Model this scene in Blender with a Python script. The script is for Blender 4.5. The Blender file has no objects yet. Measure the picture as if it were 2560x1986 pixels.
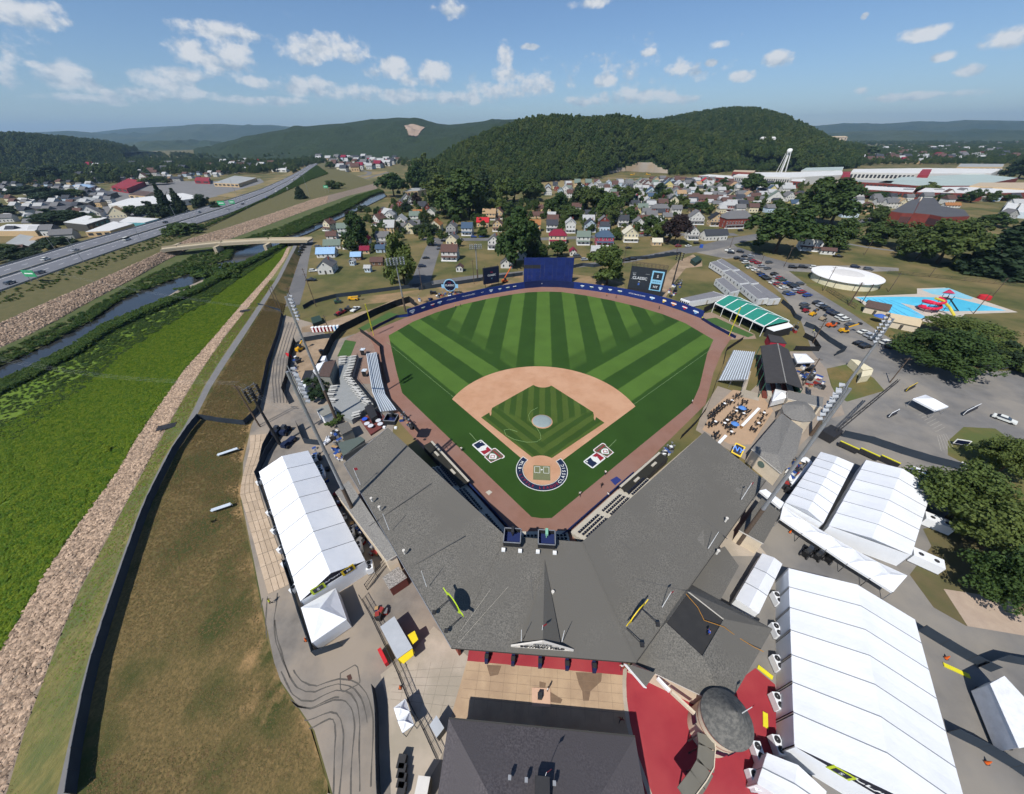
import bpy,bmesh,math,random
from math import sin,cos,pi,radians as R,atan2,hypot,sqrt
from mathutils import Vector,Matrix,noise as mnoise
from mathutils.geometry import tessellate_polygon
import numpy as np
random.seed(7)
C=bpy.context.scene.collection
SC=bpy.context.scene
# ------------------------------------------------------------------ camera
F_PX=861.07  # focal length for a 2560 px wide frame
CAM=Vector((-2.6307,-56.7592,65.186))
YAW,PITCH,ROLL=-0.0793,0.6480,-0.0089
fw=Vector((sin(YAW)*cos(PITCH),cos(YAW)*cos(PITCH),-sin(PITCH)))
r0=Vector((cos(YAW),-sin(YAW),0));u0=r0.cross(fw)
rt=r0*cos(ROLL)+u0*sin(ROLL);up=u0*cos(ROLL)-r0*sin(ROLL)
cd=bpy.data.cameras.new('camera');cam=bpy.data.objects.new('camera',cd);C.objects.link(cam)
m3=Matrix((rt,up,-fw)).transposed();cam.matrix_world=Matrix.Translation(CAM)@m3.to_4x4()
cd.sensor_width=36;cd.sensor_fit='HORIZONTAL';cd.lens=F_PX/2560*36
cd.clip_start=0.5;cd.clip_end=60000
SC.camera=cam
# ------------------------------------------------------------------ light
SUN_EL,SHADOW_AZ=53.0,30.0  # shadows fall towards azimuth 30 deg (from +Y to +X)
sun_vec=Vector((-sin(R(SHADOW_AZ))*cos(R(SUN_EL)),-cos(R(SHADOW_AZ))*cos(R(SUN_EL)),sin(R(SUN_EL))))
sd=bpy.data.lights.new('sun','SUN');sd.energy=5.0;sd.angle=R(0.5);sd.color=(1,.955,.89)
so=bpy.data.objects.new('sun',sd);C.objects.link(so)
so.rotation_euler=sun_vec.to_track_quat('Z','Y').to_euler()
SC.view_settings.view_transform='Standard';SC.view_settings.look='None'
SC.view_settings.exposure=0.08;SC.view_settings.gamma=1.0;SC.view_settings.use_curve_mapping=False
SC.cycles.max_bounces=5;SC.cycles.diffuse_bounces=2;SC.cycles.glossy_bounces=2
SC.cycles.transmission_bounces=3;SC.cycles.volume_bounces=0;SC.cycles.transparent_max_bounces=8
SC.cycles.use_denoising=True;SC.cycles.use_adaptive_sampling=True;SC.cycles.adaptive_threshold=0.03
# ------------------------------------------------------------------ survey helpers: a sheet is an enlargement of one part of the site survey
SHEETS=dict(F=(900,660,2.275),TL=(0,0,2.183),TC=(800,250,2.4267),TR=(1560,250,2.184),L4=(580,650,2.824),
              LM=(560,1080,3.2583),BL=(600,1400,2.8914),BC=(1060,1440,2.4267),BR=(1760,1060,1.82875),R5=(1700,800,2.5395),
              LL=(0,600,1.2225),D=(0,0,2184/2560),H1=(740,440,4.368),H2=(1200,440,4.368),H3=(1560,400,4.368),
              H4=(2000,400,3.9),H5=(1700,280,2.5395),H6=(1680,600,4.368),
              K1=(960,1020,4.9825),K2=(1360,1040,4.9825),K3=(780,700,6.5167),K4=(1740,920,6.5167),K5=(1180,1260,6.825),K6=(660,860,5.2933))
def ray(s,x,y):
    o=SHEETS[s];X=o[0]+x/o[2];Y=o[1]+y/o[2]
    return fw+rt*((X-1280)/F_PX)-up*((Y-993)/F_PX)
def P(s,x,y,z=0.0):
    d=ray(s,x,y)
    t=(z-CAM.z)/min(d.z,-0.004)
    return CAM+d*t
def Q(s,x,y,dist):
    d=ray(s,x,y);return CAM+d*(dist/hypot(d.x,d.y))
def PP(s,pts,z=0.0):return [P(s,a,b,z) for a,b in pts]
def depth(p):return (Vector(p)-CAM).dot(fw)
def mpp(s,p):  # metres per survey unit at a point
    return depth(p)/F_PX/SHEETS[s][2]
def toD(p):
    d=Vector(p)-CAM;w=d.dot(fw)
    return ((1280+F_PX*d.dot(rt)/w)*2184/2560,(993-F_PX*d.dot(up)/w)*2184/2560)
def rise(base,s,x,y):  # height of the upright line over base that ends at that survey point
    d=ray(s,x,y);n=Vector((d.x,d.y));b=Vector((base[0]-CAM.x,base[1]-CAM.y))
    t=b.dot(n)/n.dot(n);return CAM.z+d.z*t
# ------------------------------------------------------------------ world: sky with cumulus
w=bpy.data.worlds.new('World');SC.world=w;w.use_nodes=True
wn,wl=w.node_tree.nodes,w.node_tree.links;wn.clear()
def N(t,**k):
    n=wn.new(t)
    for a,b in k.items():setattr(n,a,b)
    return n
def MATH(op,a,b=None,c=None,clamp=False):
    n=wn.new('ShaderNodeMath');n.operation=op;n.use_clamp=clamp
    for i,v in enumerate((a,b,c)):
        if v is None:continue
        if isinstance(v,(int,float)):n.inputs[i].default_value=v
        else:wl.new(v,n.inputs[i])
    return n.outputs[0]
sky=N('ShaderNodeTexSky',sky_type='NISHITA',sun_disc=False)
sky.sun_elevation=R(SUN_EL);sky.sun_rotation=R(180+SHADOW_AZ);sky.altitude=150;sky.air_density=1.0;sky.dust_density=0.35;sky.ozone_density=3.0
tc=N('ShaderNodeTexCoord');sep=N('ShaderNodeSeparateXYZ');wl.new(tc.outputs['Generated'],sep.inputs[0])
AZ=MATH('ARCTAN2',sep.outputs[0],sep.outputs[1]);EL=MATH('ARCSINE',sep.outputs[2])
def dirsky(x,y):
    d=ray('D',x,y).normalized();return atan2(d.x,d.y),math.asin(d.z)
comb=N('ShaderNodeCombineXYZ');wl.new(AZ,comb.inputs[0]);wl.new(MATH('MULTIPLY',EL,1.35),comb.inputs[1])
def NOISE(scale,det,rough,off=(0,0,0)):
    a=N('ShaderNodeVectorMath',operation='ADD');a.inputs[1].default_value=off;wl.new(comb.outputs[0],a.inputs[0])
    n=N('ShaderNodeTexNoise');n.inputs['Scale'].default_value=scale;n.inputs['Detail'].default_value=det;n.inputs['Roughness'].default_value=rough
    wl.new(a.outputs[0],n.inputs['Vector']);return n.outputs['Fac']
# cumulus of the day: centre, half width, half height as seen from the field (survey units), flat bases and billowing tops
CLOUDS=[(55,28,85,30),(137,45,22,13),(470,68,100,20),(430,120,62,36),(500,125,45,30),(140,162,62,28),(190,175,35,20),(75,138,22,9),
          (10,160,30,28),(690,100,88,26),(700,92,40,24),(640,118,40,22),(750,118,38,18),(830,145,48,24),(925,158,42,26),(870,170,25,14),(1078,125,18,34),(1075,160,24,22),
          (1145,182,40,22),(965,18,35,20),(1255,8,40,12),(1288,172,32,16),(1382,112,20,9),(1452,150,38,20),(1532,97,20,10),(1580,163,30,13),(1665,125,38,16),(1518,134,14,8),
          (1975,72,54,17),(2150,82,55,22),(2010,120,26,11),(2065,150,40,13),(1835,195,15,10),(545,178,30,15),(350,180,60,30),(400,158,70,16),(650,185,70,20),(330,200,120,16),
          (760,200,60,18),(860,205,70,16),(980,210,80,15),(1060,195,60,18),(1350,205,80,16),(1440,212,50,12),(1250,215,40,12),(180,212,100,11),(1960,205,120,10),(1130,100,22,7),(560,215,90,10),(1845,35,8,4)]
def VM(op,*ins):
    n=wn.new('ShaderNodeVectorMath');n.operation=op
    for i,v in enumerate(ins):
        if isinstance(v,tuple):n.inputs[i].default_value=v
        else:wl.new(v,n.inputs[i])
    return n.outputs['Value'] if op in ('DOT_PRODUCT','LENGTH') else n.outputs[0]
SKYC=N('ShaderNodeCombineXYZ');wl.new(AZ,SKYC.inputs[0]);wl.new(EL,SKYC.inputs[1])
def blob(az,el,ra,rb):
    q=VM('MULTIPLY_ADD',SKYC.outputs[0],(1/ra,1/rb,0),(-az/ra,-el/rb,0));return VM('DOT_PRODUCT',q,q)
acc=None;acs=None
for (x,y,a,b) in CLOUDS:
    az,el=dirsky(x,y);az2,_=dirsky(x+a,y);_,el2=dirsky(x,y-b);_,el3=dirsky(x,y+b)
    ra=abs(az2-az)*1.22;rb=max(abs(el2-el3)/2,.004)*1.22
    k=blob(az,el,ra,rb);acc=k if acc is None else MATH('SMOOTH_MIN',acc,k,.3)
    if b>=9:
        k=blob(az,el+rb*.5,ra*1.1,rb*1.05);acs=k if acs is None else MATH('MINIMUM',acs,k)
dens=MATH('MAXIMUM',MATH('SUBTRACT',1.0,acc),-1.5);shade=MATH('SUBTRACT',1.15,acs,clamp=True)
n1=NOISE(27,5,.60);n1b=NOISE(27,3,.60,(.007,-.017,0));n2=NOISE(48,3,.6,(3,1,0));nbig=NOISE(3.2,2,.5,(9,4,0))
# broad, thin fair-weather field that goes on all round the horizon
band=MATH('SUBTRACT',1.0,MATH('MULTIPLY',MATH('ABSOLUTE',MATH('SUBTRACT',EL,.105)),9.0))
fieldc=MATH('MULTIPLY_ADD',nbig,3.4,MATH('MULTIPLY_ADD',band,.55,-2.55))
base_d=MATH('MAXIMUM',dens,fieldc)
dn=MATH('ADD',base_d,MATH('MULTIPLY_ADD',n1,3.3,MATH('MULTIPLY_ADD',n2,.9,-2.2)))
cov=N('ShaderNodeMapRange',interpolation_type='SMOOTHSTEP');wl.new(dn,cov.inputs[0]);cov.inputs[1].default_value=-.12;cov.inputs[2].default_value=.92
lit=MATH('ADD',MATH('MULTIPLY',MATH('SUBTRACT',n1,n1b),3.0),MATH('MULTIPLY_ADD',shade,.55,.42),clamp=True)
ccol=N('ShaderNodeMixRGB');ccol.inputs[1].default_value=(4.3,5.2,6.2,1);ccol.inputs[2].default_value=(8.8,8.8,8.8,1);wl.new(lit,ccol.inputs[0])
fade=N('ShaderNodeMapRange');wl.new(EL,fade.inputs[0]);fade.inputs[1].default_value=.0;fade.inputs[2].default_value=.10
cf=MATH('MULTIPLY',MATH('MULTIPLY',cov.outputs[0],MATH('MULTIPLY_ADD',fade.outputs[0],.40,.52)),.93)
mixc=N('ShaderNodeMixRGB');wl.new(cf,mixc.inputs[0]);tint=N('ShaderNodeMixRGB',blend_type='MULTIPLY');tint.inputs[0].default_value=1;tint.inputs[2].default_value=(.86,.97,1.12,1);wl.new(sky.outputs[0],tint.inputs[1]);wl.new(tint.outputs[0],mixc.inputs[1]);wl.new(ccol.outputs[0],mixc.inputs[2])
bg=N('ShaderNodeBackground');bg.inputs[1].default_value=0.09;wl.new(mixc.outputs[0],bg.inputs[0])
w.cycles.sampling_method='MANUAL';w.cycles.sample_map_resolution=256
wo=N('ShaderNodeOutputWorld');wl.new(bg.outputs[0],wo.inputs[0])
# ------------------------------------------------------------------ materials
MATS={}
def rgb(h):  # display hex -> linear colour
    h=h.lstrip('#');v=[int(h[i:i+2],16)/255 for i in (0,2,4)]
    return tuple(c/12.92 if c<=.04045 else ((c+.055)/1.055)**2.4 for c in v)
def mat(name,col,col2=None,scale=1.0,rough=.85,bump=0.0,bscale=None,metal=0.0,spec=.3,det=6,contrast=1.0,col3=None,scale3=.08,objrand=0.0,emit=0.0,stretch=None,edge=None):
    if name in MATS:return MATS[name]
    m=bpy.data.materials.new(name);m.use_nodes=True;nt=m.node_tree;n,l=nt.nodes,nt.links
    b=n['Principled BSDF'];b.inputs['Roughness'].default_value=rough;b.inputs['Metallic'].default_value=metal
    b.inputs['Specular IOR Level'].default_value=spec
    geo=n.new('ShaderNodeNewGeometry')
    pos=geo.outputs['Position']
    if stretch:
        mp=n.new('ShaderNodeMapping');mp.inputs['Scale'].default_value=stretch;l.new(pos,mp.inputs['Vector']);pos=mp.outputs[0]
    def noise(s,d=det,r=.62):
        t=n.new('ShaderNodeTexNoise');t.inputs['Scale'].default_value=s;t.inputs['Detail'].default_value=d;t.inputs['Roughness'].default_value=r
        l.new(pos,t.inputs['Vector']);return t
    out=None
    if col2 is None:col2=tuple(c*.78 for c in col)
    t=noise(scale);ramp=n.new('ShaderNodeMapRange');l.new(t.outputs['Fac'],ramp.inputs[0])
    ramp.inputs[1].default_value=.5-.22/contrast;ramp.inputs[2].default_value=.5+.22/contrast
    mx=n.new('ShaderNodeMixRGB');mx.inputs[1].default_value=(*col,1);mx.inputs[2].default_value=(*col2,1);l.new(ramp.outputs[0],mx.inputs[0]);out=mx.outputs[0]
    if col3 is not None:
        t3=noise(scale3,5,.55);r3=n.new('ShaderNodeMapRange');l.new(t3.outputs['Fac'],r3.inputs[0]);r3.inputs[1].default_value=.42;r3.inputs[2].default_value=.6
        m3_=n.new('ShaderNodeMixRGB');m3_.inputs[2].default_value=(*col3,1);l.new(out,m3_.inputs[1]);l.new(r3.outputs[0],m3_.inputs[0]);out=m3_.outputs[0]
    if edge:  # worn strip along one side of a band: (colour, width)
        at=n.new('ShaderNodeAttribute');at.attribute_name='across';te=noise(.16,6,.65);me_=n.new('ShaderNodeMath');me_.operation='MULTIPLY_ADD';l.new(te.outputs['Fac'],me_.inputs[0]);me_.inputs[1].default_value=-1.5;me_.inputs[2].default_value=.75+edge[1]
        sb=n.new('ShaderNodeMath');sb.operation='SUBTRACT';l.new(me_.outputs[0],sb.inputs[0]);l.new(at.outputs['Fac'],sb.inputs[1]);re_=n.new('ShaderNodeMapRange');l.new(sb.outputs[0],re_.inputs[0]);re_.inputs[1].default_value=-.06;re_.inputs[2].default_value=.14
        m4=n.new('ShaderNodeMixRGB');m4.inputs[2].default_value=(*edge[0],1);l.new(out,m4.inputs[1]);l.new(re_.outputs[0],m4.inputs[0]);out=m4.outputs[0]
    if objrand:
        oi=n.new('ShaderNodeObjectInfo');mr=n.new('ShaderNodeMapRange');l.new(oi.outputs['Random'],mr.inputs[0]);mr.inputs[3].default_value=1-objrand;mr.inputs[4].default_value=1+objrand
        hs=n.new('ShaderNodeHueSaturation');l.new(mr.outputs[0],hs.inputs['Value']);l.new(out,hs.inputs['Color']);out=hs.outputs[0]
    l.new(out,b.inputs['Base Color'])
    if emit:
        l.new(out,b.inputs['Emission Color']);b.inputs['Emission Strength'].default_value=emit
    if bump:
        tb=noise(bscale or scale*3,4,.6);bp=n.new('ShaderNodeBump');bp.inputs['Strength'].default_value=1.0;bp.inputs['Distance'].default_value=bump
        l.new(tb.outputs['Fac'],bp.inputs['Height']);l.new(bp.outputs[0],b.inputs['Normal'])
    MATS[name]=m;return m
def flat_mat(name,h,rough=.7,**k):
    c=rgb(h) if isinstance(h,str) else h
    return mat(name,c,tuple(x*.88 for x in c),scale=.8,rough=rough,**k)
# ------------------------------------------------------------------ mesh builder
class MB:
    def __init__(s):s.v=[];s.f=[];s.m=[]
    def add(s,vs,fs,mi=0):
        o=len(s.v);s.v+=[tuple(p) for p in vs];s.f+=[tuple(i+o for i in f) for f in fs];s.m+=[mi]*len(fs);return s
    def box(s,c,size,rz=0.0,mi=0,taper=1.0):
        x,y,z=size[0]/2,size[1]/2,size[2]/2;cr,sr=cos(rz),sin(rz);vs=[]
        for dz,k in ((-z,1.0),(z,taper)):
            for a,b in ((-x,-y),(x,-y),(x,y),(-x,y)):
                a*=k;b*=k;vs.append((c[0]+a*cr-b*sr,c[1]+a*sr+b*cr,c[2]+dz))
        return s.add(vs,[(0,3,2,1),(4,5,6,7),(0,1,5,4),(1,2,6,5),(2,3,7,6),(3,0,4,7)],mi)
    def poly(s,pts,mi=0):
        pts=[Vector(p) for p in pts];tr=tessellate_polygon([pts]);o=[]
        for t in tr:
            a,b,c=(pts[i] for i in t)
            o.append(t if (b-a).cross(c-a).z>=0 else (t[0],t[2],t[1]))
        return s.add(pts,o,mi)
    def prism(s,pts,z0,z1,mi=0,mside=None,bottom=False):
        n=len(pts);p2=[Vector((p[0],p[1],0)) for p in pts]
        if sum(p2[i].x*p2[(i+1)%n].y-p2[(i+1)%n].x*p2[i].y for i in range(n))<0:p2.reverse()
        s.poly([(p.x,p.y,z1) for p in p2],mi)
        s.add([(p.x,p.y,z0) for p in p2]+[(p.x,p.y,z1) for p in p2],[(i,(i+1)%n,(i+1)%n+n,i+n) for i in range(n)],mi if mside is None else mside)
        if bottom:s.poly([(p.x,p.y,z0) for p in p2],mi)
        return s
    def tube(s,a,b,r1,r2=None,n=8,mi=0,cap=True):
        a,b=Vector(a),Vector(b);r2=r1 if r2 is None else r2;d=(b-a)
        if d.length<1e-6:return s
        q=d.to_track_quat('Z','Y');vs=[]
        for p,r in ((a,r1),(b,r2)):
            for i in range(n):vs.append(p+q@Vector((r*cos(2*pi*i/n),r*sin(2*pi*i/n),0)))
        fs=[(i,(i+1)%n,(i+1)%n+n,i+n) for i in range(n)]
        if cap:fs+=[tuple(range(n))[::-1],tuple(range(n,2*n))]
        return s.add(vs,fs,mi)
    def path(s,pts,r,n=6,mi=0):
        for a,b in zip(pts,pts[1:]):s.tube(a,b,r,r,n,mi)
        return s
    def lathe(s,c,prof,n=24,mi=0):
        vs=[];fs=[]
        for r,z in prof:vs+=[(c[0]+r*cos(2*pi*i/n),c[1]+r*sin(2*pi*i/n),c[2]+z) for i in range(n)]
        for k in range(len(prof)-1):
            for i in range(n):fs.append((k*n+i,k*n+(i+1)%n,(k+1)*n+(i+1)%n,(k+1)*n+i))
        return s.add(vs,fs,mi)
    def bar(s,a,b,wd,ht,mi=0):  # rectangular bar between two points
        a,b=Vector(a),Vector(b);d=b-a;q=d.to_track_quat('Y','Z');L=d.length;c=(a+b)/2;vs=[]
        for z in (-ht/2,ht/2):
            for x,y in ((-wd/2,-L/2),(wd/2,-L/2),(wd/2,L/2),(-wd/2,L/2)):vs.append(c+q@Vector((x,y,z)))
        return s.add(vs,[(0,3,2,1),(4,5,6,7),(0,1,5,4),(1,2,6,5),(2,3,7,6),(3,0,4,7)],mi)
    def mesh(s,name,mats,smooth=False):
        me=bpy.data.meshes.new(name);me.from_pydata(s.v,[],s.f)
        for m in (mats if isinstance(mats,(list,tuple)) else [mats]):me.materials.append(m)
        if len(s.m):me.polygons.foreach_set('material_index',s.m)
        if smooth:me.polygons.foreach_set('use_smooth',[True]*len(me.polygons))
        me.update();return me
    def build(s,name,mats,parent=None,smooth=False,**k):
        return link(name,s.mesh(name,mats,smooth),parent,**k)
def link(name,data,parent=None,label=None,cat=None,group=None,kind=None,loc=None,rz=0.0,scale=None):
    o=bpy.data.objects.new(name,data);C.objects.link(o)
    if parent is not None:
        o.parent=parent;o.matrix_parent_inverse=PINV.get(parent.name,Matrix.Identity(4))
    if label:o['label']=label
    if cat:o['category']=cat
    if group:o['group']=group
    if kind:o['kind']=kind
    if loc is not None:o.location=loc
    if rz:o.rotation_euler.z=rz
    if scale is not None:o.scale=scale if hasattr(scale,'__len__') else (scale,)*3
    return o
PINV={}
def thing(name,label,cat,group=None,loc=(0,0,0),rz=0.0,scale=None,world=False):
    """Empty at the thing's base. world=True: its parts are given in world coordinates."""
    o=link(name,None,None,label,cat,group,None,loc,rz,scale);o.empty_display_size=.3
    if world:PINV[o.name]=(Matrix.Translation(Vector(loc))@Matrix.Rotation(rz,4,'Z')).inverted()
    return o
def struct(name,mb,m,**k):return mb.build(name,m,None,kind='structure',**k)
def sheet(name,pts,z,m,kind='structure',**k):
    mb=MB();mb.poly([(p[0],p[1],z) for p in pts]);return mb.build(name,m,None,kind=kind,**k)
ORD=['','first','second','third','fourth','fifth','sixth','seventh','eighth','ninth','tenth','eleventh','twelfth','thirteenth','fourteenth','fifteenth',
       'sixteenth','seventeenth','eighteenth','nineteenth','twentieth']
TENS={2:'twenty',3:'thirty',4:'forty',5:'fifty',6:'sixty',7:'seventy',8:'eighty',9:'ninety'}
TENTH={20:'twentieth',30:'thirtieth',40:'fortieth',50:'fiftieth',60:'sixtieth',70:'seventieth',80:'eightieth',90:'ninetieth',100:'hundredth'}
def ordw(n):
    if n<=20:return ORD[n]
    if n in TENTH:return TENTH[n]
    if n>100:return 'hundred and '+ordw(n-100)
    return TENS[n//10]+'-'+ORD[n%10]
def rank_by_x(pts):  # 1-based place from the left as seen in the photo
    order=sorted(range(len(pts)),key=lambda i:toD(pts[i])[0]);r=[0]*len(pts)
    for k,i in enumerate(order):r[i]=k+1
    return r
def text_part(name,s,parent,mtx,size,m,align='CENTER',extrude=.01,bold=False):
    cu=bpy.data.curves.new(name,'FONT');cu.body=s;cu.size=size;cu.align_x=align;cu.align_y='CENTER';cu.extrude=extrude
    if bold:cu.offset=size*.018
    cu.resolution_u=2
    cu.materials.append(m);tmp=bpy.data.objects.new(name,cu);me=bpy.data.meshes.new_from_object(tmp);bpy.data.objects.remove(tmp);me.name=name
    o=bpy.data.objects.new(name,me);C.objects.link(o)
    if parent is not None:o.parent=parent;o.matrix_parent_inverse=PINV.get(parent.name,Matrix.Identity(4))
    o.matrix_basis=mtx;return o
def frame_mtx(o,xdir,ydir):
    x=Vector(xdir).normalized();y=Vector(ydir).normalized();z=x.cross(y)
    return Matrix.Translation(Vector(o))@Matrix((x,y,z)).transposed().to_4x4()
# ------------------------------------------------------------------ foliage
def leaf_mat(name,col,col2,trans=.25,rand=.22):
    m=bpy.data.materials.new(name);m.use_nodes=True;n,l=m.node_tree.nodes,m.node_tree.links
    b=n['Principled BSDF'];b.inputs['Roughness'].default_value=.65;b.inputs['Specular IOR Level'].default_value=.2
    geo=n.new('ShaderNodeNewGeometry');oi=n.new('ShaderNodeObjectInfo')
    mx=n.new('ShaderNodeMixRGB');mx.inputs[1].default_value=(*col,1);mx.inputs[2].default_value=(*col2,1);l.new(geo.outputs['Random Per Island'],mx.inputs[0])
    mr=n.new('ShaderNodeMapRange');l.new(oi.outputs['Random'],mr.inputs[0]);mr.inputs[3].default_value=1-rand;mr.inputs[4].default_value=1+rand
    mh=n.new('ShaderNodeMath');mh.operation='MULTIPLY_ADD';l.new(oi.outputs['Random'],mh.inputs[0]);mh.inputs[1].default_value=-.05;mh.inputs[2].default_value=.525
    hs=n.new('ShaderNodeHueSaturation');l.new(mx.outputs[0],hs.inputs['Color']);l.new(mr.outputs[0],hs.inputs['Value']);l.new(mh.outputs[0],hs.inputs['Hue'])
    l.new(hs.outputs[0],b.inputs['Base Color'])
    t=n.new('ShaderNodeBsdfTranslucent');l.new(hs.outputs[0],t.inputs[0]);ms=n.new('ShaderNodeMixShader');ms.inputs[0].default_value=trans
    l.new(b.outputs[0],ms.inputs[1]);l.new(t.outputs[0],ms.inputs[2]);l.new(ms.outputs[0],n['Material Output'].inputs[0])
    return m
LEAF=leaf_mat('leaf_green',(.074,.110,.029),(.045,.076,.020))
LEAF_LIGHT=leaf_mat('leaf_light_green',(.100,.138,.034),(.066,.102,.026))
LEAF_DARK=leaf_mat('leaf_dark_green',(.038,.062,.026),(.025,.046,.020))
LEAF_RED=leaf_mat('leaf_copper',(.030,.018,.017),(.020,.014,.013),.1)
LEAF_WEED=leaf_mat('leaf_weed',(.185,.28,.022),(.125,.21,.016),.4)
LEAF_DRY=leaf_mat('leaf_dry',(.25,.18,.075),(.15,.125,.048),.35,.3)
LEAF_BANK=leaf_mat('leaf_bank',(.075,.130,.026),(.055,.10,.021),.3)
LEAF_HILL=leaf_mat('leaf_forest',(.036,.060,.016),(.024,.045,.013),.15,.3)
BARK=mat('bark',(.09,.07,.05),(.05,.04,.03),scale=3,rough=.95,bump=.03)
def leaf_cloud(rng,cen,rad,per,size,spread=.6):
    """quads round clump centres; cen (n,3), rad (n,)"""
    n=len(cen)*per
    c=np.repeat(cen,per,0);r=np.repeat(rad,per)
    d=rng.normal(size=(n,3));d/=np.linalg.norm(d,axis=1)[:,None]
    p=c+d*(r*(rng.random(n)**.4))[:,None]
    nn=d+rng.normal(size=(n,3))*spread+np.array([0,0,.35]);nn/=np.linalg.norm(nn,axis=1)[:,None]
    a=np.cross(nn,rng.normal(size=(n,3)));a/=np.linalg.norm(a,axis=1)[:,None];b=np.cross(nn,a)
    s=size*(.6+.8*rng.random(n))[:,None]
    q=np.stack([p-a*s-b*s*.7,p+a*s-b*s*.7,p+a*s*.6+b*s*.9,p-a*s*.6+b*s*.9],1).reshape(-1,3)
    return q
def quads_mesh(name,q,m):
    n=len(q)//4;me=bpy.data.meshes.new(name);me.vertices.add(len(q));me.vertices.foreach_set('co',q.astype(np.float32).ravel())
    me.loops.add(len(q));me.loops.foreach_set('vertex_index',np.arange(len(q),dtype=np.int32))
    me.polygons.add(n);me.polygons.foreach_set('loop_start',np.arange(0,len(q),4,dtype=np.int32));me.polygons.foreach_set('loop_total',np.full(n,4,dtype=np.int32))
    me.materials.append(m);me.update(calc_edges=True);return me
def crown_round(seed,m,nclump=80,per=100,size=.0235,lo=.05,rx=.46,top=1.0,squash=1.0):
    rng=np.random.default_rng(seed);cen=[];rad=[]
    # a handful of uneven lobes, clumps on them
    lobes=[(np.array([rng.normal()*.12,rng.normal()*.12,rng.uniform(.36,.70)]),rng.uniform(.22,.31)) for _ in range(6)]
    for k in range(7):
        a=2*pi*k/7+rng.uniform(-.4,.4);lobes.append((np.array([cos(a)*rx*.52,sin(a)*rx*.52,rng.uniform(lo+.14,.60)]),rng.uniform(.17,.27)*rx/.46))
    lobes.append((np.array([rng.normal()*.06,rng.normal()*.06,top-.24]),.21))
    for _ in range(nclump):
        c,r=lobes[rng.integers(len(lobes))];d=rng.normal(size=3);d/=np.linalg.norm(d)
        if d[2]<-.5:d[2]*=-.5
        p=c+d*r*rng.uniform(.55,1.0);p[2]=max(p[2],lo+.04);cen.append(p);rad.append(rng.uniform(.07,.13))
    q=leaf_cloud(rng,np.array(cen),np.array(rad),per,size);q[:,2]=np.clip(q[:,2],lo*.8,top*1.02)
    return quads_mesh('crown',q,m)
def crown_cone(seed,m,tiers=13,per=34,size=.024):
    rng=np.random.default_rng(seed);cen=[];rad=[]
    for t in range(tiers):
        z=.08+.88*t/(tiers-1);r=.30*(1-z)**.85+.015;k=max(3,int(26*r/.3))
        for i in range(k):
            a=2*pi*i/k+rng.uniform(-.3,.3);rr=r*rng.uniform(.55,1.08);cen.append((cos(a)*rr,sin(a)*rr,z-.06*rr/.3));rad.append(.035+.08*r)
    return quads_mesh('crown',leaf_cloud(rng,np.array(cen),np.array(rad),per,size),m)
def trunk_mesh(seed,h=.55,r=.028):
    rng=random.Random(seed);b=MB();p=Vector((0,0,-.01));rr=r
    pts=[p]
    for k in range(4):
        pts.append(Vector((rng.uniform(-.015,.015)*k,rng.uniform(-.015,.015)*k,h*(k+1)/4)))
    for k in range(4):b.tube(pts[k],pts[k+1],rr*(1-.17*k),rr*(1-.17*(k+1)),7)
    for k in range(6):
        s=pts[2+k%3];a=2*pi*k/6+rng.uniform(-.4,.4);e=s+Vector((cos(a)*.24,sin(a)*.24,rng.uniform(.12,.24)))
        b.tube(s,e,rr*.5,rr*.18,5)
    return b.mesh('trunk',BARK)
CR=dict(oak1=crown_round(1,LEAF),oak2=crown_round(2,LEAF,rx=.5),oak3=crown_round(3,LEAF,rx=.42,nclump=66),tall1=crown_round(4,LEAF,rx=.34,nclump=66),tall2=crown_round(5,LEAF,rx=.3,nclump=62,lo=.05),
          spruce1=crown_cone(6,LEAF_DARK),spruce2=crown_cone(7,LEAF_DARK,11),bush1=crown_round(8,LEAF_BANK,nclump=22,per=60,size=.045,lo=.02,rx=.5),bush2=crown_round(9,LEAF_BANK,nclump=20,per=60,size=.05,lo=.02,rx=.55),
          near1=crown_round(11,LEAF,nclump=150,per=120,size=.0135,rx=.5),near2=crown_round(12,LEAF,nclump=150,per=120,size=.0135,rx=.52))
def crown_width(me):c=np.empty(len(me.vertices)*3,np.float32);me.vertices.foreach_get('co',c);c=c.reshape(-1,3);return float(np.percentile(np.hypot(c[:,0],c[:,1]),93)*2)
CRW={k:crown_width(m_) for k,m_ in CR.items()}
TRUNK=[trunk_mesh(k) for k in range(3)]
CROWN_OBJ={}
def tree(label,base,H,W,kind='oak1',leaf=None,name='tree',group=None,rz=None):
    """thing > trunk, crown; H height, W crown width in metres"""
    k=W/CRW[kind]
    t=thing(name,label,'tree' if name!='shrub' else 'shrub',group,base,random.uniform(0,6.28) if rz is None else rz,(k,k,H))
    c=link('crown',CR[kind],t)
    if leaf is not None:c.material_slots[0].link='OBJECT';c.material_slots[0].material=leaf
    if not kind.startswith('bush'):link('trunk',TRUNK[random.randrange(3)],t)
    CROWN_OBJ.setdefault(kind,c)
    return t
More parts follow.
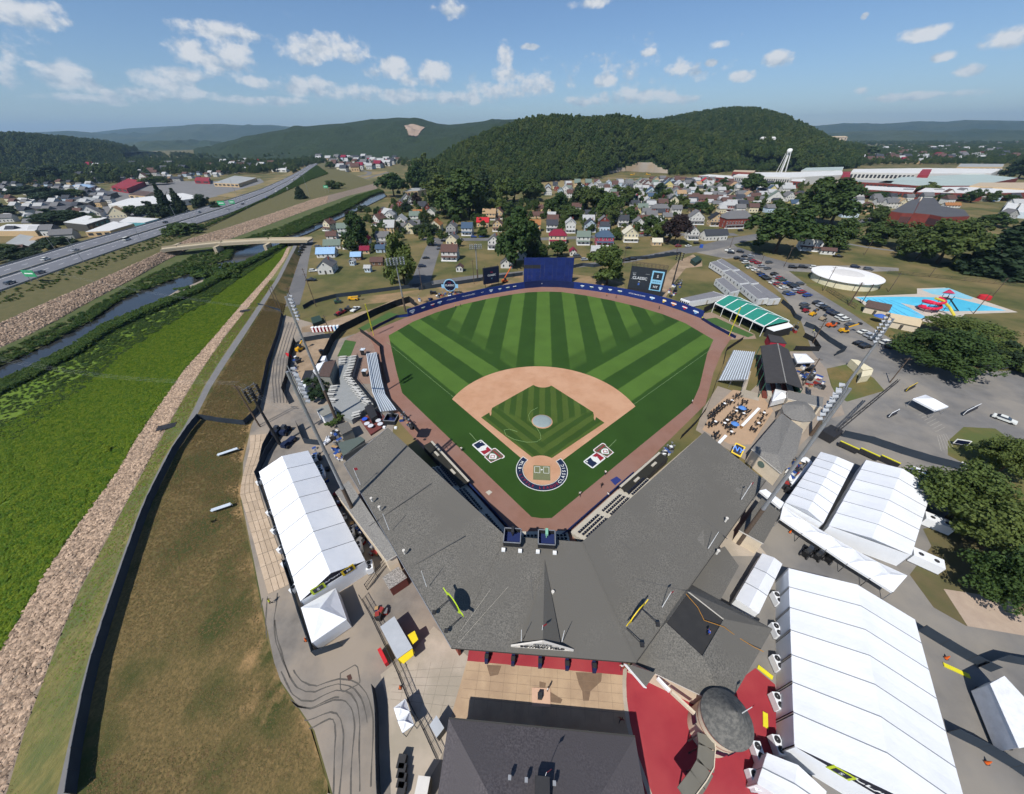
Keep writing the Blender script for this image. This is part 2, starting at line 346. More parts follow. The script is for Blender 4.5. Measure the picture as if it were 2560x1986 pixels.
# ------------------------------------------------------------------ scattered growth (woods, weeds, stones): one object each
def scatter_group(name,srcs,rock=None):
    g=bpy.data.node_groups.new(name,'GeometryNodeTree');g.interface.new_socket('Geometry',in_out='INPUT',socket_type='NodeSocketGeometry');g.interface.new_socket('Geometry',in_out='OUTPUT',socket_type='NodeSocketGeometry')
    n,l=g.nodes,g.links;gi=n.new('NodeGroupInput');go=n.new('NodeGroupOutput');j=n.new('GeometryNodeJoinGeometry')
    if rock is None:
        for o in srcs:
            oi=n.new('GeometryNodeObjectInfo');oi.transform_space='ORIGINAL';oi.inputs['Object'].default_value=o;oi.inputs['As Instance'].default_value=True
            l.new(oi.outputs['Geometry'],j.inputs[0])
    else:
        for sd_ in (1.0,5.0,9.0):
            ic=n.new('GeometryNodeMeshIcoSphere');ic.inputs['Radius'].default_value=.5;ic.inputs['Subdivisions'].default_value=2
            no=n.new('ShaderNodeTexNoise');no.noise_dimensions='4D';no.inputs['W'].default_value=sd_;no.inputs['Scale'].default_value=1.6;no.inputs['Detail'].default_value=2
            sb=n.new('ShaderNodeVectorMath');sb.operation='SUBTRACT';sb.inputs[1].default_value=(.5,.5,.5);l.new(no.outputs['Color'],sb.inputs[0])
            mu=n.new('ShaderNodeVectorMath');mu.operation='MULTIPLY';mu.inputs[1].default_value=(1.3,1.3,.8);l.new(sb.outputs[0],mu.inputs[0])
            sp=n.new('GeometryNodeSetPosition');l.new(ic.outputs[0],sp.inputs['Geometry']);l.new(mu.outputs[0],sp.inputs['Offset'])
            sm=n.new('GeometryNodeSetMaterial');sm.inputs['Material'].default_value=rock;l.new(sp.outputs[0],sm.inputs[0])
            ti=n.new('GeometryNodeGeometryToInstance');l.new(sm.outputs[0],ti.inputs[0]);l.new(ti.outputs[0],j.inputs[0])
    ins=n.new('GeometryNodeInstanceOnPoints');l.new(gi.outputs[0],ins.inputs['Points']);l.new(j.outputs[0],ins.inputs['Instance']);ins.inputs['Pick Instance'].default_value=True
    def attr(nm,t):
        a=n.new('GeometryNodeInputNamedAttribute');a.data_type=t;a.inputs['Name'].default_value=nm
        return next(o for o in a.outputs if o.enabled and o.name=='Attribute')
    l.new(attr('idx','INT'),ins.inputs['Instance Index']);l.new(attr('sc','FLOAT_VECTOR'),ins.inputs['Scale'])
    rv=attr('rot','FLOAT_VECTOR');er=n.new('FunctionNodeEulerToRotation');l.new(rv,er.inputs[0]);l.new(er.outputs[0],ins.inputs['Rotation'])
    l.new(ins.outputs[0],go.inputs[0]);return g
def scatter(name,label,cat,pts,scales,srcs=None,rock=None,tilt=.0,nsrc=None):
    n=len(pts);me=bpy.data.meshes.new(name);me.from_pydata([tuple(p) for p in pts],[],[])
    rng=np.random.default_rng(n);k=nsrc or (3 if rock is not None else len(srcs))
    a=me.attributes.new('idx','INT','POINT');a.data.foreach_set('value',rng.integers(0,k,n).astype(np.int32))
    a=me.attributes.new('sc','FLOAT_VECTOR','POINT');a.data.foreach_set('vector',np.array(scales,dtype=np.float32).ravel())
    rt_=rng.random((n,3))*np.array([2*tilt,2*tilt,6.28])-np.array([tilt,tilt,0]);a=me.attributes.new('rot','FLOAT_VECTOR','POINT');a.data.foreach_set('vector',rt_.astype(np.float32).ravel())
    if rock is not None:me.materials.append(rock)
    o=link(name,me,None,label,cat,None,'stuff');md=o.modifiers.new('scatter','NODES');md.node_group=scatter_group(name,srcs,rock);return o
def in_poly(x,y,poly):
    c=False;n=len(poly)
    for i in range(n):
        a,b=poly[i],poly[i-1]
        if (a[1]>y)!=(b[1]>y) and x<(b[0]-a[0])*(y-a[1])/(b[1]-a[1])+a[0]:c=not c
    return c
def fill_points(poly,spacing,seed=0,jitter=.9,z=0.0,avoid=()):
    rng=random.Random(seed);xs=[p[0] for p in poly];ys=[p[1] for p in poly];out=[]
    x=min(xs)
    while x<max(xs):
        y=min(ys)
        while y<max(ys):
            a=x+rng.uniform(-.5,.5)*spacing*jitter;b=y+rng.uniform(-.5,.5)*spacing*jitter
            if in_poly(a,b,poly) and not any(in_poly(a,b,q) for q in avoid):out.append((a,b,z))
            y+=spacing
        x+=spacing
    return out
def resample(line,n):
    L=[0]
    for a,b in zip(line,line[1:]):L.append(L[-1]+(Vector(b)-Vector(a)).length)
    out=[];j=0
    for k in range(n):
        s=L[-1]*k/(n-1)
        while j<len(L)-2 and L[j+1]<s:j+=1
        t=(s-L[j])/max(L[j+1]-L[j],1e-9);out.append(Vector(line[j]).lerp(Vector(line[j+1]),t))
    return out
def near_y(line,y):  # point of a south-north line at that y
    for a,b in zip(line,line[1:]):
        if min(a[1],b[1])<=y<=max(a[1],b[1]) and a[1]!=b[1]:
            return Vector(a).lerp(Vector(b),(y-a[1])/(b[1]-a[1]))
    return Vector(line[0]) if y<line[0][1] else Vector(line[-1])
# ------------------------------------------------------------------ the land: valley floor, levee, creek, highway
G_DRY=mat('dry_grass',(.18,.13,.05),(.115,.10,.032),scale=.35,rough=1,bump=.08,bscale=3,col3=(.085,.105,.030),scale3=.045,contrast=1.2)
G_TOWN=mat('town_grass',(.105,.10,.032),(.055,.068,.020),scale=.10,rough=1,col3=(.17,.13,.055),scale3=.03,contrast=1.4)
G_PARK=mat('park_grass',(.085,.108,.036),(.055,.082,.026),scale=.25,rough=1,bump=.06,bscale=2,col3=(.185,.145,.070),scale3=.035)
G_LEVEE=mat('levee_grass',(.20,.140,.055),(.105,.082,.030),scale=2.6,rough=1,bump=.12,bscale=4,col3=(.055,.064,.017),scale3=.14,contrast=1.5,stretch=(1,.75,1),edge=((.32,.205,.09),.02))
G_STRIP=mat('levee_strip_grass',(.19,.165,.058),(.11,.11,.036),scale=1.2,rough=1,bump=.10,bscale=4,col3=(.095,.115,.038),scale3=.15,contrast=1.4,stretch=(1,.4,1))
G_FLOOD=mat('flood_meadow',(.105,.175,.014),(.085,.15,.013),scale=.5,rough=1,bump=.35,bscale=1.2,col3=(.12,.175,.022),scale3=.045)
G_BANK=mat('bank_grass',(.055,.085,.022),(.10,.10,.04),scale=.2,rough=1,bump=.2,bscale=1)
G_BERM=mat('berm_grass',(.125,.108,.045),(.085,.085,.032),scale=.3,rough=1,bump=.15,bscale=2)
ASPH=mat('asphalt',(.145,.140,.132),(.115,.112,.106),scale=.25,rough=.95,bump=.01,bscale=12,col3=(.175,.165,.15),scale3=.06)
ROADM=mat('road_asphalt',(.130,.130,.130),(.105,.105,.107),scale=.3,rough=.95,col3=(.155,.150,.145),scale3=.04)
HWYM=mat('highway_asphalt',(.155,.160,.175),(.135,.14,.155),scale=.15,rough=.9)
PATHM=mat('path_asphalt',(.185,.180,.175),(.15,.148,.145),scale=.8,rough=.95)
SAND=mat('sandy_dirt',(.36,.27,.18),(.28,.20,.13),scale=.5,rough=1,bump=.05,bscale=4,col3=(.22,.16,.10),scale3=.12)
DIRT=mat('orange_dirt',(.30,.20,.11),(.22,.15,.075),scale=.3,rough=1,bump=.06,bscale=4,col3=(.15,.125,.055),scale3=.07)
CONC=mat('concrete',(.42,.36,.29),(.36,.31,.25),scale=.6,rough=.9,col3=(.32,.28,.22),scale3=.15)
ROCK=mat('riprap_stone',(.42,.305,.215),(.23,.165,.115),scale=.9,rough=.95,objrand=.42)
RIPBED=mat('riprap_bed',(.27,.215,.165),(.16,.125,.095),scale=1.2,rough=1,bump=.4,bscale=1.6)
GRAV=mat('gravel_bar',(.30,.26,.20),(.22,.19,.15),scale=.6,rough=1,bump=.1,bscale=3)
WATER=mat('creek_water',(.022,.026,.028),(.035,.034,.030),scale=.08,rough=.14,spec=.28,bump=.02,bscale=1.5)
WHITE=mat('white_paint',(.78,.78,.76),(.70,.70,.68),scale=2,rough=.7)
def S(*a):  # ('LL', [(x,y),...], 'TL', [...]) at height z -> points
    z=a[-1];out=[]
    for k in range(0,len(a)-1,2):out+=PP(a[k],a[k+1],z)
    return out
def southward(line,y=-230):
    a,b=line[0],line[1];d=(a-b);d=d/abs(d.y);d.x*=.55
    return [a+d*(a.y-y)]+line if a.y>y else line
L0=southward(S('LL',[(1010,1694),(955,1500),(840,1330),(800,1130),(775,1000),(735,800),(740,680),(765,570),(800,480),(812,430),(838,330),(866,230),(885,150),(905,90),(925,30)],0.0))
ZL=3.2
L1=southward(S('LL',[(228,1694),(245,1560),(273,1400),(300,1280),(330,1180),(388,1000),(428,880),(458,800),(532,650),(575,585),(605,530),(645,450),(695,370),(742,300),(806,200),(856,120),(886,60),(908,18)],ZL))
L2=southward(S('LL',[(182,1694),(205,1560),(240,1400),(268,1280),(300,1180),(362,1000),(405,880),(437,800),(510,650),(556,585),(586,530),(624,450),(673,370),(721,300),(790,200),(844,120),(875,60),(897,18)],ZL))
L3=southward(S('LL',[(20,1694),(75,1500),(150,1300),(228,1100),(335,900),(388,800),(442,700),(496,600),(552,500),(614,400),(684,300),(764,200),(836,110),(872,60),(890,20)],ZL-.8))
L4=southward(S('LL',[(-210,1694),(-95,1480),(0,1255),(100,1085),(150,1000),(217,900),(292,800),(366,700),(422,600),(492,500),(562,400),(652,300),(738,200),(822,108),(862,58),(880,20)],-.8))
L5=southward(S('LL',[(-420,700),(-200,560),(0,445),(100,400),(240,330),(330,270),(440,222),(520,190),(600,160),(680,115),(740,85),(800,58)],'TL',[(1560,1345)],'H1',[(60,690),(130,668),(290,590),(430,520),(580,450),(730,380),(850,318),(960,262),(1000,235)],-1.8),-100)
L6=southward(S('LL',[(-420,590),(-200,475),(0,385),(100,340),(200,290),(290,240),(340,200),(410,165),(480,140),(560,110),(640,75),(700,60)],'TL',[(1270,1370),(1400,1330),(1560,1292)],'H1',[(0,628),(200,540),(360,460),(560,370),(700,290),(790,230),(900,190),(960,180)],-1.8),-100)
L7=southward(S('LL',[(-420,520),(-200,420),(0,330),(90,290),(170,248),(240,208),(330,160),(420,113),(490,72),(540,48)],'TL',[(1010,1368),(1260,1305),(1500,1215),(1700,1140),(1900,1070),(2060,1030)],-.9),-60)
L8=southward(S('TL',[(-500,1990),(-150,1830),(230,1660),(500,1545),(780,1420),(870,1378),(960,1335),(1030,1305),(1250,1240),(1500,1160),(1700,1090),(1900,1040),(2050,1000)],3.0),-20)
ZH=4.6
HW=PP('TL',[(-700,1830),(-350,1712),(0,1595),(230,1512),(460,1430),(680,1353),(870,1290),(1060,1230),(1250,1170),(1380,1115),(1500,1060),(1590,1005),(1650,960),(1700,922),(1752,884)],ZH)
HE=PP('TL',[(-700,1640),(-350,1552),(0,1455),(230,1387),(460,1318),(680,1258),(870,1204),(1030,1158),(1180,1112),(1300,1075),(1430,1032),(1540,984),(1625,940),(1675,910),(1738,874)],ZH)
far=15500
sheet('ground',[(-21000,-6000),(21000,-6000),(21000,far),(-21000,far)],-3.4,G_TOWN)
i5=next(i for i,p in enumerate(L5) if p.y>L0[-1].y+3)
E_END=L5[-1]
EASTP=[(p.x,p.y) for p in L0]+[(p.x,p.y) for p in L5[i5:]]+[(-1500,far),(20000,far),(20000,-5000),(L0[0].x,-5000)]
sheet('town_ground',EASTP,0.0,G_TOWN)
WESTP=[(p.x,p.y) for p in HE]+[(HW[-1].x,HW[-1].y),(L8[-1].x,L8[-1].y),(L7[-1].x,L7[-1].y),(L6[-1].x,L6[-1].y),(E_END.x,E_END.y),(-1500,far),(-20000,far),(-20000,-5000),(HE[0].x,-5000)]
sheet('town_ground',WESTP,0.0,G_TOWN)
def band(name,A,B,m,kind='structure',rows=3,n=70,bumpy=0.0,sag=0.0,**k):
    a_,b_=resample(A,n),resample(B,n);mb=MB()
    for r in range(rows+1):
        t=r/rows
        for p,q in zip(a_,b_):
            v=p.lerp(q,t);e=sin(pi*t);mb.v.append((v.x,v.y,v.z-sag*e+bumpy*e*mnoise.noise(Vector((v.x/6,v.y/6,3)))))
    for r in range(rows):
        for i in range(n-1):mb.f.append((r*n+i,(r+1)*n+i,(r+1)*n+i+1,r*n+i+1));mb.m.append(0)
    o=mb.build(name,m,None,kind=kind,smooth=True,**k);at=o.data.attributes.new('across','FLOAT','POINT');at.data.foreach_set('value',[r/rows for r in range(rows+1) for _ in range(n)]);return o
band('levee_slope',L0,L1,G_LEVEE,rows=8);band('levee_path',L1,L2,PATHM);band('levee_verge',L2,L3,G_STRIP)
band('riprap_bed',L3,L4,RIPBED,rows=5,bumpy=.3)
MID5=[p for p in L5];
L5N=[p for p in L5 if p.y<L4[-1].y+8]
band('flood_meadow',L4,L5N,G_FLOOD,rows=14,n=110)
sheet('creek_water',[(p.x+1.2,p.y,0) for p in L5]+[(p.x-1.2,p.y,0) for p in reversed(L6)],-2.0,WATER)
band('creek_bank',L6,L7,G_BANK,rows=5,bumpy=.3);band('riprap_bed',L7,L8,RIPBED,rows=4,bumpy=.2)
band('highway_berm',L8,HW,G_BERM,rows=4,bumpy=.4)
mb=MB();mb.poly(HW+list(reversed(HE)));n_=len(HE)
mb.add([tuple(p) for p in HE]+[(p.x-9*(q.y-o.y)/(q-o).length,p.y+9*(q.x-o.x)/(q-o).length,-.02) for p,o,q in zip(HE,[HE[0]]+HE[:-1],HE[1:]+[HE[-1]])],[(i+1,i,i+n_,i+1+n_) for i in range(n_-1)],1)
struct('highway',mb,[HWYM,G_BERM])
# creek wall on the town side beyond the bridge
mb=MB();W5=L5[i5:]
for a,b in zip(W5,W5[1:]):mb.bar((a.x,a.y,-.6),(b.x,b.y,-.6),.5,2.6)
struct('creek_wall',mb,flat_mat('wall_dark','#3b3a36'))
# highway markings and barriers
def lerpline(A,B,t):return [a.lerp(b,t) for a,b in zip(A,B)]
def stripe(mb,line,wd,z,dash=None,n=140):
    pts=resample(line,n)
    for i in range(len(pts)-1):
        if dash and i%dash[0]>=dash[1]:continue
        a,b=pts[i],pts[i+1];d=(b-a);nrm=Vector((-d.y,d.x,0)).normalized()*wd/2
        mb.add([a+nrm+Vector((0,0,z)),a-nrm+Vector((0,0,z)),b-nrm+Vector((0,0,z)),b+nrm+Vector((0,0,z))],[(0,1,2,3)])
mb=MB()
for t in (.06,.44,.56,.94):stripe(mb,lerpline(HW,HE,t),.35,.02)
for t in (.25,.75):stripe(mb,lerpline(HW,HE,t),.3,.02,(3,1),360)
struct('highway_marking',mb,WHITE)
BARR=flat_mat('barrier_concrete','#a39d90');RAIL=mat('guard_rail_steel',(.35,.35,.34),rough=.5,metal=.6)
def rail(name,label,line,h,wd,m,z=0):
    pts=resample(line,60);mb=MB()
    for a,b in zip(pts,pts[1:]):mb.bar(a+Vector((0,0,h/2+z)),b+Vector((0,0,h/2+z)),wd,h)
    mb.build(name,m,None,label=label,cat='barrier')
rail('median_barrier','low concrete barrier along the middle of the highway',lerpline(HW,HE,.5),.8,.5,BARR)
rail('guard_rail','steel guard rail along the creek side of the highway',lerpline(HW,HE,.01),.7,.25,RAIL)
rail('guard_rail','steel guard rail along the town side of the highway',lerpline(HW,HE,.99),.7,.25,RAIL)
# ramps and side roads round the interchange
def road(name,s,pts,wd,m=None,z=.03):
    ps=[P(s,a,b,z) for a,b in pts];ps=resample(ps,max(6,len(ps)*3));mb=MB();L_,R_=[],[]
    for i,p in enumerate(ps):
        d=(ps[min(i+1,len(ps)-1)]-ps[max(i-1,0)]);nrm=Vector((-d.y,d.x,0)).normalized()*wd/2;L_.append(p+nrm);R_.append(p-nrm)
    mb.add(L_+R_,[(i,i+len(ps),i+len(ps)+1,i+1) for i in range(len(ps)-1)]);return struct(name,mb,m or ROADM)
road('ramp_road','TL',[(1830,985),(1800,950),(1778,905),(1760,878),(1770,862)],9)
road('ramp_road','TL',[(1300,1065),(1400,1055),(1420,1070),(1330,1105)],7)
road('side_road','TL',[(1900,975),(2010,955),(2020,940),(1960,930)],10)
road('side_road','TL',[(1640,1050),(1800,1010),(1960,985),(2120,940)],9)
sheet('interchange_ground',PP('TL',[(1180,1070),(1400,1010),(1560,950),(1690,880),(1740,862),(1830,900),(1900,940),(2110,930),(2120,960),(1900,1010),(1700,1060),(1500,1060),(1380,1090)]),.015,mat('interchange_grass',(.27,.20,.095),(.20,.155,.07),scale=.05,rough=1,col3=(.13,.12,.05),scale3=.02))
sheet('sidings_lot',PP('TL',[(560,1100),(620,1010),(900,990),(1250,990),(1420,975),(1450,1000),(1250,1060),(1000,1110),(800,1180),(560,1250)]),.01,mat('lot_asphalt',(.19,.185,.18),(.15,.148,.142),scale=.08,rough=.95))
# ------------------------------------------------------------------ hills round the valley
HILLM=mat('hill_forest',(.030,.050,.016),(.010,.020,.007),scale=.07,rough=1,bump=7,bscale=.09,col3=(.020,.036,.012),scale3=.008,contrast=1.8)
FARM=mat('mountain_forest',(.030,.050,.022),(.020,.036,.016),scale=.004,rough=1,bump=14,bscale=.02,col3=(.045,.060,.026),scale3=.0012)
def hill(name,base,ridge,m,rows=14,cols=60,back=700,rough=10,power=.8,seed=0):
    """base and ridge: south-facing foot and crest as points; returns a grid of points"""
    B=resample(base,cols);T=resample(ridge,cols);grid=[]
    for r in range(rows+1):
        t=r/rows;row=[]
        for c in range(cols):
            p=B[c].lerp(T[c],t);zz=B[c].z+(T[c].z-B[c].z)*(sin(t*pi/2)**power)
            nz=mnoise.fractal(Vector((p.x/160+seed,p.y/160,seed)),1.0,2.0,4)*rough*sin(min(t*1.2,1)*pi)**.7
            row.append(Vector((p.x,p.y,zz+nz)))
        grid.append(row)
    for k,f in ((.35,.93),(.7,.6),(1.0,0.0)):
        grid.append([Vector((T[c].x+(T[c].x-CAM.x)/1000*back*k*.4,T[c].y+back*k,T[c].z*f-(2 if f==0 else 0))) for c in range(cols)])
    mb=MB();n=cols
    for row in grid:mb.v+=[tuple(p) for p in row]
    for r in range(len(grid)-1):
        for c in range(cols-1):mb.f.append((r*n+c,r*n+c+1,(r+1)*n+c+1,(r+1)*n+c));mb.m.append(0)
    mb.build(name,m,None,kind='structure',smooth=True);return grid
def foot(pts):return [Vector((CAM.x+ray('D',x,330).xy.normalized().x*d,CAM.y+ray('D',x,330).xy.normalized().y*d,-1)) for x,d in pts]
def ridge(pts,dist,drop=0):return [Q('D',x,y+drop,dist if not isinstance(dist,tuple) else dist[0]+(dist[1]-dist[0])*i/(len(pts)-1)) for i,(x,y) in enumerate(pts)]
h_front=hill('wooded_hill',PP('D',[(900,402),(960,404),(1030,402),(1090,395),(1170,387),(1260,379),(1330,366),(1420,371),(1500,371),(1600,362),(1700,350)]),
               ridge([(905,384),(940,354),(985,326),(1040,302),(1100,281),(1140,270),(1200,268),(1250,273),(1310,267),(1360,276),(1420,288),(1500,312),(1600,335),(1700,344)],(900,1100)),HILLM,rough=9,seed=1)
h_back=hill('wooded_hill',foot([(1280,1150),(1450,1150),(1600,1080),(1720,1080),(1780,1150),(1840,1250)]),
              ridge([(1280,280),(1340,272),(1400,267),(1480,253),(1530,246),(1580,244),(1620,249),(1660,261),(1700,277),(1732,293),(1768,309),(1805,319),(1840,322)],(2000,1900)),HILLM,rough=9,seed=2)
h_mid=hill('wooded_hill',foot([(400,2100),(560,2000),(700,1900),(850,1800),(960,1700),(1100,1600),(1200,1600)]),
     ridge([(425,320),(480,304),(530,291),(580,281),(640,272),(700,266),(760,263),(800,257),(850,252),(890,254),(930,264),(960,267),(1010,263),(1060,256),(1100,257),(1200,262)],3000),HILLM,rough=30,back=1500,seed=3,rows=18,cols=90)
hill('wooded_hill',foot([(500,1900),(600,1800),(700,1700),(800,1600),(900,1500),(1000,1400)]),
     ridge([(500,334),(580,318),(660,305),(740,298),(800,302),(860,296),(920,288),(1000,284)],2300),HILLM,rough=22,back=500,seed=8)
hill('far_mountain',foot([(-300,7500),(0,7500),(300,7000),(500,7000),(700,7000),(900,7000)]),
     ridge([(-300,284),(0,281),(60,288),(110,285),(150,279),(230,286),(330,284),(370,273),(410,267),(470,265),(520,268),(580,267),(640,273),(760,277),(900,280)],9500),FARM,rough=45,back=2500,seed=4,cols=100)
hill('far_mountain',foot([(200,4300),(300,4000),(420,4000),(560,4300)]),
     ridge([(200,324),(260,314),(320,303),(380,299),(440,301),(500,310),(560,318)],5200),FARM,rough=40,back=1200,seed=5)
h_left=hill('wooded_hill',foot([(-500,1400),(-200,1500),(0,1600),(120,1650),(200,1750),(262,1850)]),
     ridge([(-500,284),(-200,292),(0,297),(60,299),(110,303),(170,309),(220,318),(258,327)],2300),HILLM,rough=14,back=700,seed=6)
hill('far_mountain',foot([(1500,7500),(1700,7500),(1900,7500),(2184,7500),(2500,7500)]),
     ridge([(1500,276),(1650,272),(1740,269),(1800,263),(1880,265),(1960,259),(2010,261),(2060,256),(2120,259),(2184,262),(2300,260),(2500,266)],9800),FARM,rough=45,back=2500,seed=7,cols=90)
hill('far_mountain',foot([(1700,4800),(1900,4800),(2100,4800),(2300,4800),(2500,4800)]),
     ridge([(1700,290),(1800,282),(1900,278),(2000,281),(2100,276),(2200,280),(2500,278)],6200),FARM,rough=35,back=1500,seed=9,cols=70)
# quarry cut and hilltop clearing
EARTH=mat('quarry_earth',(.34,.265,.18),(.24,.185,.13),scale=.05,rough=1,col3=(.29,.26,.22),scale3=.03)
q_clear=[(1288,383),(1300,368),(1322,358),(1345,355),(1362,347),(1392,348),(1408,358),(1430,366),(1440,381)]
def bare_patch(name,grid,rows,poly,m,lift):
    mb=MB();x0,x1=min(p[0] for p in poly)-25,max(p[0] for p in poly)+25
    for r in range(rows):
        for c in range(len(grid[0])-1):
            a,b,c_,d_=grid[r][c],grid[r][c+1],grid[r+1][c],grid[r+1][c+1]
            if not x0<toD(a)[0]<x1:continue
            f=lambda u,v:a.lerp(b,u).lerp(c_.lerp(d_,u),v)+Vector((0,0,lift))
            for i in range(6):
                for k in range(4):
                    if in_poly(*toD(f((i+.5)/6,(k+.5)/4)),poly):mb.add([f(i/6,k/4),f((i+1)/6,k/4),f((i+1)/6,(k+1)/4),f(i/6,(k+1)/4)],[(0,1,2,3)])
    struct(name,mb,m)
bare_patch('quarry_face',h_front,10,q_clear,EARTH,.6)
bare_patch('quarry_clearing',h_mid,17,[(862,268),(878,265),(893,267),(906,272),(898,279),(890,291),(872,289),(868,278)],mat('clearing_earth',(.36,.27,.20),rough=1,scale=.02),4)
# ------------------------------------------------------------------ first trees of each kind (they also seed the woods)
def tree_px(label,s,x,y,wpx,ytop,kind='oak1',leaf=None,name='tree',group=None,xt=None):
    b=P(s,x,y);H=max(3.0,rise(b,s,x if xt is None else xt,ytop));return tree(label,b,H*1.06,wpx*mpp(s,b)*1.02,kind,leaf,name,group)
tree_px('broad round green tree behind the left outfield, hiding the street corner','H1',1190,1200,330,630,'oak1',LEAF_LIGHT,xt=1200)
tree_px('tall leafy tree rising behind the white garage near the blue wall','TC',1185,1005,190,675,'tall1')
tree_px('bushy olive tree between the blue background wall and the big scoreboard','TC',1738,1122,180,890,'tall2',LEAF_LIGHT)
tree_px('very large spreading tree shading the road beside the parking lot entrance','TR',820,835,300,590,'oak2',xt=835)
tree_px('rounded shady tree in front of the brick school at the park edge','H4',790,830,420,590,'oak3',xt=830)
tree_px('pointed dark evergreen beside the highway, taller of the pair','TL',940,1190,75,1010,'spruce1',name='spruce_tree')
tree_px('pointed dark evergreen beside the highway, shorter of the pair','TL',1003,1170,65,1030,'spruce2',name='spruce_tree')
tree('rounded bush on the creek bank beside the gravel bar',P('TL',1120,1520,-1.2),4.5,9,'bush1',name='shrub')
tree('wide low bush at the near end of the creek island',P('TL',1010,1590,-1.2),3,8,'bush2',name='shrub')
def wood_points(grid,spacing,seed,r0=0,r1=None,drop=2.0):
    rng=random.Random(seed);out=[];r1=len(grid)-3 if r1 is None else r1
    for r in range(r0,r1):
        for c in range(len(grid[0])-1):
            a,b,c_,d=grid[r][c],grid[r][c+1],grid[r+1][c],grid[r+1][c+1]
            area=(b-a).length*(c_-a).length;k=area/spacing**2;k=int(k)+(rng.random()<k-int(k))
            for _ in range(k):
                u,v=rng.random(),rng.random();p=a.lerp(b,u).lerp(c_.lerp(d,u),v);out.append((p.x,p.y,p.z-drop))
    return out
def tree_scales(pts,h0,h1,seed=0,wide=.9):
    rng=random.Random(seed);o=[]
    for _ in pts:
        h=rng.uniform(h0,h1);w_=h*rng.uniform(.75,1.15)*wide;o.append((w_,w_,h))
    return o
OAKS=[CROWN_OBJ[k] for k in ('oak1','oak2','oak3','tall1')]
def wood(name,label,pts,h0,h1,seed=0,srcs=None):return scatter(name,label,'woods',pts,tree_scales(pts,h0,h1,seed),srcs or OAKS)
pts=[p for p in wood_points(h_front,8.5,1) if not in_poly(*toD(p),q_clear)]
wood('forest','dense dark green woods covering the long hill behind the houses',pts,13,25,1)
wood('forest','woods on the higher rounded hill behind the factory',wood_points(h_back,14,2),15,26,2)
wood('forest','woods on the low hill at the far left of the valley',wood_points(h_left,17,3),16,26,3)
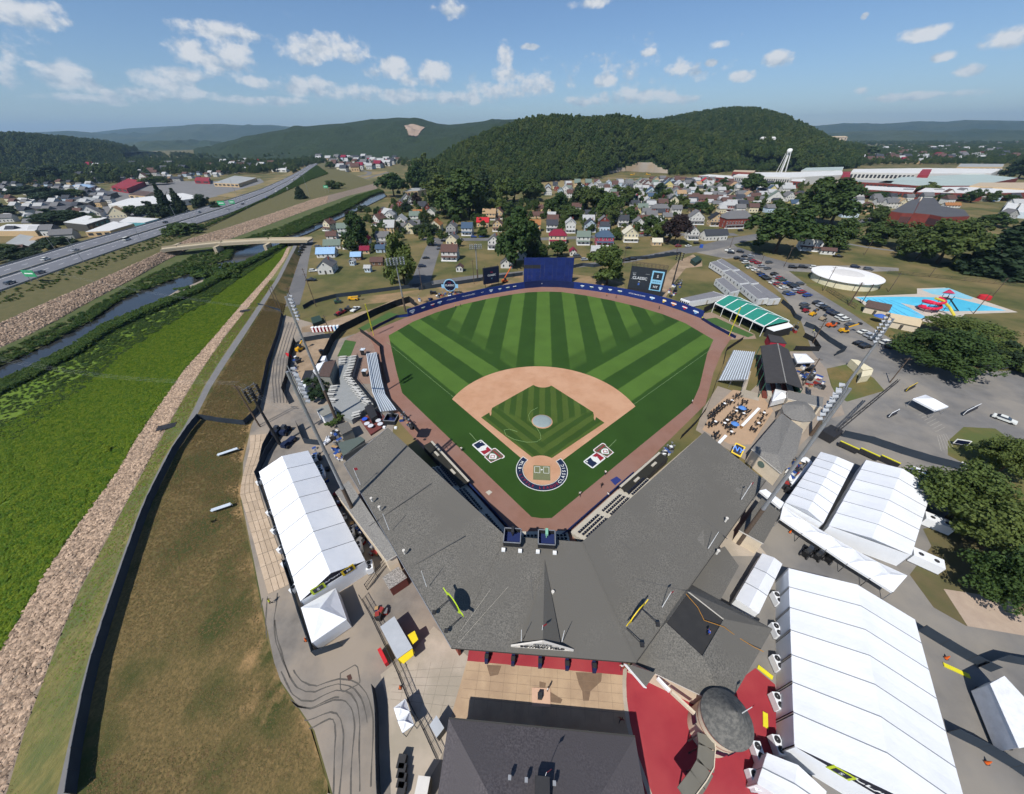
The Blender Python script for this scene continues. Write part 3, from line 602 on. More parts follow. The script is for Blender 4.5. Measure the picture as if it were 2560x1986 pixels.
# ------------------------------------------------------------------ the ball field
def grass_stripes(name,light,dark,mode,width):
    m=bpy.data.materials.new(name);m.use_nodes=True;n,l=m.node_tree.nodes,m.node_tree.links;b=n['Principled BSDF'];b.inputs['Roughness'].default_value=.9;b.inputs['Specular IOR Level'].default_value=.15
    geo=n.new('ShaderNodeNewGeometry');sp=n.new('ShaderNodeSeparateXYZ');l.new(geo.outputs['Position'],sp.inputs[0])
    def mth(op,a,b_=None,c=None):
        q=n.new('ShaderNodeMath');q.operation=op
        for i,v in enumerate((a,b_,c)):
            if v is None:continue
            if isinstance(v,(int,float)):q.inputs[i].default_value=v
            else:l.new(v,q.inputs[i])
        return q.outputs[0]
    wob=n.new('ShaderNodeTexNoise');wob.inputs['Scale'].default_value=.35;wob.inputs['Detail'].default_value=3;l.new(geo.outputs['Position'],wob.inputs['Vector'])
    wv=mth('MULTIPLY_ADD',wob.outputs['Fac'],.5,-.25)
    def band_(coord,width,off=0.0,soft=.04):
        s=mth('SINE',mth('MULTIPLY',mth('ADD',mth('ADD',coord,wv),off),pi/width))
        r=n.new('ShaderNodeMapRange');r.interpolation_type='SMOOTHSTEP';l.new(s,r.inputs[0]);r.inputs[1].default_value=-soft*4;r.inputs[2].default_value=soft*4;return r.outputs[0]
    X,Y=sp.outputs[0],sp.outputs[1]
    dl=mth('MULTIPLY',mth('ADD',X,Y),.7071);dr=mth('MULTIPLY',mth('SUBTRACT',Y,X),.7071)  # across the left / right foul lines
    def step(v,edge,soft=.6):
        r=n.new('ShaderNodeMapRange');r.interpolation_type='SMOOTHSTEP';l.new(v,r.inputs[0]);r.inputs[1].default_value=edge-soft;r.inputs[2].default_value=edge+soft;return r.outputs[0]
    def mixf(f,a,b_):
        return mth('ADD',mth('MULTIPLY',f,b_),mth('MULTIPLY',mth('SUBTRACT',1.0,f),a))
    if mode=='outfield':
        c=band_(X,6.35,3.0);lt=band_(dl,6.4,-1.4);rt_=band_(dr,6.4,-1.4)
        inl=step(dl,26.0,1.5);inr=step(dr,26.0,1.5)  # inside the centre wedge when both are 1
        inner=mth('MULTIPLY',inl,inr);notl=mth('SUBTRACT',1.0,inl)
        side=mixf(notl,rt_,lt);v=mixf(inner,side,c)
        foul=mth('MULTIPLY',step(dl,.0,.3),step(dr,.0,.3));v=mth('MULTIPLY',v,foul)
        bd=mth('MULTIPLY',mth('MULTIPLY',inner,mth('SUBTRACT',1.0,mth('MULTIPLY',step(dl,32.0,1.5),step(dr,32.0,1.5)))),.55)
        v=mth('MULTIPLY',v,mth('SUBTRACT',1.0,bd))
    else:
        c=band_(X,1.75,.9);lt=band_(dl,1.75);rt_=band_(dr,1.75)
        up_=step(mth('ADD',Y,mth('MULTIPLY',mth('ABSOLUTE',X),-.55)),15.5,.8)
        low=mixf(step(X,0.0,2.2),lt,rt_)
        low=mixf(step(X,0.0,2.2),band_(dl,1.75),band_(dr,1.75))
        v=mth('MULTIPLY',mixf(up_,low,c),.85)
    fine=n.new('ShaderNodeTexNoise');fine.inputs['Scale'].default_value=6;fine.inputs['Detail'].default_value=5;l.new(geo.outputs['Position'],fine.inputs['Vector'])
    big=n.new('ShaderNodeTexNoise');big.inputs['Scale'].default_value=.12;big.inputs['Detail'].default_value=4;l.new(geo.outputs['Position'],big.inputs['Vector'])
    mx=n.new('ShaderNodeMixRGB');mx.inputs[1].default_value=(*dark,1);mx.inputs[2].default_value=(*light,1);l.new(v,mx.inputs[0])
    k=mth('ADD',mth('MULTIPLY_ADD',fine.outputs['Fac'],.35,.65),mth('MULTIPLY_ADD',big.outputs['Fac'],.5,-.07))
    sc=n.new('ShaderNodeVectorMath');sc.operation='SCALE';l.new(mx.outputs[0],sc.inputs[0]);l.new(k,sc.inputs['Scale']);l.new(sc.outputs[0],b.inputs['Base Color'])
    bp=n.new('ShaderNodeBump');bp.inputs['Distance'].default_value=.03;l.new(fine.outputs['Fac'],bp.inputs['Height']);l.new(bp.outputs[0],b.inputs['Normal'])
    return m
OUTG=grass_stripes('outfield_grass',(.066,.128,.022),(.024,.060,.010),'outfield',6.3)
ING=grass_stripes('infield_grass',(.064,.100,.019),(.032,.066,.012),'infield',1.7)
TRACK=mat('warning_track_dirt',(.245,.130,.095),(.205,.108,.078),scale=.5,rough=1,bump=.02,bscale=8,col3=(.235,.135,.105),scale3=.08)
INDIRT=mat('infield_dirt',(.46,.255,.150),(.40,.22,.125),scale=.5,rough=1,bump=.015,bscale=8,col3=(.48,.28,.17),scale3=.15)
def fz(x,y,z):return P('F',x,y,z)
WALL_L=(-69.5,68.5)
# outer edge of the warning track = foot of the walls, all round
track=PP('F',[(800,1545),(215,890),(120,690),(80,470),(40,395),(275,300),(480,230),(700,180),(935,140),(1035,131),(1130,133),(1300,150),(1500,180),(1720,230),(1945,312),(2120,410),(2060,500),(2010,620),(1965,800),(1700,1060),(1440,1340),(1290,1545),(1180,1600),(900,1600)])
sheet('warning_track',track,.015,TRACK)
grass=PP('F',[(975,1440),(240,735),(205,600),(163,408),(300,330),(430,278),(580,232),(745,195),(880,172),(960,162),(1060,158),(1150,161),(1280,180),(1420,206),(1580,244),(1720,286),(1850,338),(2010,432),(1975,510),(1930,700),(1890,790),(1820,850),(1090,1446),(1035,1448)])
sheet('outfield_grass',grass,.03,OUTG)
def arc(cx,cy,r,a0,a1,n):return [(cx+r*cos(R(a0+(a1-a0)*i/n)),cy+r*sin(R(a0+(a1-a0)*i/n))) for i in range(n+1)]
RAD=29.2
e=1.25  # dirt beside the foul lines
t1=[p for p in arc(0,18.44,RAD,16.5,163.5,60)]
dirt=[(0,-.6),]+[(p[0],p[1]) for p in t1]
dirt=[(1.6,-.2)]+[(p[0],p[1]) for p in t1]+[(-1.6,-.2)]
sheet('infield_dirt',dirt,.045,INDIRT)
# infield turf: square with cut-outs at the bases
g0=[]
s_=18.0
for c,a0,a1 in (((0,0),45,135),):pass
ig=arc(0,0,5.2,50,130,10)[::-1] if False else []
home_arc=arc(0,0.2,4.6,135-12,45+12,10)
third=(-19.4,19.4);first=(19.4,19.4);second=(0,38.8)
ig=home_arc+[(17.7,18.6)]+[(15.6,21.0)]+arc(first[0]-1.1,first[1]+1.1,3.4,200,160,4)+[(15.0,23.2)]+[(3.0,36.0)]+arc(0,38.6,3.9,-42,-138,6)+[(-3.0,36.0),(-15.0,23.2)]+arc(third[0]+1.1,third[1]+1.1,3.4,20,-20,4)+[(-15.6,21.0),(-17.7,18.6)]
sheet('infield_grass',ig,.06,ING)
def disc(name,c,r,z,m,n=40,**k):return sheet(name,[(c[0]+r*cos(2*pi*i/n),c[1]+r*sin(2*pi*i/n)) for i in range(n)],z,m,**k)
disc('home_dirt',(0,0),4.55,.070,INDIRT)
# mound: low dirt dome with a grey tarp
mb=MB();mb.lathe((0,18.0,.06),[(3.0,0),(2.2,.14),(1.0,.24),(.01,.25)],32);struct('pitcher_mound',mb,INDIRT,smooth=True)
mb=MB();mb.lathe((0,18.1,.075),[(2.75,.02),(2.68,.09),(2.0,.18),(1.0,.265),(.01,.28)],36)
mb.build('mound_tarp',mat('tarp_grey',(.26,.31,.30),(.22,.27,.27),scale=1.5,rough=.6,bump=.03,bscale=2),None,smooth=True,label='round grey green tarp covering the pitcher mound',cat='tarp')
NAVY=flat_mat('paint_navy','#15233f',.9);REDP=flat_mat('paint_red','#8d2230',.9);WHP=mat('paint_white',(.66,.67,.64),(.55,.57,.53),scale=3,rough=.9);TEALP=flat_mat('paint_rim','#5f87a8',.9)
# painted ring behind home plate
def ring(name,c,r0_,r1_,a0,a1,z,m,parent=None,n=48,**k):
    a=arc(c[0],c[1],r1_,a0,a1,n)+arc(c[0],c[1],r0_,a1,a0,n);mb=MB();mb.poly([(x,y,z) for x,y in a]);return mb.build(name,m,parent,**k)
hr=thing('painted_ring','navy ring with white and red lettering painted behind home plate','field logo',loc=(0,0,0))
ring('rim',(0,0),4.6,6.32,139,401,.075,WHP,hr);ring('band',(0,0),4.72,6.15,140.5,399.5,.080,NAVY,hr)
def ring_text(s,a_mid,da,m,size=1.12):
    for i,ch in enumerate(s):
        a=a_mid+(i-(len(s)-1)/2)*da
        if ch==' ':continue
        c=(5.43*cos(R(a)),5.43*sin(R(a)),.088);text_part('letter',ch,hr,Matrix.Translation(c)@Matrix.Rotation(R(a+90),4,'Z'),size,m,extrude=.001,bold=True)
ring_text('MLB',167,10.5,WHP);ring_text('•',187,10,WHP,.7);ring_text('LITTLE LEAGUE',257,9.3,REDP,.98);ring_text('CLASSIC',350,9.6,WHP)
# batter's boxes on a green mat
mt=thing('batting_mat','square olive mat with white batter boxes over home plate','mat',loc=(0,0,.08))
MATG=mat('mat_olive',(.16,.17,.085),(.13,.14,.07),scale=2,rough=.9)
MB().box((0,-.9,.01),(4.1,4.5,.02)).build('sheet',MATG,mt)
for sx in (-1,1):
    b=MB()
    for (x0,y0,x1,y1) in ((.45,-1.0,.45,.95),(1.75,-1.0,1.75,.95),(.45,-1.0,1.75,-1.0),(.45,.95,1.75,.95)):
        b.bar((sx*x0,y0,.03),(sx*x1,y1,.03),.10,.01)
    b.build('batter_box',WHP,mt)
MB().prism([(-.22,.2),(.22,.2),(.22,0),(0,-.24),(-.22,0)],.02,.035).build('home_plate',WHP,mt)
# foul lines: chalk on dirt, thin paint on grass
for nm,x0,y0,x1,y1,wd in (('foul_line',-27.6,27.6,-62.5,62.5,.09),('foul_line',27.6,27.6,64.5,64.5,.09)):
    b=MB();b.bar((x0,y0,.040),(x1,y1,.040),wd,.008);b.build(nm,mat('line_paint',(.22,.31,.15),(.14,.22,.08),scale=.8,rough=.9),None,kind='structure')
for sx in (-1,1):  # on-deck / coach lines
    b=MB();A=(sx*19.9,11.9);Bq=(sx*15.6,6.6);b.bar((A[0],A[1],.042),(Bq[0],Bq[1],.042),.12,.008);b.build('coach_box_line',MATS['line_paint'],None,kind='structure')
# the painted emblems either side of the plate
def emblem_frame(cpx,wdir):
    c=P('F',*cpx,.05);x=Vector((wdir[0],wdir[1],0)).normalized();return c,x,Vector((-x.y,x.x,0))
def flat_part(name,pts,fr,z,m,parent):
    c,x,y=fr;mb=MB();mb.poly([(*(c+x*a+y*b).xy,z) for a,b in pts]);return mb.build(name,m,parent)
def rrect(w_,h_,r,n=4):
    o=[]
    for cx,cy,a0 in ((w_/2-r,h_/2-r,0),(-w_/2+r,h_/2-r,90),(-w_/2+r,-h_/2+r,180),(w_/2-r,-h_/2+r,270)):o+=[(cx+r*cos(R(a0+90*i/n)),cy+r*sin(R(a0+90*i/n))) for i in range(n+1)]
    return o
BATTER=[(-.55,-.95),(-.25,-.35),(-.55,.05),(-.42,.45),(-.1,.72),(.12,.68),(.22,.92),(.42,.95),(.5,.75),(.42,.55),(.75,.32),(1.1,.22),(1.02,.05),(.68,.02),(.55,-.2),(.75,-.45),(.62,-.95)]
def league_emblem(cpx,d,where,flip=1):
    fr=emblem_frame(cpx,d)
    t=thing('league_emblem','red, white and navy emblem with a batter silhouette painted '+where,'field logo',loc=fr[0])
    PINV[t.name]=Matrix.Translation(fr[0]).inverted()
    flat_part('outline',rrect(5.4,3.1,.45),fr,.062,WHP,t)
    flat_part('navy_field',[(-2.35,-1.2),(-2.35,1.2),(-.15,1.2),(-.55,0),(-.2,-1.2)],fr,.068,NAVY,t)
    flat_part('red_field',[(2.35,1.2),(2.35,-1.2),(.75,-1.2),(1.2,-.1),(.55,1.2)],fr,.068,REDP,t)
    flat_part('batter',[(a*1.15+.1,b*1.22) for a,b in BATTER],fr,.074,WHP,t)
    c,x,y=fr;b=MB();q=c+x*-1.9+y*.85;b.lathe((q.x,q.y,.074),[(.22,0),(.01,.002)],10);b.build('ball',WHP,t)
def keystone_emblem(cpx,d,where):
    fr=emblem_frame(cpx,d);t=thing('keystone_emblem','white keystone emblem with a red diamond painted '+where,'field logo',loc=fr[0])
    PINV[t.name]=Matrix.Translation(fr[0]).inverted()
    k=2.05;key=[(-.8,.9),(-.95,.75),(-.95,.45),(-.82,.35),(-.6,-.95),(.6,-.95),(.82,.35),(.95,.45),(.95,.75),(.8,.9)]
    flat_part('outline',[(a*k*1.12,b*k*1.1) for a,b in key],fr,.062,WHP,t);flat_part('red_field',[(a*k*.98,b*k*.98) for a,b in key],fr,.067,REDP,t);flat_part('inner_field',[(a*k*.9,b*k*.9) for a,b in key],fr,.070,flat_mat('paint_green_dark','#4c5a42'),t)
    flat_part('diamond',[(0,-1.65),(-1.25,-.35),(-.95,.15),(-.55,.45),(0,.55),(.55,.45),(.95,.15),(1.25,-.35)],fr,.074,WHP,t)
    flat_part('infield',[(0,-1.2),(-.75,-.45),(0,.3),(.75,-.45)],fr,.078,REDP,t);flat_part('base_path',[(0,-.95),(-.5,-.45),(0,.05),(.5,-.45)],fr,.082,WHP,t)
    flat_part('banner',[(-1.55,1.15),(1.55,1.15),(1.45,.8),(-1.45,.8)],fr,.078,REDP,t)
dL=(P('F',700,1050)-P('F',655,1015));
league_emblem((696,1045),(1,-1),'left of home plate');keystone_emblem((762,1092),(1,-1),'left of home plate')
league_emblem((1334,1115),(1,1),'right of home plate');keystone_emblem((1387,1062),(1,1),'right of home plate')
# thin hose lying on the infield grass and a square plate on the track
hose=[(1010,818),(975,835),(958,860),(965,890),(1000,925),(1025,965),(1030,995),(1005,1012),(950,1015),(880,1000),(830,975),(820,945),(850,940),(895,955)]
b=MB();b.path([P('F',x,y,.1) for x,y in hose],.05,5);b.build('garden_hose',flat_mat('hose_green','#7d9a63'),None,label='thin pale hose curling over the infield grass',cat='hose')
# ------------------------------------------------------------------ stadium: walls, boards, grandstand
BLUE=mat('pad_blue',rgb('#16306f'),rgb('#122863'),scale=.6,rough=.6)
BLUED=mat('pad_blue_dark',rgb('#12224f'),rgb('#0e1b42'),scale=.6,rough=.6)
BLACKF=mat('windscreen_black',(.016,.017,.019),(.010,.011,.012),scale=.5,rough=.9)
SLATE=mat('windscreen_slate',(.030,.042,.058),(.022,.032,.046),scale=.4,rough=.85)
STEEL=mat('galvanised_steel',(.36,.37,.38),(.28,.29,.30),scale=1.5,rough=.45,metal=.5)
DKSTEEL=mat('dark_steel',(.03,.03,.032),(.02,.02,.022),scale=2,rough=.6)
YEL=flat_mat('foul_yellow','#d8cf2e',.5)
SHEETS_TXT=mat('sign_white',(.80,.81,.80),(.74,.75,.74),scale=2,rough=.5)
def fence(name,label,pts,h,m,post=None,step=3.0,group=None,cat='fence',post_m=None):
    """thing > panel (one per bay), post"""
    t=thing(name,label,cat,group,pts[0],world=True);post_m=post_m or DKSTEEL;cur=None
    for a,b in zip(pts,pts[1:]):
        a,b=Vector(a),Vector(b);n=max(1,round((b-a).length/step))
        for i in range(n):
            p,q=a.lerp(b,i/n),a.lerp(b,(i+1)/n);d=(q-p).normalized()
            nn=Vector((-d.y,d.x,0));sag=nn*random.uniform(-.05,.05);vs=[]
            for base,z in ((p,.05),(q,.05),(q,h),(p,h)):vs.append(Vector((base.x,base.y,base.z+z)))
            mid_t=(vs[2]+vs[3])/2+sag-Vector((0,0,.04));mid_b=(vs[0]+vs[1])/2+sag
            off=nn*.025;F_=[v+off for v in (vs[0],mid_b,vs[1],vs[2],mid_t,vs[3])];B_=[v-off for v in (vs[0],mid_b,vs[1],vs[2],mid_t,vs[3])]
            mb=MB();mb.add(F_+B_,[(0,1,4,5),(1,2,3,4),(11,10,7,6),(10,9,8,7),(5,4,10,11),(4,3,9,10)]);mb.build('panel',m,t)
            mb=MB();mb.tube(p+Vector((0,0,-.05)),p+Vector((0,0,h+.06)),.04,n=5);mb.build('post',post_m,t)
    return t
# --- outfield wall
wall_px=[(212,306),(275,300),(380,265),(480,232),(590,205),(700,180),(820,158),(935,140),(1035,131),(1130,133),(1215,140),(1300,150),(1400,164),(1500,180),(1610,204),(1720,230),(1830,266),(1945,312)]
WH=3.5
wp=[P('F',x,y) for x,y in wall_px]
wl_t=thing('outfield_wall','curved royal blue padded wall behind the outfield with team shields','wall',loc=wp[9],world=True)
for i,(a,b) in enumerate(zip(wp,wp[1:])):
    n=2 if i else 1;hgt=.9 if i==0 else (WH+1.0 if i in (8,9) and False else WH)
    for k in range(n):
        p,q=a.lerp(b,k/n),a.lerp(b,(k+1)/n);mb=MB();mb.bar((p.x,p.y,hgt/2),(q.x,q.y,hgt/2),.3,hgt)
        mb.build('pad',BLUED if i in (7,8,9) else BLUE,wl_t)
def on_wall(x):  # wall point and direction at that survey x
    for a,b,pa,pb in zip(wall_px,wall_px[1:],wp,wp[1:]):
        if a[0]<=x<=b[0]:return pa.lerp(pb,(x-a[0])/(b[0]-a[0])),(pb-pa).normalized()
SHC=dict(w='#c9ced6',g='#3d6b57',r='#b3243b',b='#6fa3d0',y='#d3b53a',o='#c97a35',k='#1d2b33',t='#8aa3b8')
shield=[(-.75,.5),(.75,.5),(.75,.1),(.45,-.3),(0,-.62),(-.45,-.3),(-.75,.1)]
for x,c,s in ((300,'w',1.25),(362,'g',.8),(415,'r',.9),(455,'b',1.05),(745,'w',.95),(795,'t',.7),(840,'g',.8),(878,'k',.8),(1263,'t',.8),(1315,'g',.8),(1365,'w',1.0),(1420,'t',.8),(1475,'g',.9),(1658,'b',1.05),(1722,'y',1.15),(1780,'o',1.15),(1842,'r',1.1),(1905,'b',1.15)):
    p,d=on_wall(x);nrm=Vector((d.y,-d.x,0));mb=MB();vs=[]
    for a,b in shield:vs.append(p+nrm*.17+d*a*s*1.3+Vector((0,0,1.8+b*s*1.3)))
    o_=[v+nrm*.02 for v in vs];n=len(vs);mb.add(vs+o_,[tuple(range(n,2*n))[::-1]]+[(i,(i+1)%n,(i+1)%n+n,i+n) for i in range(n)]);sh_=mb.build('shield',flat_mat('shield_'+c,SHC[c]),wl_t)
    mb=MB();mb.bar(p+nrm*.2-d*s*1.2+Vector((0,0,2.05)),p+nrm*.2+d*s*1.2+Vector((0,0,2.05)),.03,.42*s);mb.build('ribbon',SHEETS_TXT if c not in 'w' else flat_mat('shield_t',SHC['t']),sh_)
for x,s,sz in ((520,'LITTLE LEAGUE',.55),(612,'LITTLE LEAGUE CLASSIC',.6),(700,'CLASSIC',.5),(1572,'LITTLE LEAGUE CLASSIC',.6),(1035,'405',.5)):
    p,d=on_wall(x);nrm=Vector((d.y,-d.x,0));text_part('lettering',s,wl_t,frame_mtx(p+nrm*.18+Vector((0,0,1.85)),d,(0,0,1)),sz*1.3,SHEETS_TXT,extrude=.008)
# --- batter's eye
e0,e1=P('H2',478,1165),P('H2',1003,1165);ez=rise(e0,'H2',480,893)
eye=thing('batter_eye','large dark blue panelled wall standing behind centre field','screen wall',loc=(e0+e1)/2,world=True)
NX,NZ=12,7;EYEB=mat('eye_blue',rgb('#1a2b66'),rgb('#16265c'),scale=.5,rough=.6,objrand=.12);d=(e1-e0)/NX
for i in range(NX):
    for k in range(NZ):
        a=e0+d*i;mb=MB();w_=d.length
        mb.bar(a+d*.01+Vector((0,random.uniform(-.02,.02),ez*(k+.5)/NZ)),a+d*.99+Vector((0,random.uniform(-.02,.02),ez*(k+.5)/NZ)),.25,ez/NZ*.985)
        mb.build('panel',DKSTEEL if k==NZ-3 and i<4 else EYEB,eye)
mb=MB()
for i in range(0,NX+1,3):mb.tube(e0+d*i+Vector((0,.45,0)),e0+d*i+Vector((0,.45,ez-.1)),.14);mb.tube(e0+d*i+Vector((0,.45,ez*.8)),e0+d*i+Vector((0,5,0)),.1)
mb.build('support_frame',DKSTEEL,eye)
# --- scoreboards
def board(name,label,pl,pr,z0,zl,zr,m=None,depth_=.8):
    t=thing(name,label,'scoreboard',loc=(pl+pr)/2,world=True);d=(pr-pl).normalized();nb=Vector((-d.y,d.x,0));V=lambda p,z:Vector((p.x,p.y,z))
    f=[V(pl,z0),V(pr,z0),V(pr,zr),V(pl,zl)];b=[v+nb*depth_ for v in f]
    mb=MB();mb.add(f+b,[(0,1,2,3),(7,6,5,4),(0,4,5,1),(1,5,6,2),(2,6,7,3),(3,7,4,0)]);mb.build('cabinet',m or DKSTEEL,t)
    def face(u0,u1,v0,v1,off,mm,nm='screen'):
        q=lambda u,v:V(pl.lerp(pr,u),z0+(zl+(zr-zl)*u-z0)*v)-nb*off
        mb=MB();mb.add([q(u0,v0),q(u1,v0),q(u1,v1),q(u0,v1)],[(0,1,2,3)]);return mb.build(nm,mm,t)
    def txt(s,u,v,size,mm,off=.06):q=V(pl.lerp(pr,u),z0+(zl-z0)*v)-nb*off;text_part('lettering',s,t,frame_mtx(q,d,(0,0,1)),size,mm,extrude=.005,bold=True)
    return t,face,txt
SCR=mat('screen_dark',rgb('#2c3138'),rgb('#272b31'),scale=1,rough=.4,emit=.12);SCRB=mat('screen_blue',rgb('#7fb3cc'),rgb('#76a9c4'),scale=1,rough=.4,emit=.15)
SCRN=mat('screen_navy',rgb('#141b33'),rgb('#10162b'),scale=1,rough=.4,emit=.1);SCRW=mat('screen_white',(.55,.58,.6),rough=.4,scale=1,emit=.15)
pl,pr=P('H2',1597,1292),P('H2',1962,1350);zt=rise(pl,'H2',1648,985);zr_=rise(pr,'H2',2040,1010)
sb,face,txt=board('scoreboard','big black video scoreboard over right field showing CLASSIC and two team letters',pl,pr,1.0,zt,zt+.2)
face(.02,.98,.20,.985,.03,SCR);face(.62,.955,.22,.93,.045,SCRB,'score_panel');face(.66,.915,.62,.88,.055,SCR,'team_tile');face(.66,.915,.25,.47,.055,SCR,'team_tile')
L_=(pr-pl).length
txt('CLASSIC',.30,.60,L_*.115,SCRW);txt('MLB',.12,.72,L_*.04,SCRW);txt('2025',.30,.47,L_*.032,SCRW);txt('S',.79,.75,L_*.115,SCRW,.07);txt('NY',.79,.36,L_*.095,SCRW,.07);txt('VS VS VS VS',.79,.545,L_*.045,SCRN,.07)
d=(pr-pl).normalized();nb=Vector((-d.y,d.x,0))
for (a,b) in ((.06,.55),(.06,.78),(.44,.78)):p,q=pl.lerp(pr,a),pl.lerp(pr,a+.12);mb=MB();mb.bar(Vector((p.x,p.y,1+(zt-1)*b))-nb*.06,Vector((q.x,q.y,1+(zt-1)*b))-nb*.06,.02,.06);mb.build('rule',SCRW,sb)
face(.275,.325,.34,.42,.06,flat_mat('keystone_blue','#3b5fa8'),'keystone')
mb=MB();top=Vector((0,0,zt));k=9  # lattice of timbers and trusses above the cabinet
for i in range(k+1):
    a=pl.lerp(pr,i/k)+Vector((0,0,zt));mb.tube(a,a+Vector((0,0,1.9)),.06,n=5);mb.tube(a+nb*1.6,a+nb*1.6+Vector((0,0,1.9)),.06,n=5);mb.tube(a+Vector((0,0,1.85)),a+nb*1.6+Vector((0,0,1.85)),.06,n=5)
    if i<k:b=pl.lerp(pr,(i+1)/k)+Vector((0,0,zt));mb.tube(a+Vector((0,0,1.9)),b+nb*1.6+Vector((0,0,1.9)),.05,n=5);mb.tube(a+Vector((0,0,.1)),b+Vector((0,0,1.85)),.05,n=5)
for z in (.9,1.9):
    for o in (0,1.6):mb.tube(pl+nb*o+Vector((0,0,zt+z)),pr+nb*o+Vector((0,0,zt+z)),.07,n=5)
mb.build('top_truss',mat('timber_dark',(.10,.075,.055),rough=.9),sb)
pl,pr=P('H2',45,1238),P('H2',213,1208);zt=rise(pl,'H2',32,1012);z0=rise(pl,'H2',40,1190)
lb,face,txt=board('scoreboard','smaller black screen on legs behind left centre wall showing CLASSIC',pl,pr,z0,zt,zt)
face(.03,.97,.03,.97,.03,SCRN);txt('CLASSIC',.52,.52,(pr-pl).length*.14,SCRW);txt('MLB',.52,.70,(pr-pl).length*.07,flat_mat('shield_r',SHC['r']));txt('LL',.52,.32,(pr-pl).length*.08,SCRB)
for u in (.08,.5,.92):
    p=pl.lerp(pr,u);mb=MB();mb.tube((p.x,p.y+.4,0),(p.x,p.y+.4,z0+.1),.12);mb.build('leg',DKSTEEL,lb)
    mb=MB();mb.tube((p.x,p.y+.4,zt),(p.x,p.y+.4,zt+.9),.08);mb.build('post',DKSTEEL,lb)
# round sign held up by a crane behind left centre
rc=P('H1',1690,1300);rz0=rise(rc,'H1',1690,1195);rad=65*mpp('H1',rc)*1.02
rs=thing('round_sign','round navy CLASSIC sign with pale blue ribbon above the left centre wall','sign',loc=rc,world=True)
vx=Vector((rt.x,rt.y,0)).normalized();vn=Vector((-vx.y,vx.x,0))
def round_disc(name,r,off,m,thick=.12,n=32,sy=1.0):
    c=Vector((rc.x,rc.y,rz0))-vn*off;f=[c+vx*r*cos(2*pi*i/n)+Vector((0,0,r*sy*sin(2*pi*i/n))) for i in range(n)];b=[v+vn*thick for v in f]
    mb=MB();mb.add(f+b,[tuple(range(n)),tuple(range(2*n-1,n-1,-1))]+[(i,i+n,(i+1)%n+n,(i+1)%n) for i in range(n)]);return mb.build(name,m,rs)
RIBB=flat_mat('ribbon_blue','#8fc0df',.5)
round_disc('rim',rad,0,RIBB);round_disc('face',rad*.86,.06,SCRN);mb=MB();c=Vector((rc.x,rc.y,rz0-rad*.15))
for s in (-1,1):
    mb=MB();mb.bar(c+vx*s*rad*.9+vn*.1,c+vx*s*rad*1.35+vn*.1,.08,rad*.62);mb.build('ribbon',RIBB,rs)
text_part('lettering','CLASSIC',rs,frame_mtx(Vector((rc.x,rc.y,rz0))-vn*.09,vx,(0,0,1)),rad*.42,SCRW,extrude=.005,bold=True);text_part('lettering','MLB',rs,frame_mtx(Vector((rc.x,rc.y,rz0+rad*.42))-vn*.09,vx,(0,0,1)),rad*.25,flat_mat('shield_r',SHC['r']),extrude=.005)
mb=MB();mb.tube((rc.x,rc.y+.5,0),(rc.x,rc.y+.5,rz0),.22);mb.tube((rc.x-1.2,rc.y+.9,0),(rc.x,rc.y+.5,rz0*.7),.1);mb.tube((rc.x+1.2,rc.y+.9,0),(rc.x,rc.y+.5,rz0*.7),.1);mb.build('mast',DKSTEEL,rs)
# --- foul poles
def foul_pole(label,base,topz,ybot):
    t=thing('foul_pole',label,'foul pole','foul poles',base,world=True)
    mb=MB();mb.tube(base,base+Vector((0,0,topz)),.11,n=8);mb.build('mast',YEL,t)
    d=-base.xy.normalized();mb=MB();a=Vector((d.x,d.y,0))*.55
    mb.bar(base+a*.5+Vector((0,0,ybot)),base+a*.5+Vector((0,0,topz)),.04,.55);mb.build('wing_screen',YEL,t)
    mb=MB();mb.tube(base+a+Vector((0,0,ybot)),base+a+Vector((0,0,topz)),.05,n=6);mb.build('wing_edge',YEL,t)
b=P('F',78,408);foul_pole('tall yellow foul pole at the left field corner',b,rise(b,'F',28,228),3.4)
b=P('F',2098,412);foul_pole('tall yellow foul pole at the right field corner',b,rise(b,'F',2165,245),3.4)
# --- grandstand roof
SHING=mat('shingle_grey',(.168,.158,.137),(.080,.077,.069),scale=5,rough=.95,bump=.03,bscale=6,col3=(.112,.106,.093),scale3=.09,contrast=1.7,det=3)
SHING2=mat('shingle_purple_grey',(.118,.106,.110),(.058,.052,.056),scale=4.5,rough=.95,bump=.03,bscale=6,col3=(.085,.077,.080),scale3=.12,contrast=1.6,det=3)
SHING3=mat('shingle_pale',(.23,.22,.20),(.125,.122,.115),scale=4.5,rough=.95,bump=.02,bscale=8,contrast=1.5)
TRIM=flat_mat('white_trim','#cfcac0',.6);CREAM=flat_mat('cream_wall','#cdbfa8',.85);BRICKR=flat_mat('brick_red','#8a4436',.9)
ZI,ZO=9.7,7.2
iL,iCL,iCR,iR=P('L4',1100,1185,ZI),P('F',828,1548,ZI),P('F',1262,1582,ZI),P('F',1960,955,ZI)
oL,oBL,oBR,oR=P('LM',975,262,ZO),P('BC',165,437,ZO),P('BC',1288,527,ZO),P('R5',545,1022,ZO)
gs=thing('grandstand','grey shingled V shaped grandstand roof wrapped behind home plate','grandstand',loc=(0,-30,0),world=True)
def slab(name,pts,m,parent,th=.45,fascia=None):
    up_=[Vector(p) for p in pts];dn=[p-Vector((0,0,th)) for p in up_];n=len(pts);mb=MB();mb.add(up_+dn,[tuple(range(n))[::1],tuple(range(2*n-1,n-1,-1))]+[(i,i+n,(i+1)%n+n,(i+1)%n) for i in range(n)]);mb.m=[0,0]+[1]*n
    return mb.build(name,[m,fascia or TRIM],parent)
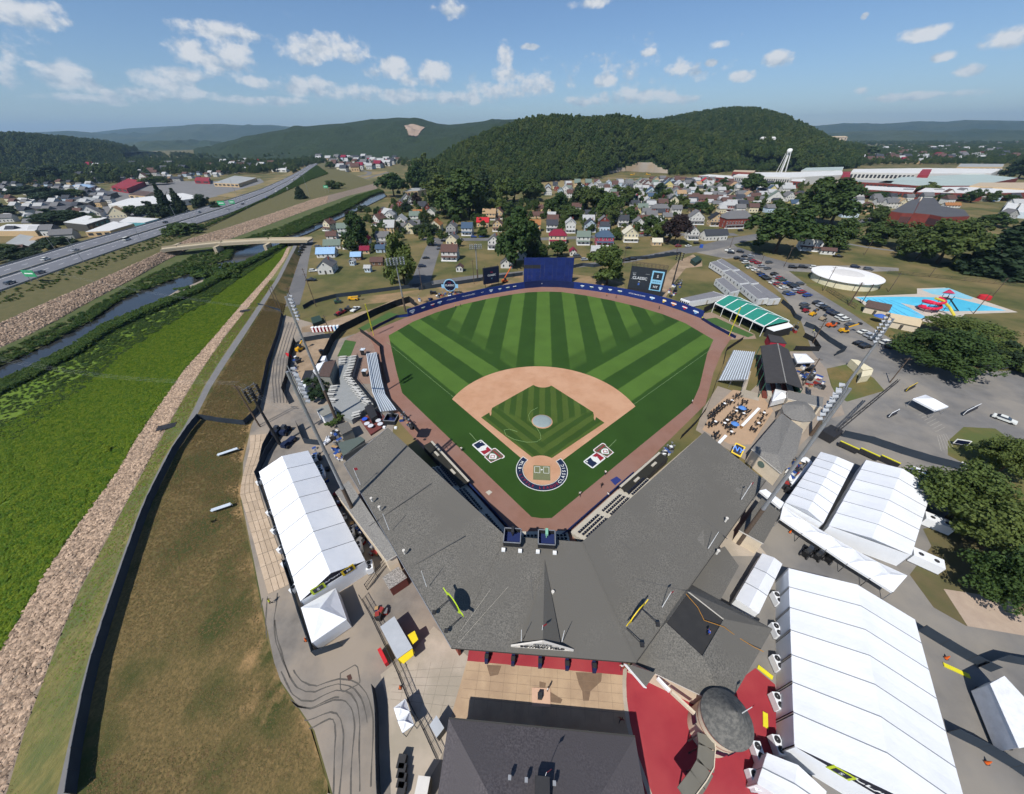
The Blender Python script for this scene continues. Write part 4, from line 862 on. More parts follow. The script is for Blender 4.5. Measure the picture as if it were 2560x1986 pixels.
DKTRIM=flat_mat('fascia_dark','#3c3b38',.8)
slab('roof_wing',[oL,oBL,iCL,iL],SHING,gs,fascia=DKTRIM);slab('roof_centre',[oBL+Vector((.02,0,0)),oBR-Vector((.02,0,0)),iCR,iCL+Vector((.02,0,.0))],SHING,gs,fascia=DKTRIM);slab('roof_wing',[oBR,oR,iR,iCR],SHING,gs,fascia=DKTRIM)
for a,b in ((iCL,oBL),(iCR,oBR)):mb=MB();mb.bar(a+Vector((0,0,.03)),b+Vector((0,0,.03)),.25,.06);mb.build('ridge_cap',SHING,gs)
for a,b,m_ in ((oL,oBL,STEEL),(oBR,oR,DKTRIM),(oL,iL,STEEL)):mb=MB();mb.bar(a+Vector((0,0,.02)),b+Vector((0,0,.02)),.10,.12);mb.build('gutter',m_,gs)
def on_roof(s,x,y,up_=.03):  # point on the grandstand roof plane under that survey point
    d_=ray(s,x,y)
    for tri in ((oL,oBL,iCL,iL),(oBL,oBR,iCR,iCL),(oBR,oR,iR,iCR)):
        nrm=(tri[1]-tri[0]).cross(tri[3]-tri[0]);t_=(tri[0]-CAM).dot(nrm)/d_.dot(nrm);p=CAM+d_*t_
        if in_poly(p.x,p.y,[v.xy for v in tri]):return p+Vector((0,0,up_))
    return CAM+d_*((ZO+1-CAM.z)/d_.z)
SEAMR=mat('roof_seam',(.085,.083,.078),(.12,.115,.105),scale=3,rough=.95);PALER=mat('roof_pale_patch',(.175,.165,.145),(.11,.105,.093),scale=5,rough=.95,contrast=1.6,det=3)
for s,a,b in (('LM',(1180,770),(1680,420)),('LM',(1560,1080),(1955,850)),('K5',(1000,1230),(1040,1638)),('K2',(930,1545),(1110,1694)),('LM',(990,185),(1290,10)),('BC',(1290,20),(1620,100)),('R5',(300,1390),(130,1250))):
    q=[on_roof(s,a[0]+(b[0]-a[0])*k/6,a[1]+(b[1]-a[1])*k/6) for k in range(7)];mb=MB();[mb.bar(u_,v_,.16,.03) for u_,v_ in zip(q,q[1:])];mb.build('roof_seam',SEAMR,gs)
for s,pts in (('R5',[(75,870),(130,890),(300,1010),(420,1100),(410,1120),(250,1040)]),('K2',[(1470,1060),(1530,1070),(1960,1330),(1993,1420),(1993,1640),(1700,1300)])):
    mb=MB();mb.poly([on_roof(s,x,y,.035) for x,y in pts]);mb.build('roof_patch',PALER,gs)
def lin(a,b,n):return [a.lerp(b,(i+.5)/n) for i in range(n)]
for a,b,n in ((iL,iCL,7),(iCR,iR,7),(iCL,iCR,2)):
    for p in lin(a,b,n):mb=MB();mb.tube((p.x*.985,p.y-.6,0),(p.x*.985,p.y-.6,ZI-.4),.16,n=8);mb.build('column',DKSTEEL,gs)
mb=MB()
for a,b in ((oL,oBL),(oBR,oR)):
    q=lambda p,k:Vector((p.x*k,p.y*k+(.0),0));mb.bar(Vector((a.x*.97,a.y*.97,ZO/2-.3)),Vector((b.x*.97,b.y*.97,ZO/2-.3)),.4,ZO-.9)
a,b=oBL+Vector((1.5,4.6,0)),oBR+Vector((-1.5,4.6,0));mb.bar((a.x,a.y,ZO/2-.3),(b.x,b.y,ZO/2-.3),.4,ZO-.9)
mb.build('back_wall',BRICKR,gs)
# seating tiers under and before the roof
TIER=mat('tier_concrete',(.46,.43,.36),(.38,.35,.29),scale=.8,rough=.9);SEATN=flat_mat('seat_navy','#141a2c',.5)
wL0,wL1=P('K1',455,290),P('K1',1660,1640);wR0,wR1=P('K2',300,1450),P('K2',1960,-20)
def tiers(label,a,b,back,rows,gapset=()):
    t=thing('seating_tier',label,'seating','grandstand seating tiers',(a+b)/2,world=True);nrm=Vector((-(b-a).y,(b-a).x,0)).normalized()
    if nrm.y>0 and abs(nrm.y)>.3:nrm=-nrm
    for r in range(rows):
        o=nrm*(1.0+r*.95);z=.75+r*.42;mb=MB();mb.bar(a+o+Vector((0,0,z/2)),b+o+Vector((0,0,z/2)),.93,z);mb.build('step',TIER,t)
        L=(b-a).length;nb_=max(2,int(L/7))
        for k in range(nb_):
            if r<1:continue
            p,q=a.lerp(b,(k+.08)/nb_),a.lerp(b,(k+.92)/nb_);mb=MB()
            ns=max(3,int((q-p).length/.62))
            for s in range(ns):
                c=p.lerp(q,(s+.5)/ns)+o;u=(b-a).normalized();mb.bar(c-u*.23+Vector((0,0,z+.42)),c+u*.23+Vector((0,0,z+.42)),.42,.07);mb.bar(c-u*.23+nrm*.24+Vector((0,0,z+.62)),c+u*.23+nrm*.24+Vector((0,0,z+.62)),.07,.45)
            mb.build('seat_row',SEATN,t)
    return t
tiers('shaded navy seats on concrete steps along the left side of the infield',wL0.lerp(wL1,.38),wL1,12,8);tiers('navy seats on pale concrete steps right of home plate',wR0,wR0.lerp(wR1,.40),12,8)
tiers('dark seats in the shade directly behind home plate',P('K5',760,560)+Vector((0,1.2,0)),P('K5',1620,545)+Vector((0,1.2,0)),10,5)
def low_wall(label,pts,h,m,wd=.25):
    t=thing('padded_wall',label,'wall','padded walls along the infield',pts[0],world=True)
    for a,b in zip(pts,pts[1:]):
        n=max(1,int((b-a).length/5))
        for k in range(n):p,q=a.lerp(b,k/n),a.lerp(b,(k+.995)/n);mb=MB();mb.bar(p+Vector((0,0,h/2)),q+Vector((0,0,h/2)),wd,h);mb.build('pad',m,t)
low_wall('navy padded wall in front of the seats on the left',[wL0.lerp(wL1,.4),wL1],1.1,BLUED);low_wall('blue padded wall in front of the pale seats on the right',[wR0,wR0.lerp(wR1,.40)],1.1,BLUED);low_wall('dark padded wall behind home plate',[wL1,P('K5',1000,590),P('K5',1500,585),wR0],1.0,BLUED)
# dugouts: flat roofs beside the track
def dugout(label,a,b,wd,h=1.9):
    t=thing('dugout',label,'dugout',loc=(a+b)/2,world=True);u=(b-a).normalized();nrm=Vector((u.y,-u.x,0));nrm=nrm if nrm.y<0 else -nrm
    mb=MB();mb.bar(a+nrm*wd*.5+Vector((0,0,h)),b+nrm*wd*.5+Vector((0,0,h)),wd,.25);mb.build('roof',flat_mat('dugout_roof','#2b2a24',.8),t)
    for k in range(6):p=a.lerp(b,(k+.05)/5.1);mb=MB();mb.tube(p,p+Vector((0,0,h)),.06,n=6);mb.build('post',DKSTEEL,t)
    mb=MB();mb.bar(a+nrm*.35+Vector((0,0,h+.2)),b+nrm*.35+Vector((0,0,h+.2)),.5,.12);mb.build('front_beam',TIER,t)
    mb=MB();mb.bar(a+nrm*wd+Vector((0,0,h/2)),b+nrm*wd+Vector((0,0,h/2)),.2,h);mb.build('back_wall',DKSTEEL,t)
    for k in (.28,.72):c=a.lerp(b,k)+nrm*wd*.6+Vector((0,0,h+.22));mb=MB();mb.bar(c-u*.9,c+u*.9,.55,.25);mb.build('roof_hatch',TIER,t)
    mb=MB();mb.bar(a+nrm*.02+Vector((0,0,.5)),b+nrm*.02+Vector((0,0,.5)),.08,.9);mb.build('rail',BLUED,t)
dugout('long flat roofed dugout along the first base side',P('K2',915,945),P('K2',1400,520),2.6);dugout('shaded dugout along the third base side',P('K1',620,480),P('K1',1080,980),2.6)
# camera platforms on the roof edge
def cam_platform(label,s,px,cover):
    t=thing('camera_platform',label,'platform','camera platforms on the roof edge',world=True,loc=P(s,*px,ZI));c=P(s,*px,ZI+.1);w_,d_,h_=2.8,2.6,1.5
    mb=MB();mb.box((c.x,c.y,ZI+.75),(w_,d_,.18));mb.build('deck',flat_mat('deck_blue','#1c2a58',.8),t)
    for (ox,oy,sx,sy) in ((-w_/2,0,.08,d_),(w_/2,0,.08,d_),(0,-d_/2,w_,.08),(0,d_/2,w_,.08)):
        mb=MB();mb.box((c.x+ox,c.y+oy,ZI+1.3),(sx,sy,1.2));mb.build('side_screen',BLACKF,t)
        mb=MB();mb.box((c.x+ox,c.y+oy,ZI+1.95),(sx+.06,sy+.06,.09));mb.build('rail',STEEL,t)
    for ox in (-1,1):mb=MB();mb.box((c.x+ox*w_/2,c.y-d_/2-.35,ZI+.15),(.6,.5,.45));mb.build('ballast',SHEETS_TXT,t)
    mb=MB();mb.tube((c.x,c.y+.6,ZI+.8),(c.x,c.y+.6,ZI+2.0),.1);mb.box((c.x,c.y+.8,ZI+2.2),(.45,1.1,.5));mb.build('camera',DKSTEEL if not cover else flat_mat('cover_green','#7fb59a',.8),t)
cam_platform('left boxed camera platform on the roof edge behind home plate','K5',(690,640),False);cam_platform('camera platform on the roof edge with a green cloth over the camera','K5',(1265,670),True)
cam_platform('boxed camera platform at the far end of the left roof wing','K1',(105,190),False)
# gable sign on the entrance eave
pk=P('BC',715,405,ZO);el_,er_=P('BC',530,425,ZO+.3),P('BC',905,452,ZO+.3);ap=Vector(((el_.x+er_.x)/2,(el_.y+er_.y)/2+.05,ZO+2.7))
gv=P('K5',1240,960,9.0);gb0,gb1=P('BC',610,300,ZO+.35),P('BC',850,330,ZO+.35)
gab=thing('entrance_gable','white triangular sign gable with lettering above the entrance eave','sign',loc=ap.xy.to_3d(),world=True)
mb=MB();bl,br=el_.lerp(er_,.2)+Vector((0,.5,.35)),el_.lerp(er_,.8)+Vector((0,.5,.35));a2=ap+Vector((0,.25,-.2));mb.add([bl,a2,gv+Vector((0,0,.25)),br],[(0,2,1),(1,2,3)]);mb.build('cross_roof',SHING,gab)
mb=MB()
for a,b in ((el_,ap),(ap,er_),(el_,er_)):mb.bar(a,b,.22,.25)
for k in range(1,8):a=el_.lerp(er_,k/8);z=ap.z-abs(k/8-.5)*2*(ap.z-el_.z);mb.bar(a,Vector((a.x,a.y,z)),.08,.08)
mb.build('truss',TRIM,gab);mb=MB();mb.add([el_+Vector((.3,.06,.15)),er_+Vector((-.3,.06,.15)),ap+Vector((0,.06,-.25))],[(0,1,2)]);mb.build('tympanum',flat_mat('pale_board','#d8d6cf'),gab)
u=(er_-el_).normalized();text_part('lettering','BOWMAN FIELD',gab,frame_mtx((el_+er_)/2+Vector((0,-.15,.55)),u,(0,0,1)),.85,DKSTEEL,extrude=.03,bold=True);text_part('lettering','HISTORIC',gab,frame_mtx((el_+er_)/2+Vector((0,-.12,1.35)),u,(0,0,1)),.6,DKSTEEL,extrude=.03)
def flagpole(label,base,top,flag='#9a2f38',r=.06,cat='flagpole'):
    t=thing('flagpole',label,cat,'flagpoles',base,world=True);mb=MB();mb.tube(base,top,r,r*.6,7);mb.build('pole',SHEETS_TXT,t)
    if flag:f=Vector(top);mb=MB();vs=[f,f+Vector((.55,.3,-.05)),f+Vector((.6,.34,-.75)),f+Vector((.1,.05,-.7))];mb.add(vs,[(0,1,2,3)]);mb.build('flag',flat_mat('flag_red',flag,.9),t)
def roof_pole(lbl,s,a,h,flag=None):p=P(s,*a,8.2);flagpole(lbl,p,p+Vector((0,0,h)),flag)
roof_pole('flagpole with a red flag on the left end of the grandstand roof','LM',(1110,430),5,'#a03038');roof_pole('bare white flagpole on the middle of the left roof wing','LM',(1345,800),5);roof_pole('bare white flagpole near the left bend of the grandstand roof','LM',(1650,1260),5)
roof_pole('flagpole with a red flag on the right roof wing beside the tents','R5',(390,1140),5,'#a03038');roof_pole('bare white flagpole on the lower right roof wing','R5',(180,1450),5);roof_pole('bare flagpole left of the entrance gable','BC',(590,395),4);roof_pole('bare flagpole right of the entrance gable','BC',(837,400),4);roof_pole('short flagpole with a red flag on top of the entrance gable','BC',(715,350),3,'#a03038');roof_pole('white flagpole at the right bend of the grandstand roof','BC',(1445,190),5,'#27408f')
for i,(s,x,y) in enumerate((('LM',1205,560),('LM',1270,630),('LM',1470,985),('R5',290,1275),('BC',780,110),('R5',235,1480))):
    p=P(s,x,y,8.2);mb=MB();mb.tube(p-Vector((0,0,.3)),p+Vector((0,0,.7)),.16,n=8);mb.tube(p+Vector((0,0,.7)),p+Vector((0,0,.85)),.26,n=8)
    mb.build('roof_vent',TRIM,None,label=['small vent pipe on the left roof wing, upper of two','small vent pipe on the left roof wing, lower of two','small vent pipe on the left roof wing near the tent front','small vent pipe on the right roof wing','small vent pipe on the roof above the entrance','small vent pipe at the lower end of the right roof wing'][i],cat='vent')
# cables across the roof
for lb,a,b in (('thin pale cable from the left camera platform across the roof',('K5',770,850),('BL',1560,560)),('thin pale cable from the right camera platform across the roof',('K5',1100,880),('BL',1580,600))):
    A_,B_=P(*a,9.0),P(*b,ZO+.2);mb=MB();mb.path([A_,A_.lerp(B_,.5)+Vector((0,0,.15)),B_],.02,5);mb.build('cable',TIER,None,label=lb,cat='cable')
# ------------------------------------------------------------------ paved and bare ground round the stadium
APRON=mat('apron_pavement',(.215,.195,.170),(.150,.136,.120),scale=.4,rough=.95,col3=(.28,.235,.185),scale3=.08,contrast=1.3)
i0=[p for p in L0 if p.y>-60]
sheet('perimeter_pavement',[(-55,-75),(-54,-52)]+[(p.x+.3,p.y) for p in i0 if p.y<95]+[tuple(P('K3',0,700).xy),tuple(P('K3',350,990).xy),tuple(P('K3',700,880).xy),tuple(P('F',80,470).xy),tuple(P('F',200,880).xy),(-40,5),(-10,-22),(10,-22),(0,-75)],.008,APRON)
sheet('sandy_yard',PP('L4',[(450,580),(560,556),(720,556),(760,500),(720,600),(660,700),(600,760),(540,850),(470,880),(440,830),(470,720),(432,640)]),.014,SAND)
sheet('sandy_track',PP('K3',[(-170,770),(200,690),(500,600),(800,520),(1000,470),(1350,320),(1700,330),(1680,420),(1300,440),(1050,500),(760,650),(480,770),(300,820),(-170,860)]),.012,SAND)
sheet('bare_earth',PP('F',[(0,190),(300,152),(600,112),(935,60),(1210,60),(1400,80),(1500,110),(1520,184),(1300,146),(1130,128),(935,134),(700,176),(480,228),(330,262),(200,215),(0,232)]),.010,DIRT)
sheet('bare_earth',PP('H6',[(70,230),(230,160),(330,240),(330,290),(150,310),(60,420),(0,520),(-130,720),(-200,700),(-80,400)]),.010,SAND)
sheet('bullpen_path',PP('K3',[(560,960),(860,800),(1110,1060),(1120,1260),(1230,1694),(700,1694),(640,1480),(830,1260),(600,1240)]),.012,mat('brown_gravel',(.26,.175,.135),(.20,.135,.105),scale=.6,rough=1))
TURF=mat('bullpen_turf',(.055,.115,.028),(.042,.09,.022),scale=.5,rough=.95)
sheet('bullpen_turf',PP('K3',[(540,980),(720,1010),(630,1240),(410,1250)]),.022,TURF);sheet('bullpen_turf',PP('K3',[(740,800),(1250,530),(1400,560),(1100,700),(850,830)]),.022,TURF)
sheet('bullpen_turf',PP('H6',[(330,870),(480,850),(900,1040),(830,1065),(640,1000)]),.022,TURF);sheet('bullpen_path',PP('H6',[(320,810),(430,790),(560,850),(900,1030),(920,1080),(640,1090),(330,850)]),.014,mat('bullpen_sand',(.30,.22,.16),scale=.6,rough=1))
# right side: parking lots, service yards
LOT=mat('parking_asphalt',(.185,.178,.168),(.135,.131,.126),scale=.22,rough=.95,col3=(.235,.215,.185),scale3=.06,contrast=1.3)
sheet('parking_lot',PP('TR',[(380,830),(470,790),(600,790),(650,830),(700,862),(860,892),(1040,905),(1290,905),(1500,918),(1500,935),(1060,945),(900,935),(1000,1010),(1260,1160),(1430,1270),(1520,1330),(1700,1400),(1900,1480),(2300,1480),(2600,1500),(2600,2100),(1300,2000),(1130,1500),(1030,1380),(960,1190),(860,1060),(640,860),(560,868),(470,850)]),.012,LOT)
sheet('service_yard',PP('R5',[(420,480),(700,200),(900,200),(960,420),(1060,600),(900,640),(860,700),(560,1000),(430,900),(100,700),(150,560),(240,420)]),.010,mat('yard_gravel',(.30,.25,.20),(.24,.20,.16),scale=.3,rough=.95))
sheet('event_lot',PP('R5',[(560,1500),(300,1200),(860,690),(1060,560),(1300,480),(1500,400),(1800,380),(2300,500),(2600,900),(2600,1500)])+[Vector((150,-160,0)),Vector((0,-160,0)),Vector((14,-60,0)),P('BC',1700,300),P('R5',100,1500)],.009,LOT)
sheet('dry_lawn',PP('R5',[(930,310),(1070,280),(1230,370),(1300,450),(1060,520),(990,480)]),.016,G_DRY);sheet('dry_lawn',PP('R5',[(1700,770),(1800,680),(2000,690),(2300,900),(2300,1300),(1900,1200),(1780,900),(1700,860)]),.016,G_DRY)
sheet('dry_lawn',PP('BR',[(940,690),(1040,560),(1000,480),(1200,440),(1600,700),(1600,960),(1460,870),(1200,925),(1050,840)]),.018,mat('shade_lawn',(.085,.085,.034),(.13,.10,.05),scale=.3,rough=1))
sheet('dry_lawn',PP('TR',[(1060,1000),(1290,1100),(1440,1240),(1520,1310),(1500,1330),(1400,1270),(1250,1170),(990,1010)]),.018,G_DRY)
sheet('concourse_pavement',[tuple(p.xy) for p in (P('F',1960,955),P('R5',545,1022),P('R5',660,1250),P('BR',420,640),P('BC',2130,300),P('BC',1700,700),P('BC',1290,520))]+[(0,-25)],.0075,CONC)
sheet('timber_pad',PP('BR',[(1095,755),(1390,800),(1560,985),(1205,925)]),.024,mat('pad_plywood',(.42,.33,.25),(.34,.26,.20),scale=.5,rough=.9))
# plaza before the entrance
TANC=mat('plaza_tan',(.46,.335,.215),(.40,.285,.18),scale=.5,rough=.85,col3=(.34,.24,.155),scale3=.22)
sheet('plaza_concrete',PP('BL',[(1015,830),(1130,740),(1270,640),(1400,480),(1560,620),(1650,700),(1560,1140),(1440,1460),(1300,1700),(1090,1700),(1075,1060)]),.016,CONC)
sheet('plaza_tan',PP('BC',[(262,515),(1212,602),(1225,760),(1262,985),(150,900)]),.020,TANC)
REDC=mat('plaza_red',(.30,.030,.040),(.26,.024,.034),scale=.6,rough=.8,col3=(.33,.045,.05),scale3=.1)
sheet('plaza_red',PP('BC',[(280,400),(1230,490),(1212,604),(262,516)]),.022,REDC)
sheet('plaza_red',PP('BC',[(1228,560),(1345,640),(1420,560),(1700,760),(1900,640),(2010,560),(2130,660),(2200,1325),(2200,1700),(1420,1700),(1310,1180),(1262,985),(1222,740)]),.020,REDC)
mb=MB();cv=resample([P('BC',x,y,.03) for x,y in ((1220,560),(1215,640),(1218,740),(1240,900),(1290,1100),(1370,1325),(1460,1550))],24)
for a,b in zip(cv,cv[1:]):mb.bar(a,b,.55,.012)
struct('plaza_border',mb,CONC)
STAIN=mat('damp_stain',(.20,.13,.08),(.15,.10,.065),scale=1.2,rough=.7)
for k,pts in enumerate(([(920,585),(1080,590),(1075,640),(1010,700),(1000,758),(965,758),(960,700),(940,660)],[(380,540),(470,545),(450,600),(400,610)],[(700,640),(740,650),(735,680),(700,675)],[(760,700),(840,750),(830,775),(760,765)])):
    sheet('damp_stain',PP('BC',pts),.026,STAIN)
mb=MB();pdl=PP('BC',[(655,678),(765,682),(768,795),(655,792)],.03)
mb.prism([(p.x,p.y) for p in pdl],.02,.10);t=mb.build('monument_base',flat_mat('stone_pink','#c9a68d',.8),None,label='square pale stone slab set in the tan entrance plaza',cat='slab')
mb=MB();c=P('BC',702,735);mb.box((c.x,c.y,.5),(.6,.7,.9));mb.build('planter',DKSTEEL,None,label='small black planter on the stone slab in the plaza',cat='planter')
# tyre marks on the left asphalt
mb=MB();TYRE=mat('tyre_mark',(.075,.068,.060),(.12,.11,.095),scale=1.5,rough=.95)
base_path=[(200,265),(175,450),(190,650),(230,800),(290,930),(340,1010),(420,1060),(520,1070),(600,1030),(680,1000),(760,1010),(810,1080),(830,1200),(820,1400),(810,1700)]
ctr_=resample([P('BL',x,y) for x,y in base_path],60)
for k in range(10):
    o=(-4.5+k)*.52+.2*sin(k*2.1);pts=[]
    for i,p in enumerate(ctr_):d_=(ctr_[min(i+1,59)]-ctr_[max(i-1,0)]);nn=Vector((-d_.y,d_.x,0)).normalized();pts.append(p+nn*(o+.12*sin(i*.35+k)))
    s0,s1=((0,60),(0,34),(5,60),(0,30),(16,60),(0,42),(22,60),(0,26),(8,50),(24,60))[k]
    for i_,(a,b) in enumerate(zip(pts[s0:s1],pts[s0+1:s1])):d_=(b-a);nn=Vector((-d_.y,d_.x,0)).normalized()*(.085+.03*sin(i_*.7+k));mb.add([(v.x,v.y,.018) for v in (a+nn,a-nn,b-nn,b+nn)],[(0,1,2,3)])
struct('tyre_mark',mb,TYRE)
mb=MB()
for k in range(5):
    pts=resample([P('L4',x+k*22,y,0) for x,y in ((300,1010),(285,850),(300,700),(340,560),(380,440))],20)
    for a,b in zip(pts,pts[1:]):d_=(b-a);nn=Vector((-d_.y,d_.x,0)).normalized()*.16;mb.add([(v.x,v.y,.014) for v in (a+nn,a-nn,b-nn,b+nn)],[(0,1,2,3)])
struct('tyre_mark',mb,mat('tyre_mark_pale',(.11,.10,.09),scale=1,rough=.95))
# timber mat road beside the left tent: planks laid crosswise
MATW=mat('mat_wood',(.46,.36,.26),(.38,.29,.20),scale=.8,rough=.9,objrand=.12)
rd=thing('timber_road','curving road of pale wooden mats beside the long white tent','timber road',world=True,loc=P('LM',250,700))
ML=resample([P('LM',x,y) for x,y in ((210,30),(215,120),(190,220),(155,350),(125,500),(170,640),(230,850),(290,1080),(360,1325))],17);MR=resample([P('LM',x,y) for x,y in ((395,10),(370,120),(330,220),(265,380),(300,520),(350,680),(420,880),(490,1060),(545,1240))],17)
for k in range(16):
    for j in range(4):
        a0,a1,b0,b1=ML[k].lerp(MR[k],j/4+.004),ML[k].lerp(MR[k],(j+1)/4-.004),ML[k+1].lerp(MR[k+1],j/4+.004),ML[k+1].lerp(MR[k+1],(j+1)/4-.004)
        mb=MB();mb.prism([p.lerp(q,.02).xy.to_3d() for p,q in ((a0,b1),(a1,b0),(b1,a0),(b0,a1))],.02,.09+random.uniform(0,.015));mb.build('mat_board',MATW,rd)
# joints in the paving and painted bays
def grid_lines(name,s,quad,nu,nv,wd,m,z):
    a,b,c,d_=(P(s,*q) for q in quad);mb=MB()
    for k in range(1,nu):p,q=a.lerp(b,k/nu),d_.lerp(c,k/nu);mb.bar((p.x,p.y,z),(q.x,q.y,z),wd,.006)
    for k in range(1,nv):p,q=a.lerp(d_,k/nv),b.lerp(c,k/nv);mb.bar((p.x,p.y,z+.001),(q.x,q.y,z+.001),wd,.006)
    struct(name,mb,m)
JNT=mat('paving_joint',(.25,.18,.12),rough=.9);grid_lines('plaza_joint','BC',[(262,520),(1212,606),(1240,900),(215,800)],12,5,.035,JNT,.027);grid_lines('plaza_joint','BL',[(1120,760),(1640,710),(1520,1140),(1080,1060)],6,6,.04,mat('concrete_joint',(.24,.21,.17),rough=.9),.024)
BAY=mat('bay_paint',(.40,.38,.33),(.22,.21,.19),scale=2,rough=.9);grid_lines('bay_line','R5',[(1620,740),(1700,720),(1750,800),(1640,840)],6,1,.1,BAY,.022);grid_lines('bay_line','H6',[(1500,690),(1560,670),(1980,930),(1900,950)],1,14,.1,BAY,.022);grid_lines('bay_line','R5',[(1500,590),(1560,560),(1700,700),(1640,730)],1,8,.1,BAY,.022)
mb=MB();c=P('BL',795,855)
mb.prism([P('BL',x,y).xy.to_3d() for x,y in ((770,840),(800,825),(812,860),(785,875))],.01,.03);struct('manhole_plate',mb,mat('rust_plate',(.08,.04,.03),rough=.8));mb=MB();q=[P('BL',x,y,.02) for x,y in ((725,820),(830,760),(850,775),(868,880),(855,900),(745,955),(725,930),(725,820))];[mb.bar(a,b,.14,.006) for a,b in zip(q,q[1:])];struct('patch_outline',mb,TYRE)
# ------------------------------------------------------------------ tents, buildings and fences next to the stadium
PVC=mat('tent_white',(.79,.80,.81),(.70,.72,.745),scale=.28,rough=.6,bump=.06,bscale=.7,objrand=.03);SEAM=flat_mat('tent_seam','#7d8288',.7);PVCW=mat('tent_wall',(.74,.76,.78),(.68,.70,.72),scale=.5,rough=.6)
def tent(label,e0,e1,r0_,r1_,f0,f1,bays,gable=None,wallh=None,name='tent',group='white event tents'):
    """frame tent: eave e (left), ridge r, eave f (right), each from end 0 to end 1"""
    t=thing(name,label,'tent',group,(e0+f1)/2*Vector((1,1,0)),world=True) if False else thing(name,label,'tent',group,Vector(((e0.x+f1.x)/2,(e0.y+f1.y)/2,0)),world=True)
    for side,(A0,A1) in enumerate(((e0,e1),(f0,f1))):
        for k in range(bays):
            a,b=k/bays,(k+1)/bays;mb=MB();p=[A0.lerp(A1,a),A0.lerp(A1,b),r0_.lerp(r1_,b),r0_.lerp(r1_,a)];m_=[(p[0]+p[1])/2-Vector((0,0,.05)),(p[2]+p[3])/2-Vector((0,0,.05))]
            q=[p[0],m_[0],p[1],p[2],m_[1],p[3]];lo=[v-Vector((0,0,.06)) for v in q]
            mb.add(q+lo,[(0,1,4,5),(1,2,3,4),(11,10,7,6),(10,9,8,7),(0,6,7,1),(1,7,8,2)]);mb.build('roof_panel',PVC,t)
        for k in range(1,bays):a=k/bays;mb=MB();mb.bar(A0.lerp(A1,a)+Vector((0,0,.03)),r0_.lerp(r1_,a)+Vector((0,0,.03)),.10,.05);mb.build('seam',SEAM,t)
        for k in range(bays):  # side wall panels
            p,q=A0.lerp(A1,k/bays+.01),A0.lerp(A1,(k+1)/bays-.01);mb=MB();h=A0.z-.05;mb.bar((p.x,p.y,h/2),(q.x,q.y,h/2),.06,h);mb.build('wall_panel',PVCW,t)
        for k in range(bays+1):p=A0.lerp(A1,k/bays);mb=MB();mb.tube((p.x,p.y,0),(p.x,p.y,p.z),.07,n=6);mb.build('leg',STEEL,t)
    for end,(a,r_,b) in enumerate(((e0,r0_,f0),(e1,r1_,f1))):
        mb=MB();mb.add([a,b,r_],[(0,1,2)]);mb.build('gable',(gable or PVCW) if end else PVCW,t)
        mb=MB();mb.bar((a.x,a.y,a.z/2-.05),(b.x,b.y,b.z/2-.05),.05,a.z-.1);mb.build('end_wall',PVCW,t)
    return t
NAVYG=flat_mat('gable_navy','#1b1d2c',.6);LIME=flat_mat('sign_lime','#b9c92f',.5);GOLD=flat_mat('sign_gold','#d9b92a',.5)
E_,R_=4.0,6.6
tl=[P('LM',285,325,E_),P('LM',622,1380,E_),P('LM',472,197,R_),P('LM',868,1152,R_),P('LM',685,152,E_),P('LM',1150,1050,E_)]
t1_=tent('long white frame tent left of the grandstand with a navy lettered gable',*tl,7,NAVYG)
def gable_sign(t,a,b,r_,s,cols):
    u=(b-a).normalized();out=Vector((u.y,-u.x,0));out=out if out.y<0 else -out;m_=(a+b)/2
    text_part('lettering',s,t,frame_mtx(m_+out*.08+Vector((0,0,(r_.z-a.z)*.42)),u,(0,0,1)),(b-a).length*.095,SHEETS_TXT,extrude=.01,bold=True)
    for k,c in zip((.27,.73),cols):
        p=a.lerp(b,k)+out*.07+Vector((0,0,.45));mb=MB();mb.bar(p-u*1.1,p+u*1.1,.08,1.7);sg=mb.build('team_sign',c,t);mb=MB();mb.bar(p-u*.75+out*.05,p+u*.75+out*.05,.08,1.1);mb.build('sign_face',SCRN,sg)
        text_part('sign_letter','S' if k<.5 else 'M',sg,frame_mtx(p+out*.11,u,(0,0,1)),.9,SCRW,extrude=.005,bold=True)
gable_sign(t1_,tl[1],tl[5],tl[3],'CLASSIC',(LIME,GOLD))
# square canopy in front of it
def canopy(label,c4,ze,za,group='small canopies',skirt=.5,walls=False):
    cs=[Vector((p.x,p.y,ze)) for p in c4];ap=sum(cs,Vector())/4;ap.z=za;t=thing('canopy_tent',label,'canopy',group,ap.xy.to_3d(),world=True)
    for i in range(4):
        a,b=cs[i],cs[(i+1)%4];mb=MB();mid=(a+b)/2;q=((a+b)/2).lerp(ap,.5)-Vector((0,0,.12));mb.add([a,b,ap,q],[(0,1,3),(1,2,3),(2,0,3)]);mb.build('roof_panel',PVC,t)
        mb=MB();hh=skirt if not walls else ze;mb.bar(a-Vector((0,0,hh/2)),b-Vector((0,0,hh/2)),.05,hh);mb.build('skirt',PVCW,t)
        mb=MB();mb.tube((a.x,a.y,0),a,.06,n=6);mb.build('leg',STEEL,t)
    return t
ct=canopy('square white peaked canopy in front of the long tent gable',[P('BL',442,345,3.2),P('BL',690,205,3.2),P('BL',770,430,3.2),P('BL',520,600,3.2)],3.2,5.2,skirt=3.0)
a,b=P('BL',600,520,1.6),P('BL',695,470,1.6);mb=MB();mb.bar(a-Vector((0,.25,0)),b-Vector((0,.25,0)),.06,1.0);mb.build('sign_panel',DKSTEEL,ct)
